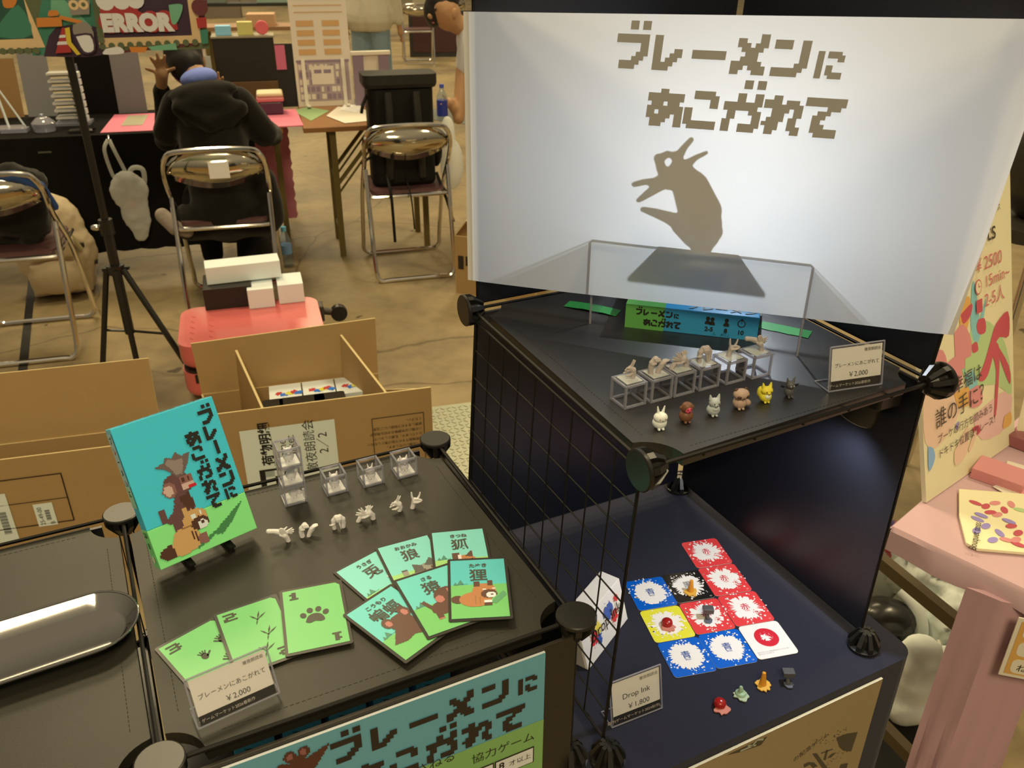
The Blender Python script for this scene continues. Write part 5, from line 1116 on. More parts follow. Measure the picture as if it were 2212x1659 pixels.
# tall display board with a painted bouquet
pb, pe = P(2000, 1090, ZT), P(2190, 958, ZT); XQ = (pe-pb).normalized(); nH = XQ.cross(UP); UQ = UP*math.cos(R(16))-nH*math.sin(R(16)); FBd = frame(pb+UP*.004, XQ, UQ); nB = FBd.to_3x3() @ V((0, 0, 1))
def pbq(x, y): r_ = FBd.inverted() @ PV(x, y, FBd.translation, nB); return (max(r_.x, .004), max(r_.y, .004))
bd = thing('display_board', FBd, 'tall cream board with a painted bouquet and red ribbon on the pink table', 'display board')
WB_ = .335; HBd = .535
mb = MB(FBd); mb.prism([(0, 0), (WB_, 0), (WB_, HBd), (0, HBd)], -.008, 0, M('board_cream', W(240, 214, 158), .55), top=M('board_face', W(238, 216, 150), .45)); mb.build('board', bd)
mb = MB(FBd); z = .0006
F_ = {n: M('paint_'+n, W(*c), .5) for n, c in dict(red=(204, 78, 78), rose=(226, 138, 118), orange=(232, 168, 76), green=(186, 202, 120), teal=(140, 192, 166), peach=(238, 192, 142), lilac=(160, 136, 170), blue=(140, 172, 186), pink=(236, 182, 150)).items()}
lay = [0]
def bl(mat, pts, k=3):
    lay[0] += 1; q = [(*pbq(*p), 0) for p in pts]; mb.flat([(v.x, v.y) for v in catmull(q+[q[0]], k)][:-1], F_[mat], None, z+lay[0]*.00004)
bl('peach', [(1985, 850), (2050, 800), (2075, 880), (2030, 960), (1990, 960)]); bl('pink', [(2100, 900), (2180, 840), (2175, 920), (2120, 950)])
bl('green', [(2070, 760), (2120, 690), (2170, 740), (2185, 850), (2150, 830), (2090, 830)]); bl('teal', [(2098, 620), (2104, 610), (2116, 700), (2105, 740), (2096, 700)]); bl('teal', [(2130, 640), (2122, 700), (2112, 740), (2108, 730), (2118, 680)])
bl('teal', [(2075, 760), (2110, 820), (2105, 880), (2090, 850)]); bl('orange', [(2075, 650), (2092, 640), (2096, 670), (2085, 720), (2072, 700)]); bl('rose', [(2060, 720), (2080, 700), (2098, 740), (2090, 790), (2066, 790)]); bl('rose', [(2040, 790), (2068, 770), (2076, 830), (2040, 850)])
bl('red', [(2074, 680), (2098, 655), (2096, 680), (2080, 700)]); bl('red', [(2112, 690), (2126, 688), (2128, 716), (2114, 722), (2108, 706)]); bl('red', [(2098, 745), (2108, 738), (2112, 756), (2100, 762)])
bl('rose', [(2010, 760), (2036, 757), (2046, 800), (2030, 830), (2000, 810)]); bl('orange', [(2008, 772), (2020, 790), (2024, 830), (2012, 830)]); bl('green', [(2084, 775), (2100, 770), (2098, 800), (2084, 805)]); bl('orange', [(2060, 850), (2090, 835), (2095, 870), (2070, 880)])
bl('red', [(2140, 730), (2150, 700), (2176, 672), (2178, 725), (2158, 728), (2146, 745)]); bl('red', [(2140, 730), (2148, 740), (2136, 800), (2124, 822), (2112, 818), (2126, 780)]); bl('red', [(2146, 735), (2158, 760), (2152, 880), (2146, 895), (2150, 800), (2140, 760)]); bl('red', [(2150, 740), (2178, 790), (2180, 830), (2160, 780)])
bl('rose', [(2090, 845), (2115, 832), (2120, 870), (2095, 880)]); bl('red', [(2098, 925), (2112, 918), (2116, 932), (2106, 940)]); bl('peach', [(2060, 975), (2090, 920), (2086, 980), (2062, 1005)]); bl('peach', [(2090, 970), (2104, 930), (2108, 940), (2094, 975)])
bl('blue', [(2003, 965), (2014, 968), (2018, 990), (2005, 1018)]); bl('lilac', [(2062, 918), (2070, 910), (2066, 930)]); bl('orange', [(2168, 900), (2182, 890), (2182, 915), (2165, 925)])
mb.build('painting', bd); mb = MB(FBd)
BI = M('board_ink', W(74, 60, 44), .6); RI = M('board_red_ink', W(206, 108, 92), .6); z3 = z+.0025
def bt(t, x0, y0, x1, y1, mat, size, **k):
    a, b = pbq(x0, y0), pbq(x1, y1); mb.text(t, size, 0, 0, mat, MX.Translation((a[0], a[1], z3)) @ RZ(math.atan2(b[1]-a[1], b[0]-a[0])), **k)
bt('誰の手に？', 2018, 925, 2090, 880, BI, .039); bt('幸福は', 2058, 850, 2120, 812, BI, .034)
bt('ブーケの行方を読みあう', 2022, 958, 2130, 893, BI, .0185); bt('ドキドキ位置取りレース！', 2024, 990, 2135, 918, BI, .0185)
bt('¥ 2500', 2106, 590, 2160, 566, RI, .034); bt('15min~', 2124, 622, 2160, 604, RI, .031); bt('2-5人', 2124, 663, 2160, 645, RI, .033)
a = pbq(2110, 620); mb.disc(a[0], a[1], .012, .014, RI, None, z3, n=20); mb.disc(a[0], a[1], .0095, .0115, MATS['board_face'], None, z3+.0002, n=20); mb.line([(a[0], a[1]+.006), (a[0], a[1]), (a[0]+.006, a[1])], .002, RI, None, z3+.0004)
a = pbq(2112, 661); mb.rect(a[0]-.011, a[1]-.012, a[0]+.011, a[1]+.012, F_['red'], None, z3)
bt('ts', 2128, 522, 2160, 508, BI, .05); bt('レース', 2134, 462, 2166, 448, BI, .014)
mb.build('lettering', bd)
# wing of that board, folded forward on its right
mb = MB(); wA = FBd @ V((WB_+.002, 0, 0)); XW = (XQ*.62+nH*.78).normalized(); mb.M = frame(wA, XW, UQ); mb.prism([(0, 0), (.30, 0), (.30, HBd), (0, HBd)], -.008, 0, MATS['board_cream'], top=MATS['board_face']); mb.build('board_wing', bd)
mb = MB(frame(wA, XW, UQ)); mb.prism(rrect(.22, .28, .01, 4, .15, .37), .0008, .0012, M('wing_pink', W(226, 180, 140), .5)); 
for j in range(6): mb.text('花束を投げる', .016, .05, .47-j*.034, RI, None, .002) if j < 3 else mb.text('遊び方', .014, .05+.02*j, .47-j*.034, RI, None, .002)
for j in range(5): mb.text('ドキドキのレース', .011, .04, .20-j*.03, RI, None, .002)
mb.build('wing_print', bd)
# things lying on the pink table
ZP_ = ZT+.002
p0 = P(2140, 1140, ZP_); mb = MB(frame((p0.x, p0.y, ZP_), XT, YT) @ RZ(R(8)))
POUCH = M('pouch_cream', W(246, 222, 152), .8)
pch = thing('cloth_pouch', MX.Translation(p0), 'cream cloth pouch printed with red and purple flowers on the pink table', 'pouch')
q = [P(x, y, ZP_) for x, y in ((2070, 1063), (2070, 1120), (2085, 1180), (2110, 1192), (2260, 1205), (2290, 1080))]
F0 = frame((p0.x, p0.y, ZP_), (1, 0, 0), (0, 1, 0)); L2 = lambda x, y: tuple((F0.inverted() @ P(x, y, ZP_+.009))[:2])
mb = MB(F0); mb.prism([(v.x, v.y) for v in [F0.inverted() @ w for w in q]], 0, .007, POUCH); mb.build('pouch_body', pch, bevel=.003)
mb = MB(F0); rd = random.Random(4)
def bp(mat, cx, cy, rx, ry, rot): a = L2(cx, cy); mb.disc(a[0], a[1], rx, ry, mat, None, .0075+.00005*len(mb.f), n=12, rot=rot)
for cx, cy, m_ in ((2130, 1092, 'red'), (2150, 1085, 'rose'), (2170, 1100, 'red'), (2155, 1110, 'rose'), (2140, 1105, 'red'), (2185, 1088, 'rose'), (2205, 1100, 'green'), (2108, 1085, 'red'), (2112, 1120, 'lilac'), (2130, 1135, 'lilac'), (2160, 1150, 'lilac'), (2110, 1145, 'lilac'), (2145, 1165, 'lilac'), (2185, 1135, 'red'), (2200, 1150, 'red'), (2175, 1165, 'rose'), (2200, 1175, 'red'), (2120, 1112, 'lilac'), (2180, 1125, 'lilac'), (2195, 1165, 'rose')): bp(F_[m_], cx, cy, .011, .006, rd.random()*3)
a, b = L2(2108, 1190), L2(2122, 1120); mb.text('Bouquet toss', .016, 0, 0, INK, MX.Translation((a[0], a[1], .0095)) @ RZ(math.atan2(b[1]-a[1], b[0]-a[0])))
mb.build('flower_print', pch)
def stack(q, ang, w, d, h, mat, lab, n=4):
    p = P(*q, ZP_); t = thing('card_stack', T(p.x, p.y, ZP_, ang), lab, 'cards'); mb = MB(WM[t.name])
    for k in range(n): mb.box((.001*(k % 2), 0, h*(k+.5)/n), (w, d, h/n*.92), mat)
    mb.build('cards', t); return t
aT = math.atan2(XT.y, XT.x)
stack((2158, 1035), aT+.1, .085, .06, .02, M('card_pink', W(214, 132, 112), .5), 'stack of rose coloured cards lying on the pink table', 7)
for k, (x, y, an, z) in enumerate(((2196, 1048, .5, 0), (2206, 1030, .2, .0012), (2210, 1060, -.3, .0024))):
    p = P(x, y, ZP_); m = MB(T(p.x, p.y, ZP_+z, aT+an)); m.box((0, 0, .0004), (.06, .085, .0008), CREAM); m.disc(0, 0, .015, .02, F_['rose'], None, .001); m.disc(.008, .018, .008, .008, F_['red'], None, .0011); m.build('flower_card', None, ['cream flower card nearest the rose card stack', 'upper cream flower card at the right edge', 'lower cream flower card at the right edge'][k], 'game card')
p = P(2212, 968, ZP_); m = MB(T(p.x+.02, p.y, ZP_, aT)); m.box((0, 0, .012), (.09, .06, .024), M('box_rosewood', W(150, 84, 72), .5)); m.build('small_box', None, 'small dark rose box at the right edge beside the display board', 'box', bevel=.002)
# bags under the pink table
TOTE = M('tote_cotton', W(232, 220, 176), .9, noise=.05); 
def blob(name, lab, cat, pts, mat, vox=.012, it=6, extra=None):
    mb = MB(); 
    for c, r in pts: mb.ell(c, r, mat, n=18, m=12)
    return mb.fuse(vox, it).build(name, None, lab, cat, smooth=True)
PU = lambda x, y, z: P(x, y, z)
def crumple(o, amp, sc): 
    t = bpy.data.textures.new('folds', 'CLOUDS'); t.noise_scale = sc; k = o.modifiers.new('folds', 'DISPLACE'); k.texture = t; k.strength = amp*2.2; k.mid_level = .5; return o
m = MB(); m.prism([tuple(P(x, y, 0)[:2]) for x, y in ((1840, 1659), (1990, 1700), (2010, 1470), (1930, 1440), (1870, 1500))], .001, .006, M('black_sheet', (.008, .008, .007), .9)); m.build('floor_sheet', None, 'flat black sheet added on the floor under the pink table', 'mat')  # flat black sheet added as a dark backdrop below the table
z_ = .0065
crumple(blob('cloth_bag', 'pale cotton bag standing under the pink table beside the navy plinth', 'bag', [((.915, 1.405, .10), (.068, .062, .095)), ((.92, 1.41, .15), (.058, .052, .075)), ((.905, 1.39, .06), (.06, .058, .055))], TOTE), .016, .08)
crumple(blob('cloth_heap', 'cream cloth heap under the pink table behind the brown brace', 'cloth', [((1.06, 1.60, .12), (.11, .11, .12)), ((1.02, 1.68, .22), (.09, .09, .09)), ((1.05, 1.46, .07), (.08, .09, .07)), ((1.02, 1.40, .05), (.05, .07, .05))], TOTE), .045, .05)
crumple(blob('black_pouch', 'shiny black bag with a cream rim under the pink table', 'bag', [((.90, 1.555, .16), (.075, .06, .045)), ((.91, 1.57, .08), (.07, .06, .08))], M('black_vinyl', (.02, .02, .019), .25)), .008, .05)
m = MB(); m.tube(catmull([(.965, 1.515, .09), (.972, 1.52, .15), (.962, 1.55, .195), (.94, 1.59, .21)], 5), .016, TOTE, n=10); m.build('rim_roll', None, 'cream padded roll beside the shiny black bag', 'cloth', smooth=True)
a = V((.925, 1.70, .19)); t = thing('floral_tote', MX.Translation(V((a.x, a.y, .0))), 'cream tote bag printed with flowers under the pink table', 'bag')
mb = MB(); mb.ell((a.x, a.y, .17), (.07, .05, .17), TOTE, n=20, m=14); mb.ell((a.x+.03, a.y+.05, .12), (.08, .06, .12), TOTE, n=16, m=10); b = mb.fuse(.010, 4); b.build('bag_body', t, smooth=True)
rd = random.Random(3); mb = MB()
for k in range(34):
    u, v = rd.uniform(-1, .9), rd.uniform(.15, 1.45); sx_, sz_ = math.sin(u), math.cos(u)
    nn = V((math.sin(u)*math.sin(v), -math.cos(u)*math.sin(v), math.cos(v))); p_ = V((a.x+.0705*nn.x, a.y+.0505*nn.y, .17+.171*nn.z))
    nr = V((nn.x/.07, nn.y/.05, nn.z/.17)).normalized(); Fp = frame(p_+nr*.0025, nr.cross(UP), UP)
    if (Fp.to_3x3() @ V((0, 0, 1))).dot(nr) < 0: Fp = Fp @ RY(math.pi)
    mb.disc(0, 0, .010, .006, F_[rd.choice(['red', 'green', 'lilac', 'rose'])], Fp, .0, n=9, rot=rd.random()*3)
mb.build('flower_print', t)
m = MB(); cpt = [V((.985, 1.47, .17)), V((.99, 1.44, .155)), V((1.02, 1.42, .15)), V((1.06, 1.43, .165)), V((1.03, 1.40, .14)), V((1.0, 1.38, .12)), V((.985, 1.36, .08)), V((.98, 1.33, .03)), V((.99, 1.30, .008))]
m.tube(catmull(cpt, 5), .004, M('cord_ivory', W(226, 208, 160), .6), n=6); m.build('power_cord', None, 'ivory cord looping over the cream cloth under the pink table', 'cord', smooth=True)
# dark shoulder bag hanging behind the board
a = PV(2200, 300, (0, 2.3, 0), (0, 1, 0))
t = thing('shoulder_bag', MX.Translation(V((a.x+.12, a.y, 0))), 'dark bag on a stool behind the display board at the right edge', 'bag')
mb = MB(); mb.ell((a.x+.13, a.y, a.z-.06), (.15, .12, .17), M('dark_nylon', (.03, .026, .02), .35), n=18, m=12); mb.build('bag_body', t, smooth=True)
mb = MB(); mb.lathe([(.17, a.z-.25), (.17, a.z-.215), (.02, a.z-.21)], M('stool_seat', (.03, .025, .02), .5), T(a.x+.12, a.y, 0)); mb.build('stool_seat', t)
for k in range(3):
    m = MB(); c, s = math.cos(k*2.1), math.sin(k*2.1); m.tube([(a.x+.12+.12*c, a.y+.12*s, a.z-.24), (a.x+.12+.2*c, a.y+.2*s, 0.01)], .012, CHROME); m.build('leg', t, smooth=True)
# ================================================================ the hall behind: folding chairs
GX = V((math.cos(R(15)), math.sin(R(15)), 0)); GY = V((-GX.y, GX.x, 0)); YW = R(15)
SEATM = M('seat_vinyl', W(92, 58, 46), .35); BACKM = M('mirror_back', (.62, .58, .48), .10, 1.0)
def chair(Mx, lab):
    t = thing('folding_chair', Mx, lab, 'chair', 'chrome folding chairs'); r = .0115
    w = .215
    def U(pts, name):
        m = MB(Mx); m.tube(pts, r, CHROME, n=8); m.build(name, t, smooth=True)
    def arc(p, q, s, n=5): return [tuple(V(p).lerp(V(q), k/n)) for k in range(n+1)]
    # back tube: from the front feet up over the backrest and down again; rear legs with their floor bar
    h = [(-w, .20, .09), (-w, .06, .40), (-w, -.13, .60), (-w, -.18, .70), (-w+.02, -.195, .755), (-w+.06, -.20, .778), (0, -.205, .785), (w-.06, -.20, .778), (w-.02, -.195, .755), (w, -.18, .70), (w, -.13, .60), (w, .06, .40), (w, .20, .09)]
    U([tuple(v) for v in catmull(h, 3)], 'back_tube')
    U([tuple(v) for v in catmull([(-w, .20, .09), (-w, .212, .04), (-w+.03, .215, .013), (-w+.08, .216, .012), (0, .216, .012), (w-.08, .216, .012), (w-.03, .215, .013), (w, .212, .04), (w, .20, .09)], 3)], 'front_bar')
    U([tuple(v) for v in catmull([(-w+.004, -.11, .56), (-w+.006, -.18, .30), (-w+.008, -.238, .07), (-w+.03, -.25, .014), (-w+.08, -.25, .012), (0, -.25, .012), (w-.08, -.25, .012), (w-.03, -.25, .014), (w-.008, -.238, .07), (w-.006, -.18, .30), (w-.004, -.11, .56)], 3)], 'rear_leg')
    m = MB(Mx); m.prism(rrect(.38, .36, .04, 4, 0, .04), .425, .45, SEATM); m.build('seat', t, bevel=.008)
    m = MB(Mx); m.tube([(-w+.02, -.145, .425), (-w+.05, -.152, .425), (w-.05, -.152, .425), (w-.02, -.145, .425)], .011, CHROME, n=8); m.tube([(-w+.015, -.145, .425), (-w+.015, .21, .43)], .008, CHROME, n=6); m.tube([(w-.015, -.145, .425), (w-.015, .21, .43)], .008, CHROME, n=6); m.build('seat_rail', t, smooth=True)
    m = MB(Mx); vs = []; n = 14
    for k in range(n+1):
        u = -1+2*k/n; x = u*.200; y = -.19-.03*(1-u*u)+.0; bot = .615+.05*u*u; top = .775-.055*abs(u)**5
        vs += [(x, y+.03-.004, bot), (x, y-.0, (top+bot)/2), (x, y+.012, top)]
    m.add(vs, [(3*k+j, 3*(k+1)+j, 3*(k+1)+j+1, 3*k+j+1) for k in range(n) for j in range(2)], BACKM); m.build('backrest', t, smooth=True, solid=.004)
    return t
def at_back(x, y, yaw): p = P(x, y, .785); Mr = MX.Rotation(yaw, 4, 'Z'); o_ = p-Mr @ V((0, -.2, 0)); return T(o_.x, o_.y, 0, yaw)
CH1 = at_back(457, 322, R(14)); CH2 = at_back(880, 270, R(16)); CH3 = at_back(-52, 378, R(16))
chA = chair(CH1, 'chrome folding chair the hooded person sits on')
dup(chA, CH2, 'chrome folding chair carrying the large black backpack'); dup(chA, CH3, 'chrome folding chair cut off by the left edge')
far = [(905, 40, R(10)), (975, 20, R(8))]
for k, (x, y, yw) in enumerate(far):
    p = P(x, y+95, 0); dup(chA, T(p.x, p.y, 0, yw), ['far chrome folding chair beyond the person in jeans', 'farthest chrome folding chair beside the dark poster'][k])
# ---------------------------------------------------------------- person on the first chair
BLK = M('black_fleece', (.013, .012, .010), .95, spec=.1, noise=.2, nscale=60, sheen=.15); TRO = M('black_trousers', (.010, .010, .010), .9, spec=.1); HAIR = M('dark_hair', (.012, .010, .009), .5)
SHOE = M('white_shoe', W(186, 170, 130), .7); DEN = M('collar_blue', W(128, 136, 180), .8); SKINW = M('skin_warm', W(186, 132, 78), .55, sss=.1)
def person(Mx, lab): return thing('person', Mx, lab, 'person')
pr = person(CH1, 'seated person in a black hooded top with a hand at the head')
A = CH1
def bod(parts, mat, name, vox, par, it=6, fr=None, zmin=0):
    m = MB(fr if fr is not None else A)
    for p in parts: m.caps(p, mat, n=12)
    m = m.fuse(vox, it)
    for v in m.v: v.z = max(v.z, zmin)
    return m.build(name, par, smooth=True)
def hand(m, wrist, palm, tips, mat, r=.009):
    m.caps([(*wrist, .024), (*palm, .030)], mat, n=8)
    for t_ in tips:
        mid = [(palm[i]+t_[i])/2+(.008 if i == 1 else 0) for i in range(3)]; m.caps([(*palm, r*1.5), (*mid, r*1.1), (*t_, r*.85)], mat, n=8)
m = MB(A)
m.caps([(-.03, .12, 1.0, .06), (-.07, .20, 1.06, .055)], SKINW); m.ell((-.10, .27, 1.09), (.078, .095, .11), SKINW, rot=RX(R(-25))); m.ell((-.11, .36, 1.05), (.02, .03, .025), SKINW)
m.caps([(-.20, .24, .90, .038), (-.21, .19, .98, .03)], SKINW); hand(m, (-.21, .19, .98), (-.195, .155, 1.05), [(-.255, .15, 1.075), (-.225, .125, 1.125), (-.195, .12, 1.14), (-.165, .125, 1.13), (-.135, .14, 1.075)], SKINW)
m.caps([(.16, .36, .82, .038), (.08, .38, .90, .03)], SKINW)
for sx in (-1, 1): m.ell((-.10+sx*.08, .265, 1.085), (.012, .022, .032), SKINW)
hand(m, (.08, .38, .90), (.02, .38, .95), [(.03, .38, 1.02), (.0, .38, 1.03), (-.02, .38, 1.02), (-.04, .38, 1.0), (.05, .36, 1.0)], SKINW)
m.fuse(.005, 3).build('body', pr, smooth=True)
m = MB(A); m.ell((-.10, .255, 1.12), (.088, .10, .10), HAIR); m.ell((-.09, .20, 1.08), (.08, .07, .085), HAIR); m.fuse(.01, 4).build('hair', pr, smooth=True)
bod([[(.0, .0, .47, .16), (0, .02, .60, .15), (-.01, .05, .78, .155), (-.02, .08, .91, .13)], [(-.14, .07, .93, .07), (-.215, .13, .80, .062), (-.24, .26, .74, .055), (-.215, .22, .90, .046), (-.212, .195, .975, .042)], [(.12, .07, .93, .075), (.215, .12, .78, .066), (.245, .28, .74, .056), (.15, .36, .83, .044)], [(-.16, -.02, .42, .09), (.17, -.02, .42, .09)], [(.19, -.02, .60, .06), (.215, -.03, .48, .055), (.225, -.04, .42, .045)]], BLK, 'hooded_top', .014, pr)
m = MB(A); m.ell((-.02, .03, .985), (.155, .085, .05), BLK, rot=RY(R(-6))); m.ell((.0, -.03, .91), (.135, .06, .10), BLK); m.caps([(-.12, -.03, .93, .04), (0, -.075, .87, .045), (.13, -.03, .92, .04)], BLK); m.fuse(.011, 6).build('hood', pr, smooth=True)
m = MB(A); m.ell((-.035, .10, 1.035), (.085, .07, .045), DEN, rot=RY(R(-10))); m.fuse(.01, 3).build('shirt_collar', pr, smooth=True)
bod([[(-.10, .02, .50, .09), (-.12, .38, .50, .075), (-.13, .40, .12, .055)], [(.10, .02, .50, .09), (.10, .30, .47, .075), (.06, .18, .13, .058)]], TRO, 'trousers', .012, pr)
for sx, y in ((-.13, .42), (.06, .16)):
    m = MB(A); m.caps([(sx, y-.06, .05, .042), (sx, y+.10, .038, .036)], SHOE); m.fuse(.008, 3).build('shoe', pr, smooth=True)
m = MB(A); m.caps([(-.27, -.06, .47, .035), (-.22, -.10, .42, .035), (-.17, -.10, .40, .03)], M('grey_wool', W(150, 128, 96), .95)); m.fuse(.008, 2).build('scarf_end', None, 'grey brown scarf end hanging off the side of the occupied chair', 'scarf', smooth=True)
m = MB(A); m.box((.02, -.232, .70), (.085, .002, .07), PAPER, RX(R(0))); m.build('reflection_card', None, 'white card standing in for a reflection on the back of the occupied chair', 'reflection card')  # white card stands in for a pale reflection in the mirror back
# ---------------------------------------------------------------- black backpack on the second chair
bg = thing('backpack', CH2, 'large black roll top backpack standing on a folding chair', 'backpack'); NYL = M('black_nylon', (.007, .007, .006), .6, spec=.25, noise=.2); GRYN = M('grey_nylon', (.024, .024, .021), .55, spec=.3)
m = MB(CH2); m.prism(rrect(.33, .19, .05, 5, 0, .03), .452, .93, NYL); m.build('bag_body', bg, bevel=.02)
m = MB(CH2); m.prism(rrect(.37, .20, .04, 5, 0, .03), .93, 1.0, GRYN); m.build('roll_top', bg, bevel=.025)
for x in (-.07, .07):
    m = MB(CH2); m.tube(catmull([(x, -.075, .92), (x, -.10, .80), (x*1.1, -.10, .66), (x*1.2, -.085, .50)], 4), [.02]*13, GRYN, n=8); m.build('shoulder_strap', bg, smooth=True)
for x0, pts in ((0, [(-.10, -.085, .52), (-.10, -.20, .44), (-.095, -.20, .20)]), (1, [(-.01, -.09, .52), (0, -.2, .43), (.01, -.2, .26)]), (2, [(.17, -.02, .5), (.20, -.12, .38), (.225, -.16, .27)]), (3, [(-.16, 0, .60), (-.22, -.06, .58)]), (4, [(-.165, 0, .90), (-.19, -.03, .86), (-.20, -.03, .82)])):
    m = MB(CH2); m.tube(catmull(pts, 4), .008 if x0 != 1 else .004, NYL, n=6); m.build('loose_strap', bg, smooth=True)
m = MB(CH2); m.ell((.18, .03, .62), (.035, .05, .10), NYL); m.build('side_pocket', bg, smooth=True)
# plastic bag hanging beside that chair
m = MB(CH2); m.ell((.27, .06, .52), (.065, .06, .14), BAG); m.ell((.25, .04, .68), (.04, .04, .1), BAG); m.fuse(.012, 4).build('carrier_bag', None, 'thin white carrier bag beside the chair with the black backpack', 'plastic bag', smooth=True)
# things on the chair at the left edge
m = MB(CH3); m.caps([(-.1, .05, .55, .12), (.06, .03, .56, .13), (.10, .0, .68, .10)], BLK); crumple(m.fuse(.02, 4).build('black_coat', None, 'black coat lying on the chair at the left edge', 'coat', smooth=True), .03, .1)
m = MB(CH3); m.caps([(.02, -.185, .77, .022), (.13, -.19, .77, .024), (.20, -.165, .72, .024), (.222, -.11, .62, .02)], M('blue_scarf', W(46, 72, 104), .9)); m.fuse(.01, 4).build('blue_scarf', None, 'blue scarf draped over the back of the chair at the left edge', 'scarf', smooth=True)
# ---------------------------------------------------------------- beige backpack on the floor
pb_ = P(140, 636, 0); BP = T(pb_.x, pb_.y+.02, 0, R(22)); BEI = M('beige_canvas', W(214, 180, 122), .85, noise=.06, nscale=10); BEID = M('beige_strap', W(176, 150, 92), .8)
bp_ = thing('backpack', BP, 'beige backpack standing on the floor against the black table cloth', 'backpack')
m = MB(BP); m.ell((0, .02, .20), (.185, .12, .195), BEI, n=18, m=12); m.box((0, .02, .12), (.28, .15, .22), BEI); m.ell((0, .02, .34), (.15, .095, .17), BEI, n=18, m=12); crumple(m.fuse(.012, 6).build('bag_body', bp_, smooth=True), .012, .07)
m = MB(BP); m.box((-.01, -.09, .12), (.22, .06, .15), BEI); m.ell((-.01, -.10, .12), (.13, .05, .09), BEI); fpk = m.fuse(.01, 5).build('front_pocket', bp_, smooth=True)
m = MB(BP); m.box((-.01, -.09, .27), (.22, .06, .10), BEI); m.fuse(.01, 4).build('upper_pocket', bp_, smooth=True)
m = MB(BP); m.tube(catmull([(-.09, -.08, .36), (-.04, -.10, .43), (.03, -.10, .42), (.08, -.09, .33), (.12, -.08, .24)], 4), .014, BEID, n=8); m.build('top_strap', bp_, smooth=True)
m = MB(BP); m.box((-.05, -.125, .255), (.05, .004, .03), PAPER); m.build('label_patch', fpk)
m = MB(BP); m.box((.12, -.075, .26), (.035, .02, .022), BLACK); m.box((.165, 0, .15), (.02, .05, .02), BLACK); m.build('buckle', bp_, bevel=.003)
# ---------------------------------------------------------------- long table under a black cloth, and the bare one beside it
tz = .72; fa = P(300, 289, tz); TBx = frame((fa.x, fa.y, 0), GX, GY); BCL = M('black_cloth', (.010, .0095, .009), .95, spec=.1); TWOOD = M('table_wood', W(150, 96, 44), .4, noise=.1); OLIVE = M('olive_metal', W(104, 82, 30), .5)
t1 = thing('table', TBx, 'long table under a black cloth behind the seated person', 'table')
m = MB(TBx); m.box((-.25, .335, tz-.015), (1.9, .67, .03), TWOOD); m.build('table_top', t1)
m = MB(TBx); m.box((-.255, .336, tz+.001), (1.63, .676, .003), BCL)
n = 40; vs = []
for k in range(n+1): u = -1.07+1.62*k/n; vs += [(u, -.004, tz), (u, -.008+.008*math.sin(k*1.9), .40), (u, -.012+.016*math.sin(k*1.9), .13)]
m.add(vs, [(3*k+j, 3*k+j+1, 3*(k+1)+j+1, 3*(k+1)+j) for k in range(n) for j in range(2)], BCL); m.build('table_cloth', t1, smooth=True)
for x in (-1.1, .66):
    m = MB(TBx)
    for y in (.05, .60): m.box((x, y, tz/2-.015), (.03, .03, tz-.03), OLIVE)
    m.box((x, .32, .12), (.02, .55, .02), OLIVE); m.build('leg', t1)
PCL = M('pink_drape', W(232, 134, 126), .9); PMAT = M('pink_mat', W(236, 122, 120), .8)
m = MB(TBx); n = 26; vs = []
for k in range(n+1):
    z = tz-.01-(.60)*k/n; vs += [(.45, .44, z), (.72+.012*abs(math.sin(k*1.2)), .44+.006*math.sin(k), z)]
m.add(vs, [(2*k, 2*k+1, 2*k+3, 2*k+2) for k in range(n)], PCL); m.build('pink_drape', None, 'pink cloth with a scalloped edge hanging behind the olive table leg', 'cloth', solid=.003)
def tp_(x, y, z=0): r_ = TBx.inverted() @ P(x, y, tz+z); return (r_.x, r_.y)
m = MB(TBx); a, b, c, d = tp_(217, 289), tp_(300, 287), tp_(300, 248), tp_(216, 250); m.prism([a, (b[0]+.15, a[1]), (b[0]+.15, c[1]), (a[0], c[1])], tz+.003, tz+.006, PMAT); m.build('pink_mat', None, 'pink sheet on the black clothed table left of the seated person', 'mat')
m = MB(TBx); a, b = tp_(262, 275), tp_(300, 252); m.prism([a, (b[0]+.05, a[1]), (b[0]+.05, b[1]), (a[0], b[1])], tz+.0065, tz+.008, M('leaflet_grey', W(176, 160, 110), .6)); m.build('leaflet', None, 'greyish leaflet lying on the pink sheet', 'leaflet')
m = MB(TBx); a, b = tp_(655, 271), tp_(590, 240); m.prism([(a[0]-.34, -.004), (a[0], -.004), (a[0]-.02, b[1]), (a[0]-.34, b[1])], tz+.001, tz+.007, PMAT); m.build('pink_mat', None, 'pink sheet on the table end right of the seated person', 'mat')
# small goods on that table
def tbox(x, y, w, d, h, mat, name, lab, cat, z0=.003, rz=0, bev=.004, grp=None):
    q_ = tp_(x, y); m = MB(TBx @ MX.Translation((q_[0], q_[1], tz+z0)) @ RZ(rz)); m.box((0, d/2, h/2), (w, d, h), mat); return m.build(name, None, lab, cat, grp, bevel=bev)
GLS = PET
t = thing('pink_tin', TBx @ T(*tp_(600, 251), tz+.007), 'pink tin with a cream lid on the pink sheet', 'tin'); FQ_ = WM[t.name]
m = MB(FQ_); m.box((-.03, .07, .035), (.13, .14, .07), M('tin_purple', W(86, 50, 56), .4)); m.build('tin_body', t, bevel=.01)
m = MB(FQ_); m.box((-.03, .07, .082), (.145, .155, .024), M('tin_pink', W(214, 120, 100), .4)); m.build('tin_rim', t, bevel=.008)
m = MB(FQ_); m.box((-.03, .07, .105), (.14, .15, .022), M('tin_cream', W(226, 196, 130), .5)); m.build('tin_lid', t, bevel=.01)
GRB = M('board_grey', W(132, 120, 100), .7); CORK = M('board_cork', W(150, 106, 52), .8)
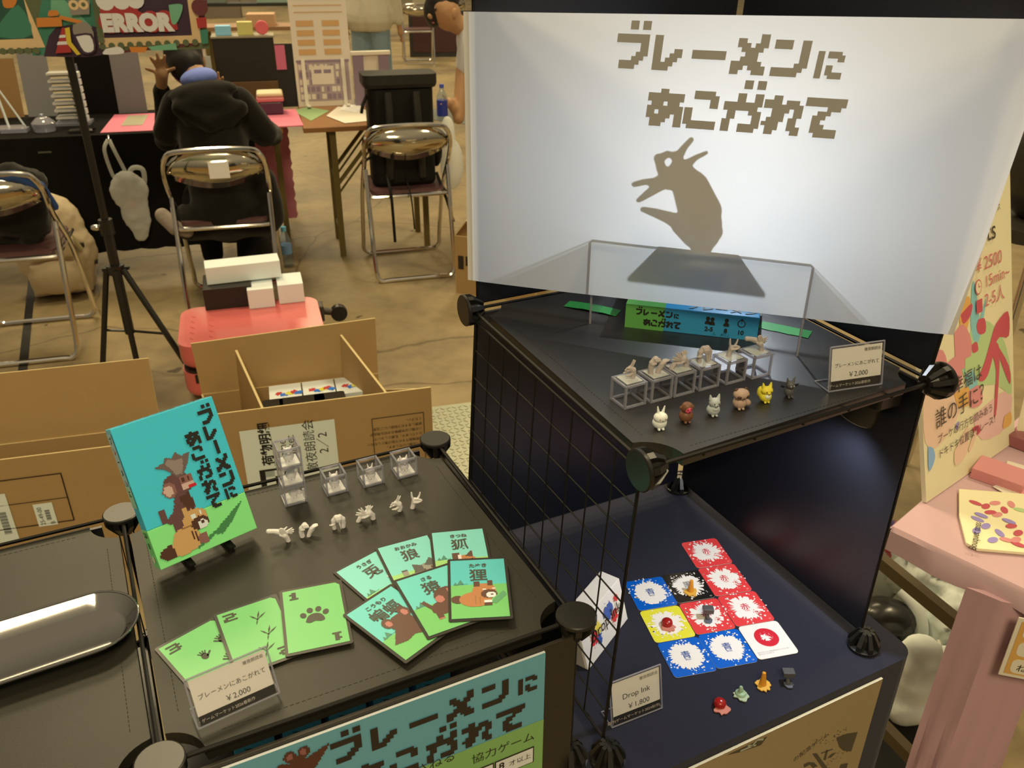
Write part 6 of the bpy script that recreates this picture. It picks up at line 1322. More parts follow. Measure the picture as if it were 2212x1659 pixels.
def panel(x0, x1, y, h, mat, lab, lean=12):
    a, b = tp_(x0, y), tp_(x1, y); m = MB(TBx @ MX.Translation((a[0], min(a[1], .60), tz+.002)) @ RX(R(-lean))); m.box(((b[0]-a[0])/2, 0, h/2), (b[0]-a[0], .008, h), mat); return m.build('display_board', None, lab, 'board')
panel(-60, 66, 244, .30, CORK, 'brown cork board on the table at the left edge'); panel(70, 128, 248, .34, GRB, 'grey board between the cork board and the clear tray tower', 10); panel(258, 318, 246, .33, GRB, 'grey board just left of the seated person', 8)
m = MB(TBx @ MX.Translation((tp_(232, 246)[0], tp_(232, 246)[1]-.01, tz+.002)) @ RX(R(-8))); m.box((-.03, 0, .16), (.26, .006, .32), BCL); m.build('display_board', None, 'black board behind the clear tray tower', 'board')
# clear tower of small trays and a glass cake stand
q_ = tp_(158, 272); tw_ = thing('card_tower', TBx @ T(*q_, tz+.003), 'tower of clear trays with little white packs on the black cloth', 'display tower'); FW_ = WM[tw_.name]
m = MB(FW_); m.box((0, .05, .006), (.17, .13, .012), ACE); m.box((.06, .07, .15), (.004, .06, .28), ACE); m.build('tower_frame', tw_)
for k in range(7):
    m = MB(FW_); m.box((-.012, .05, .028+k*.036), (.10, .07, .010), M('pack_grey', W(120, 116, 92), .3)); m.box((-.012, .05, .036+k*.036), (.125, .085, .010), M('tray_pearl', (.8, .8, .76), .15)); m.build('tray', tw_)
for k in range(7): m = MB(FW_); m.box((.056, .02, .03+k*.036), (.045, .05, .026), WHITEBOX); m.build('pack', tw_)
q_ = tp_(98, 284); cs = thing('glass_dish', TBx @ T(*q_, tz+.003), 'clear glass dish with a lid on the black cloth', 'dish'); m = MB(WM[cs.name]); m.lathe([(.05, 0), (.055, .03), (.056, .04), (.052, .045), (.03, .065), (.008, .07), (.012, .082), (.001, .086)], ACE, n=20); m.build('glass_body', cs, smooth=True)
q_ = tp_(22, 282); cs = thing('metal_easel', TBx @ T(*q_, tz+.003), 'white wire easel standing at the left end of the table', 'easel'); m = MB(WM[cs.name]); m.tube([(0, 0, .0), (-.03, .02, .24)], .006, WHITEBOX, n=6); m.tube([(.06, .06, .0), (-.03, .02, .24)], .005, WHITEBOX, n=6); m.box((.0, .02, .006), (.12, .10, .012), ACE); m.build('easel_frame', cs)
q_ = tp_(30, 290); m = MB(TBx @ T(*q_, tz+.003)); m.box((0, .04, .01), (.12, .07, .018), ACE); m.build('clear_box', None, 'flat clear box on the black cloth below the wire easel', 'box')
m = MB(TBx @ T(tp_(185, 290)[0]-.02, tp_(185, 290)[1]+.01, tz+.003)); m.box((0, .03, .006), (.12, .06, .012), STEEL); m.build('foil_pack', None, 'shiny foil pack in front of the clear tower', 'packet')
m = MB(TBx @ MX.Translation((tp_(100, 290)[0], -.016, .655))); m.box((0, 0, 0), (.06, .002, .008), M('tag_olive', W(80, 78, 50), .6)); m.build('cloth_tag', None, 'small olive tag on the front of the black table cloth', 'tag')
# hanging plastic bag
hb = TBx @ V((tp_(240, 290)[0], -.03, tz-.015)); bgx_ = thing('carrier_bag', MX.Translation(hb), 'thin white carrier bag hanging from the edge of the black table', 'plastic bag'); FB2 = MX.Translation(hb) @ RZ(YW)
m = MB(FB2); m.tube(catmull([(-.01, -.004, .0), (-.035, -.015, -.05), (-.02, -.02, -.17), (.0, -.02, -.2)], 4), .009, BAG, n=8); m.tube(catmull([(-.005, -.004, .0), (.01, -.015, -.05), (.04, -.02, -.15), (.05, -.02, -.19)], 4), .009, BAG, n=8); m.tube(catmull([(.05, -.02, -.18), (.08, -.025, -.14), (.125, -.025, -.15), (.12, -.02, -.22), (.09, -.02, -.24)], 4), .012, BAG, n=8); m.build('handle', bgx_, smooth=True)
m = MB(FB2); m.ell((.045, -.04, -.25), (.095, .035, .10), BAG, n=16, m=10); m.ell((.055, -.04, -.36), (.072, .035, .11), BAG, n=16, m=10); m.ell((.06, -.04, -.45), (.045, .03, .06), BAG, n=16, m=10); crumple(m.fuse(.01, 3).build('bag_body', bgx_, smooth=True), .012, .05)
m = MB(FB2); m.ell((.045, -.035, -.32), (.022, .012, .02), M('bag_pink', W(214, 120, 110), .6)); m.build('snack_pack', bgx_, smooth=True)
m = MB(MX.Translation(hb) @ RZ(YW)); m.tube([(-.006, .0, .02), (-.006, -.012, .005), (-.006, -.008, -.012)], .004, CHROME, n=6); m.build('hook', bgx_)
# brown folding table with papers
fb = P(655, 277, tz); T2 = frame((fb.x+.02, fb.y, 0), GX, GY); t2 = thing('table', T2, 'bare brown folding table between the seated person and the black backpack', 'table')
m = MB(T2); m.box((.32, .34, tz-.012), (.68, .68, .026), TWOOD); m.build('table_top', t2, bevel=.003)
for y in (.06, .40):
    m = MB(T2); m.box((.13, y, tz/2-.013), (.032, .026, tz-.026), OLIVE); m.tube([(.13, y, .40), (.36, y, tz-.05)], .011, OLIVE, n=6); m.tube([(.14, y, .36), (.36, y, tz-.09)], .006, OLIVE, n=6); m.build('leg', t2)
m = MB(T2); m.box((.13, .23, .12), (.016, .34, .02), OLIVE); m.box((.13, .23, .42), (.016, .34, .02), OLIVE); m.build('leg_rail', t2)
for x in (.61,):
    m = MB(T2)
    for y in (.06, .40): m.box((x, y, tz/2-.013), (.03, .026, tz-.026), OLIVE)
    m.build('leg', t2)
def t2q(x, y): r_ = T2.inverted() @ P(x, y, tz); return (r_.x, r_.y)
for k, (pts, mat, lab) in enumerate((([(632, 240), (672, 262), (712, 240), (665, 232)], M('sheet_green', W(150, 166, 96), .7), 'green sheet at the left end of the brown table'), ([(705, 252), (745, 268), (806, 262), (800, 240), (730, 232)], CREAM, 'large white sheet on the brown table'), ([(735, 240), (770, 246), (785, 232), (745, 226)], PAPER, 'small white card lying on the white sheet'))):
    m = MB(T2); m.prism([t2q(*q) for q in pts], tz+.0015+.002*k, tz+.003+.002*k, mat); m.build('paper_sheet', None, lab, 'paper')
# printed board stand on it
BRD = M('print_board', W(222, 196, 150), .6); PURP = M('print_purple', W(140, 112, 106), .6); PTAN = M('print_tan', W(204, 180, 140), .6)
a, b = t2q(646, 232), t2q(765, 226); FB3 = T2 @ MX.Translation((a[0], a[1], tz+.002)) @ RX(R(-6))
lb = thing('info_board', FB3, 'tall pale printed info board standing on the brown table', 'display board'); m = MB(FB3); wI = b[0]-a[0]; hI = .72; m.box((wI/2, 0, hI/2), (wI, .01, hI), BRD); m.build('board', lb)
m = MB(FB3); F3 = frame((0, -.006, 0), (1, 0, 0), (0, 0, 1)); rd = random.Random(5)
m.rect(.015, .03, wI-.015, .24, M('print_mauve', W(170, 140, 120), .6), F3)
for j in range(5):
    for i in range(9): x = .02+i*(wI-.05)/9; m.rect(x, .04+j*.04, x+(wI-.05)/9*rd.uniform(.4, .85), .04+j*.04+.028, PURP if rd.random() < .6 else BRD, F3, .0006)
m.rect(wI*.28, .12, wI*.68, .22, BRD, F3, .001); m.rect(wI*.33, .18, wI*.46, .20, PURP, F3, .0014); m.rect(wI*.5, .18, wI*.63, .20, PURP, F3, .0014); m.rect(.01, .24, wI-.01, .252, PURP, F3, .001)
for j in range(4):
    for i in range(2): m.rect(wI*(.1+.45*i), .28+j*.05, wI*(.1+.45*i)+wI*.3, .28+j*.05+.03, PTAN, F3, .0006)
for j in range(5): m.rect(wI*.08, .50+j*.035, wI*.92, .50+j*.035+.005, PTAN, F3, .0006)
m.build('print', lb)
for x in (wI*.15, wI*.85):
    m = MB(FB3); m.box((x, -.012, .13), (.02, .008, .26), CREAM); m.box((x+.008, -.05, .006), (.02, .09, .008), CREAM); m.build('stand_foot', lb)
a, b = t2q(770, 232), t2q(846, 228); FB4 = T2 @ MX.Translation((a[0], .58, tz+.002)); fd = thing('picture_frame', FB4, 'cream topped display frame standing at the back of the brown table', 'frame'); wI = b[0]-a[0]
m = MB(FB4); m.box((wI/2, 0, .29), (wI+.02, .03, .022), CREAM); m.build('top_rail', fd, bevel=.004)
for x in (.03, wI-.03): m = MB(FB4); m.box((x, 0, .14), (.06, .02, .28), PURP); m.build('side_post', fd)
m = MB(FB4); m.box((wI/2, .004, .14), (wI-.12, .006, .28), BRD); m.build('picture', fd)
# dark case on a wooden crate, small boxes on top
q0 = P(540, 205, tz); CF_ = T2 @ MX.Translation((*(T2.inverted() @ q0)[:2], 0))
CRT = M('crate_wood', W(104, 70, 34), .6, noise=.15)
ps_ = thing('pedestal', CF_, 'wooden crate on legs behind the seated person', 'crate'); m = MB(CF_); m.box((0, .12, .70), (.36, .24, .20), CRT); m.build('crate_body', ps_, bevel=.004)
for x in (-.15, .15):
    m = MB(CF_); m.box((x, .03, .30), (.03, .03, .60), OLIVE); m.box((x, .21, .30), (.03, .03, .60), OLIVE); m.build('leg', ps_)
m = MB(CF_); m.box((0, .10, .925), (.36, .20, .25), M('case_black', (.018, .015, .011), .7)); m.build('dark_case', None, 'black display case on the wooden crate', 'case', bevel=.004)
m = MB(CF_); m.box((0, .10, 1.056), (.37, .21, .010), M('case_lid_tan', W(150, 130, 90), .6)); m.build('tan_board', None, 'tan board lying on top of the black display case', 'board')
for k, (x, w_, h_, mat, lab) in enumerate(((-.11, .09, .055, M('toy_blue', W(140, 188, 186), .6), 'pale blue box on top of the black case'), (.02, .09, .075, M('toy_yellow', W(206, 186, 92), .6), 'yellow box on top of the black case'))):
    m = MB(CF_); m.box((x, .08, 1.062+h_/2), (w_, .08, h_), mat); m.build('small_box', None, lab, 'box', bevel=.003)
m = MB(CF_ @ MX.Translation((.12, .06, 1.103)) @ RX(R(90))); m.lathe([(.036, -.012), (.040, -.008), (.040, .008), (.036, .012)], M('toy_coral', W(226, 96, 84), .5), n=24); m.build('round_badge', None, 'coral round box standing on top of the black case', 'box', smooth=True)
a = t2q(626, 231); m = MB(T2 @ MX.Translation((a[0], a[1], tz+.002)) @ RX(R(-4))); m.box((0, 0, .17), (.10, .03, .34), M('panel_black', (.012, .011, .01), .7)); m.build('partition_board', None, 'black upright board between the crate and the info board', 'board')
m = MB(T2 @ MX.Translation((a[0]-.02, a[1]-.0185, tz+.002)) @ RX(R(-4))); m.box((0, 0, .27), (.055, .003, .13), M('leaf_rose', W(206, 96, 104), .6)); m.build('rose_poster', None, 'rose coloured card fixed to the black upright board', 'card')
# ---------------------------------------------------------------- coral suitcase with cartons on it
sA = P(456, 735, .25); SCF = frame((-1.035, 3.11, 0), (math.cos(R(17)), math.sin(R(17)), 0), (-math.sin(R(17)), math.cos(R(17)), 0)); COR = M('coral_shell', W(214, 98, 78), .25, coat=.3)
su = thing('suitcase', SCF, 'coral hard shell suitcase lying flat with wheels to the right', 'suitcase')
for z0, z1, nm in ((.03, .135, 'lower_shell'), (.145, .25, 'upper_shell')):
    m = MB(SCF); m.prism(rrect(.54, .40, .07, 6), z0, z1, COR); m.build(nm, su, bevel=.045 if nm == 'upper_shell' else .035, bseg=6, smooth=True)
m = MB(SCF); m.prism(rrect(.53, .39, .07, 6), .134, .146, BLACK); m.build('zip_band', su)
for j in range(2):
    for k in range(5): m = MB(SCF); m.box((0, 0, 0), (.006, .022, .004), COR, T(-.22+j*.07, -.12+k*.055, .2505, R(35))); m.build('shell_rib', su, bevel=.0015)
for y in (-.14, .14):
    m = MB(SCF); m.box((.275, y, .20), (.035, .07, .07), M('wheel_grey', (.05, .04, .032), .5)); m.tube([(.29, y, .2), (.335, y, .19)], .016, MATS['wheel_grey'], n=8); wmt = m.build('wheel_mount', su, bevel=.008)
    m = MB(SCF); m.lathe([(.012, -.018), (.034, -.017), (.036, 0), (.034, .017), (.012, .018)], BLACK, MX.Translation((.355, y, .185)) @ RX(R(90)), n=18); m.build('wheel', wmt, smooth=True)
    m = MB(SCF); m.lathe([(.012, -.018), (.03, -.015), (.03, .015), (.012, .018)], BLACK, MX.Translation((.315, y, .032)) @ RX(R(90)), n=18); m.build('wheel', su, smooth=True)
m = MB(SCF); m.box((-.20, -.202, .12), (.05, .012, .03), BLACK); m.build('latch', su)
zs_ = .2505
def onsuit(x, y): r_ = SCF.inverted() @ P(x, y, zs_); return r_.x, r_.y
a = onsuit(478, 668); m = MB(SCF @ T(a[0], a[1], zs_)); m.box((.035, .09, .045), (.19, .18, .09), M('carton_black', (.014, .013, .011), .5)); m.build('black_carton', None, 'black carton on the coral suitcase under the long white carton', 'carton', bevel=.002)
for k, (x, y, lab) in enumerate(((541, 668, 'small white carton beside the black carton on the suitcase'), (606, 657, 'small white carton at the right end of the suitcase'))):
    a = onsuit(x, y); m = MB(SCF @ T(a[0], a[1], zs_)); m.box((.048, .07, .041), (.103, .14, .082), WHITEBOX); m.build('white_carton', None, lab, 'carton', 'white cartons on the suitcase', bevel=.002)
a = onsuit(466, 664); m = MB(SCF @ T(a[0], a[1], zs_+.0915, R(3))); m.box((.13, .07, .036), (.295, .10, .072), WHITEBOX); 
m.text('FOR BOX', .018, .03, .06, M('carton_print', W(190, 176, 130), .7), None, .0725) if 0 else None
m.build('white_carton', None, 'long white carton lying across the cartons on the suitcase', 'carton', 'white cartons on the suitcase', bevel=.002)
# ---------------------------------------------------------------- tripod with the hanging banner
hub = P(250, 640, .0); fl_ = [P(222, 790, .012), P(300, 800, .012), P(414, 803, .012)]
c0 = (fl_[0]+fl_[1]+fl_[2])/3; c0 = V((-1.53, 3.22, 0)); pn = V((GX.y, -GX.x, 0))
ct_ = PV(250, 580, c0, pn); cl = PV(230, 490, c0, pn); tp0 = PV(150, 130, c0, pn)
tri = thing('banner_stand', MX.Translation(c0), 'black tripod light stand holding the colourful banner', 'tripod stand')
m = MB(); m.tube([ct_-UP*.28, cl], .019, BLACK, n=10); m.tube([cl, tp0, tp0+(tp0-cl).normalized()*.12], .014, BLACK, n=10); m.build('pole', tri, smooth=True)
m = MB(); dr = (cl-ct_).normalized(); m.tube([cl-dr*.03, cl+dr*.03], .026, BLACK, n=12); m.ell(cl-GX*.04, (.02, .012, .012), CHROME); m.build('collar', tri, smooth=True)
m = MB(); m.tube([ct_-dr*.02, ct_+dr*.015], .034, BLACK, n=12); m.box((0, 0, 0), (.10, .02, .012), BLACK, frame(ct_, GX, GY)); m.build('leg_hub', tri, smooth=False)
for k, f in enumerate(fl_):
    m = MB(); s0 = ct_+(V((f.x, f.y, ct_.z))-ct_).normalized()*.035; m.tube([s0, f], .012, BLACK, n=8); m.build('leg', tri, smooth=True)
    m = MB(); m.tube([ct_-UP*.27, s0.lerp(f, .62)], .006, BLACK, n=6); m.build('brace', tri)
    m = MB(); m.ell(f, (.018, .018, .013), BLACK); m.build('foot', tri, smooth=True)
# banner
FN = frame(tp0+pn*.03, GX, UP)
def pn_(x, y): r_ = FN.inverted() @ PV(x, y, FN.translation, pn); return (r_.x, r_.y)
bn = thing('banner', FN, 'colourful banner with stamp shaped frames at the top left', 'banner')
b0, b1 = pn_(0, 124), pn_(452, 98); X0, X1, Y0, Y1 = b0[0]-.08, b1[0], (b0[1]+b1[1])/2, (b0[1]+b1[1])/2+.75
NC = {n: M('banner_'+n, W(*c), .6) for n, c in dict(olive=(92, 96, 56), cream=(226, 182, 116), teal=(60, 120, 84), green=(36, 76, 52), purple=(58, 34, 46), red=(170, 46, 40), orange=(206, 120, 40), yellow=(214, 176, 44), white=(220, 206, 176), maroon=(104, 44, 40), mint=(112, 164, 112), grey=(140, 124, 100)).items()}
m = MB(FN); m.prism([(X0, Y0), (X1, Y0), (X1, Y1), (X0, Y1)], -.002, .001, NC['olive']); m.build('banner_cloth', bn)
m = MB(FN); lz = [.0014]
def bnp(mat, pts, k=0):
    lz[0] += .00025; q = [pn_(*p) for p in pts]
    if k: q = [(v.x, v.y) for v in catmull([(*v, 0) for v in q+[q[0]]], k)][:-1]
    m.flat(q, NC[mat], None, lz[0])
def bnc(mat, x, y, r): lz[0] += .00025; q = pn_(x, y); m.disc(q[0], q[1], r, r, NC[mat], None, lz[0], n=14)
bnp('teal', [(70, 120), (90, 0), (230, 0), (225, 118)], 0); bnp('purple', [(95, 122), (120, 60), (215, 60), (225, 118)], 3); bnp('mint', [(110, 0), (140, 0), (200, 60), (150, 50), (110, 30)]); bnp('maroon', [(225, 118), (430, 98), (448, 0), (430, 0), (420, 80)])
bnp('cream', [(-60, 112), (98, 102), (54, 0), (40, -60), (-60, -60)]); bnp('green', [(-60, 88), (73, 83), (52, 0), (20, -40), (-60, -40)]); bnp('teal', [(0, 50), (40, 10), (70, 75), (0, 80)], 3); bnp('orange', [(5, 0), (36, -5), (30, 15), (10, 16)], 3)
bnp('cream', [(203, 0), (215, 103), (436, 92), (425, 0), (425, -60), (200, -60)]); bnp('purple', [(215, 0), (226, 82), (415, 76), (405, 0), (400, -40), (212, -40)])
for k in range(11):
    bnc('olive', 222+k*20, 100-k*.95, .011); bnc('olive', 205+k*1.6, -5+k*10, .011) if k < 10 else None; bnc('olive', 8+k*18-90, 113-k*.5, .011) if k < 10 else None
bnp('red', [(214, 0), (222, 62), (385, 64), (380, 25), (300, 28), (296, -10), (214, -12)], 0)
for x, y in ((228, 2), (262, 0), (292, -2)): bnc('white', x, y, .030)
for x, y in ((238, 48), (268, 47), (297, 46), (328, 46), (358, 45)): bnc('red', x, y, .036)
for x, y in (): bnp('white', [(x-17, y+8), (x+17, y+8), (x+14, y+22), (x+6, y+16), (x, y+25), (x-6, y+16), (x-14, y+23)])
bnp('mint', [(365, 10), (395, 10), (385, 45), (372, 50)], 3)
e_ = pn_(224, 66); lz[0] += .0005; m.text('ERROR', .074, e_[0], e_[1], NC['white'], MX.Translation((0, 0, lz[0]+.0006)), bold=.075, sx=.98)
bnp('orange', [(80, 38), (134, 36), (136, 56), (82, 58)]); bnp('orange', [(108, 22), (125, 22), (128, 32), (106, 34)], 3); bnp('orange', [(130, 32), (180, 44), (178, 52), (130, 40)])
bnp('red', [(136, 58), (122, 114), (156, 112), (142, 60)]); bnp('white', [(131, 75), (143, 74), (144, 80), (129, 81)]); bnp('white', [(127, 89), (146, 88), (148, 95), (125, 96)])
bnp('yellow', [(142, 60), (152, 58), (156, 90), (176, 116), (168, 118), (146, 92)]); bnp('grey', [(160, 52), (190, 48), (205, 80), (180, 100), (160, 70)], 3); bnp('purple', [(160, 74), (200, 72), (208, 108), (180, 114)], 3); bnp('white', [(166, 78), (196, 76), (204, 106), (184, 110)], 3)
bnp('grey', [(148, 0), (195, 0), (195, 30), (155, 32)]); bnc('cream', 161, 10, .016); bnc('cream', 182, 9, .016); bnc('olive', 161, 10, .007); bnc('olive', 182, 9, .007); bnp('white', [(230, 104), (260, 100), (268, 114), (225, 116)], 3); bnp('orange', [(280, 100), (320, 100), (315, 112), (285, 112)]); bnp('mint', [(320, 100), (380, 92), (384, 106), (330, 108)])
bnp('red', [(424, 38), (446, 36), (448, 58), (428, 60)]); bnc('maroon', 432, 15, .028); bnp('teal', [(432, 64), (450, 62), (450, 92), (436, 94)])
m.build('banner_print', bn)
# ---------------------------------------------------------------- bottle, small bag at the first chair
q_ = P(622, 575, 0); BT = T(q_.x, q_.y, 0); bo = thing('water_bottle', BT, 'clear water bottle with a pale blue cap on the floor beside the occupied chair', 'bottle')
m = MB(BT); m.lathe([(.028, 0), (.032, .006), (.032, .13), (.030, .15), (.015, .19), (.012, .20)], PET, n=18); m.build('bottle_body', bo, smooth=True)
m = MB(BT); m.lathe([(.0325, .075), (.0325, .125)], M('bottle_label', W(120, 150, 160), .5), n=18); m.build('label_band', bo, smooth=True)
m = MB(BT); m.lathe([(.014, .198), (.0145, .222), (.001, .223)], M('cap_blue', W(120, 190, 196), .5), n=14); m.build('cap', bo, smooth=True)
q_ = P(578, 575, 0); m = MB(); m.ell((q_.x, q_.y-.02, .12), (.06, .04, .12), M('dark_bag', (.014, .014, .014), .5)); m.fuse(.012, 3).build('black_bag', None, 'small black bag on the floor between the chair and the water bottle', 'bag', smooth=True)
m = MB(); m.ell((q_.x-.09, q_.y+.02, .06), (.03, .03, .07), M('red_pouch', W(130, 26, 20), .5)); m.build('red_pouch', None, 'small red pouch on the floor under the occupied chair', 'pouch', smooth=True)
# cardboard box behind the tall rack
bx_ = P(986, 632, 0); Mb = T(bx_.x, bx_.y, 0, R(-18)); ct, q = carton(Mb, .42, .34, .30, .16, 'cardboard box on the floor peeking out behind the white screen')
m = MB(); slab(m, Mb @ V((-.001, .34, .30)), Mb @ V((-.001, 0, .30)), Mb @ V((.06, 0, .38)), Mb @ V((.06, .34, .38)), CARD); m.build('flap', ct)
m = MB(frame(Mb @ V((0, -.004, 0)), Mb.to_3x3() @ V((1, 0, 0)), UP)); m.rect(.015, .13, .045, .20, INKB, None, .0006); m.rect(.055, .15, .075, .2, INKB, None, .0006); m.build('print_marks', ct)
# ---------------------------------------------------------------- person in jeans and person with the bottle
JEAN = M('denim', W(128, 138, 124), .85, noise=.1); SWEAT = M('sweat_beige', W(206, 184, 138), .9, noise=.05)
pj = P(800, 66, .80); PJ = T(pj.x, pj.y, 0, R(-10)); pe_ = person(PJ, 'standing person in a beige sweatshirt and light blue jeans')
m = MB(PJ); m.caps([(0, 0, 1.40, .055), (0, .01, 1.50, .055)], SKINW); m.ell((0, .02, 1.60), (.075, .09, .115), SKINW); m.ell((0, .11, 1.58), (.015, .02, .02), SKINW)
for sx in (-1, 1): hand(m, (sx*.27, .06, .86), (sx*.275, .08, .78), [(sx*.30, .09, .70), (sx*.29, .10, .69), (sx*.275, .11, .69), (sx*.26, .11, .70), (sx*.245, .12, .75)], SKINW)
m.fuse(.009, 3).build('body', pe_, smooth=True)
m = MB(PJ); m.ell((0, 0, 1.64), (.088, .10, .105), HAIR); m.build('hair', pe_, smooth=True)
bod([[(-.05, 0, .93, .19), (-.03, 0, 1.08, .18), (0, 0, 1.30, .165)], [(.05, 0, .93, .19), (.03, 0, 1.08, .18)], [(-.16, 0, 1.33, .075), (-.25, .0, 1.12, .066), (-.27, .05, .89, .05)], [(.16, 0, 1.33, .075), (.25, .0, 1.12, .066), (.27, .05, .89, .05)]], SWEAT, 'sweatshirt', .014, pe_, fr=PJ, zmin=.80)
bod([[(-.08, 0, .86, .115), (-.11, .01, .48, .085), (-.12, 0, .10, .075)], [(.08, 0, .86, .115), (.11, .01, .48, .085), (.12, 0, .10, .075)]], JEAN, 'jeans', .013, pe_, fr=PJ)
for sx in (-.12, .12): m = MB(PJ); m.caps([(sx, -.04, .045, .042), (sx, .12, .038, .038)], SHOE); m.fuse(.009, 2).build('shoe', pe_, smooth=True)
pw = P(1010, 480, 0); PW = T(pw.x+.22, pw.y+.1, 0, R(20)); pf_ = person(PW, 'person in a white top leaning down beside the screen with a blue bottle')
hd = PV(962, 25, PW.translation, (0, 1, 0)); L = PW.inverted() @ hd
hn = PW.inverted() @ PV(972, 222, PW.translation-V((0, .1, 0)), (0, 1, 0)); el = PW.inverted() @ PV(1000, 150, PW.translation, (0, 1, 0))
m = MB(PW); m.ell(tuple(L), (.085, .095, .115), SKINW, rot=RY(R(-30))); m.ell((L.x-.085, L.y-.02, L.z-.02), (.03, .02, .022), SKINW); m.caps([(L.x+.05, L.y, L.z-.06, .055), (L.x+.14, L.y, L.z-.10, .06)], SKINW)
m.caps([(el.x, el.y, el.z, .045), (hn.x+.05, hn.y, hn.z-.09, .038), (hn.x+.02, hn.y, hn.z-.03, .03)], SKINW); hand(m, (hn.x+.02, hn.y, hn.z-.03), (hn.x, hn.y, hn.z), [(hn.x-.06, hn.y-.03, hn.z+.02), (hn.x-.065, hn.y-.035, hn.z), (hn.x-.06, hn.y-.03, hn.z-.02), (hn.x-.05, hn.y-.03, hn.z-.035), (hn.x-.04, hn.y+.02, hn.z+.045)], SKINW)
m.fuse(.009, 3).build('body', pf_, smooth=True)
for sx in (-1, 1):
    e_ = MB(PW); e_.ell((L.x-.078, L.y-.035+sx*.032, L.z+.018), (.008, .012, .009), EYE); e_.build('eye', pf_, smooth=True)
e_ = MB(PW); e_.ell((L.x-.082, L.y-.02, L.z-.055), (.008, .025, .006), M('lips', W(150, 80, 66), .5)); e_.build('mouth', pf_, smooth=True)
e_ = MB(PW); e_.ell((L.x+.03, L.y-.085, L.z-.005), (.02, .012, .03), SKINW); e_.build('ear', pf_, smooth=True)
m = MB(PW); m.ell((L.x-.01, L.y+.02, L.z+.05), (.10, .10, .095), HAIR, rot=RY(R(-30))); m.ell((L.x-.06, L.y+.03, L.z+.0), (.06, .085, .09), HAIR); m.fuse(.01, 3).build('hair', pf_, smooth=True)
bod([[(L.x+.20, L.y, L.z-.16, .14), (L.x+.32, L.y, L.z-.36, .165), (L.x+.36, L.y, .72, .165)], [(L.x+.14, L.y-.06, L.z-.16, .085), (el.x+.03, el.y, el.z+.02, .075)]], M('white_top', W(222, 208, 176), .85), 'white_top', .014, pf_, fr=PW)
bod([[(L.x+.32, L.y, .66, .14), (L.x+.28, L.y, .45, .09), (L.x+.33, L.y, .10, .07)], [(L.x+.40, L.y+.1, .66, .13), (L.x+.42, L.y+.1, .40, .09), (L.x+.42, L.y+.08, .10, .07)]], M('pale_trousers', W(196, 178, 140), .85), 'trousers', .014, pf_, fr=PW)
for x, y in ((L.x+.33, L.y), (L.x+.42, L.y+.08)): m = MB(PW); m.caps([(x, y-.04, .045, .042), (x-.06, y-.1, .038, .038)], SHOE); m.fuse(.009, 2).build('shoe', pf_, smooth=True)
WBt = PW @ MX.Translation((hn.x-.05, hn.y-.005, hn.z-.10)); bo = thing('drink_bottle', WBt, 'blue labelled plastic bottle in the hand of the person in white', 'bottle')
m = MB(WBt); m.lathe([(.028, 0), (.032, .008), (.032, .14), (.014, .18), (.012, .19)], PET, n=16); m.build('bottle_body', bo, smooth=True)
m = MB(WBt); m.lathe([(.033, .03), (.033, .12)], M('label_navy', W(46, 56, 120), .4), n=16); m.build('label_band', bo, smooth=True); m = MB(WBt); m.lathe([(.014, .188), (.014, .208), (.001, .209)], M('cap_white', W(70, 84, 150), .5), n=12); m.build('cap', bo, smooth=True)
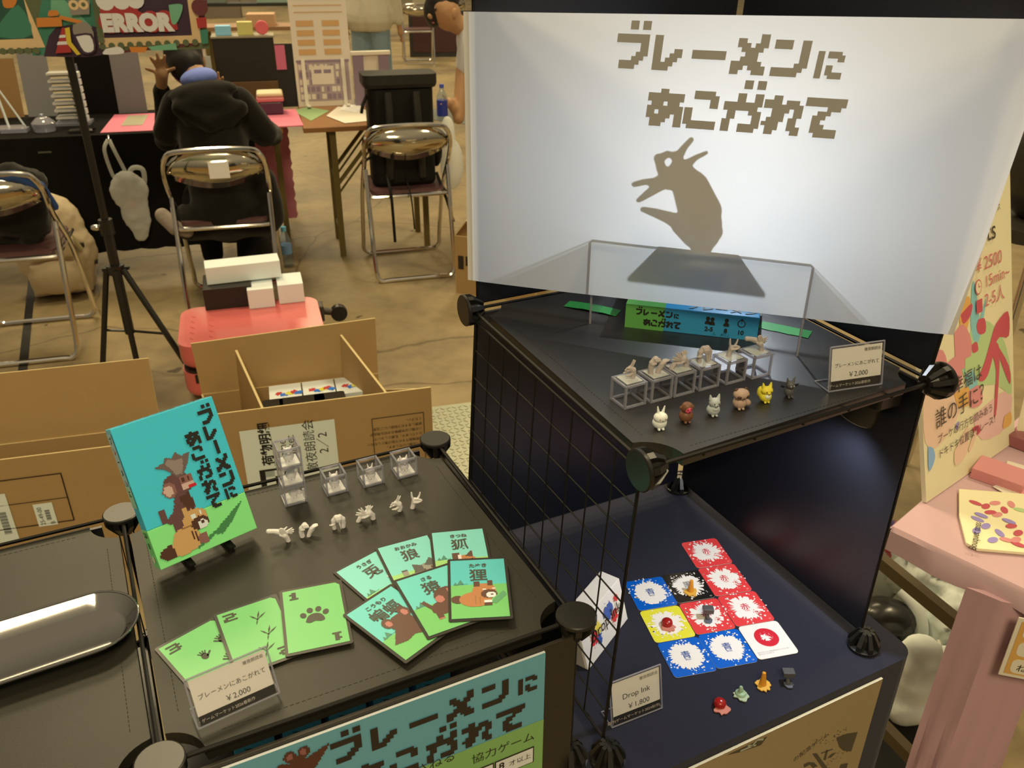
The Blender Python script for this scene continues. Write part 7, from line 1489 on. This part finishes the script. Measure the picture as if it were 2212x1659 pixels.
# far clutter
def farbox(x, y, w, d, h, mat, name, lab, cat, rz=.2):
    p = P(x, y, 0); m = MB(T(p.x, p.y, 0, rz)); m.box((0, d/2, h/2), (w, d, h), mat); return m.build(name, None, lab, cat, bevel=.005)
p = P(964, 132, 0); FP_ = T(p.x, p.y+.5, 0, .1); t = thing('dark_poster', FP_, 'dark reddish poster stand far away beside the far chairs', 'poster'); m = MB(FP_); m.box((0, 0, .32), (1.15, .03, .64), M('poster_frame', (.03, .03, .03), .5)); m.build('frame', t); m = MB(FP_); m.box((0, -.018, .34), (1.05, .006, .54), M('poster_maroon', W(70, 36, 28), .6)); m.build('picture', t)
WTB = M('far_wood', W(150, 104, 60), .6)
def fartable(x, y, w, lab, mat):
    p = P(x, y, 0); Fm = T(p.x, p.y, 0, .2); t = thing('table', Fm, lab, 'table', 'far tables'); m = MB(Fm); m.box((0, .25, .70), (w, .5, .04), mat); m.build('table_top', t)
    for sx in (-w/2+.05, w/2-.05): m = MB(Fm); m.box((sx, .1, .34), (.04, .04, .68), OLIVE); m.box((sx, .42, .34), (.04, .04, .68), OLIVE); m.build('leg', t)
    return Fm
F1 = fartable(640, 205, 1.9, 'far wooden table behind the info board', WTB); F2 = fartable(900, 85, 1.6, 'far wooden table with items near the top edge', WTB); F3_ = fartable(560, 120, 2.4, 'far dark table behind the small boxes', M('far_dark', (.02, .02, .018), .7))
for k, (Fm, x, z, w, h, c, lab) in enumerate(((F1, -.3, .72, .3, .12, (200, 150, 96), 'tan carton on the far wooden table'), (F1, .4, .72, .5, .16, (206, 186, 130), 'cream carton on the far wooden table'), (F3_, -.6, .72, .4, .22, (120, 120, 90), 'olive carton on the far dark table'), (F3_, .3, .72, .5, .15, (150, 160, 120), 'pale green carton on the far dark table'), (F3_, .85, .72, .3, .3, (196, 170, 120), 'tall cream carton on the far dark table'))):
    m = MB(Fm); m.box((x, .25, z+h/2), (w, .3, h), M('far_%d%d%d' % c, W(*c), .7)); m.build('carton', None, lab, 'carton', bevel=.004)
farbox(700, 20, 1.2, .4, 1.0, M('far_black', (.012, .012, .011), .8), 'dark_counter', 'black counter far in the background behind the info board', 'counter'); farbox(470, 40, 1.0, .4, 1.1, M('far_stripe', W(120, 100, 70), .8), 'dark_counter', 'brown counter far in the background above the black case', 'counter')
pj2 = P(625, 190, 0); farbox(925, 60, .5, .4, .7, M('far_khaki', W(170, 150, 104), .8), 'far_case', 'khaki case standing far away near the far chairs', 'case')
q_ = P(452, 220, .75); gs = thing('sign_stand', T(q_.x, q_.y, 0, .2), 'slim pale post with paper tags beside the black case', 'stand'); m = MB(WM[gs.name]); m.box((0, 0, .55), (.03, .03, 1.1), CREAM); m.lathe([(.12, 0), (.12, .015)], CREAM); m.build('post', gs); m = MB(WM[gs.name]); m.box((0, -.02, .95), (.09, .006, .10), M('tag_pale', W(196, 190, 150), .7)); m.box((0, -.02, 1.08), (.09, .006, .08), M('tag_aqua', W(150, 176, 166), .7)); m.build('paper_tag', gs)
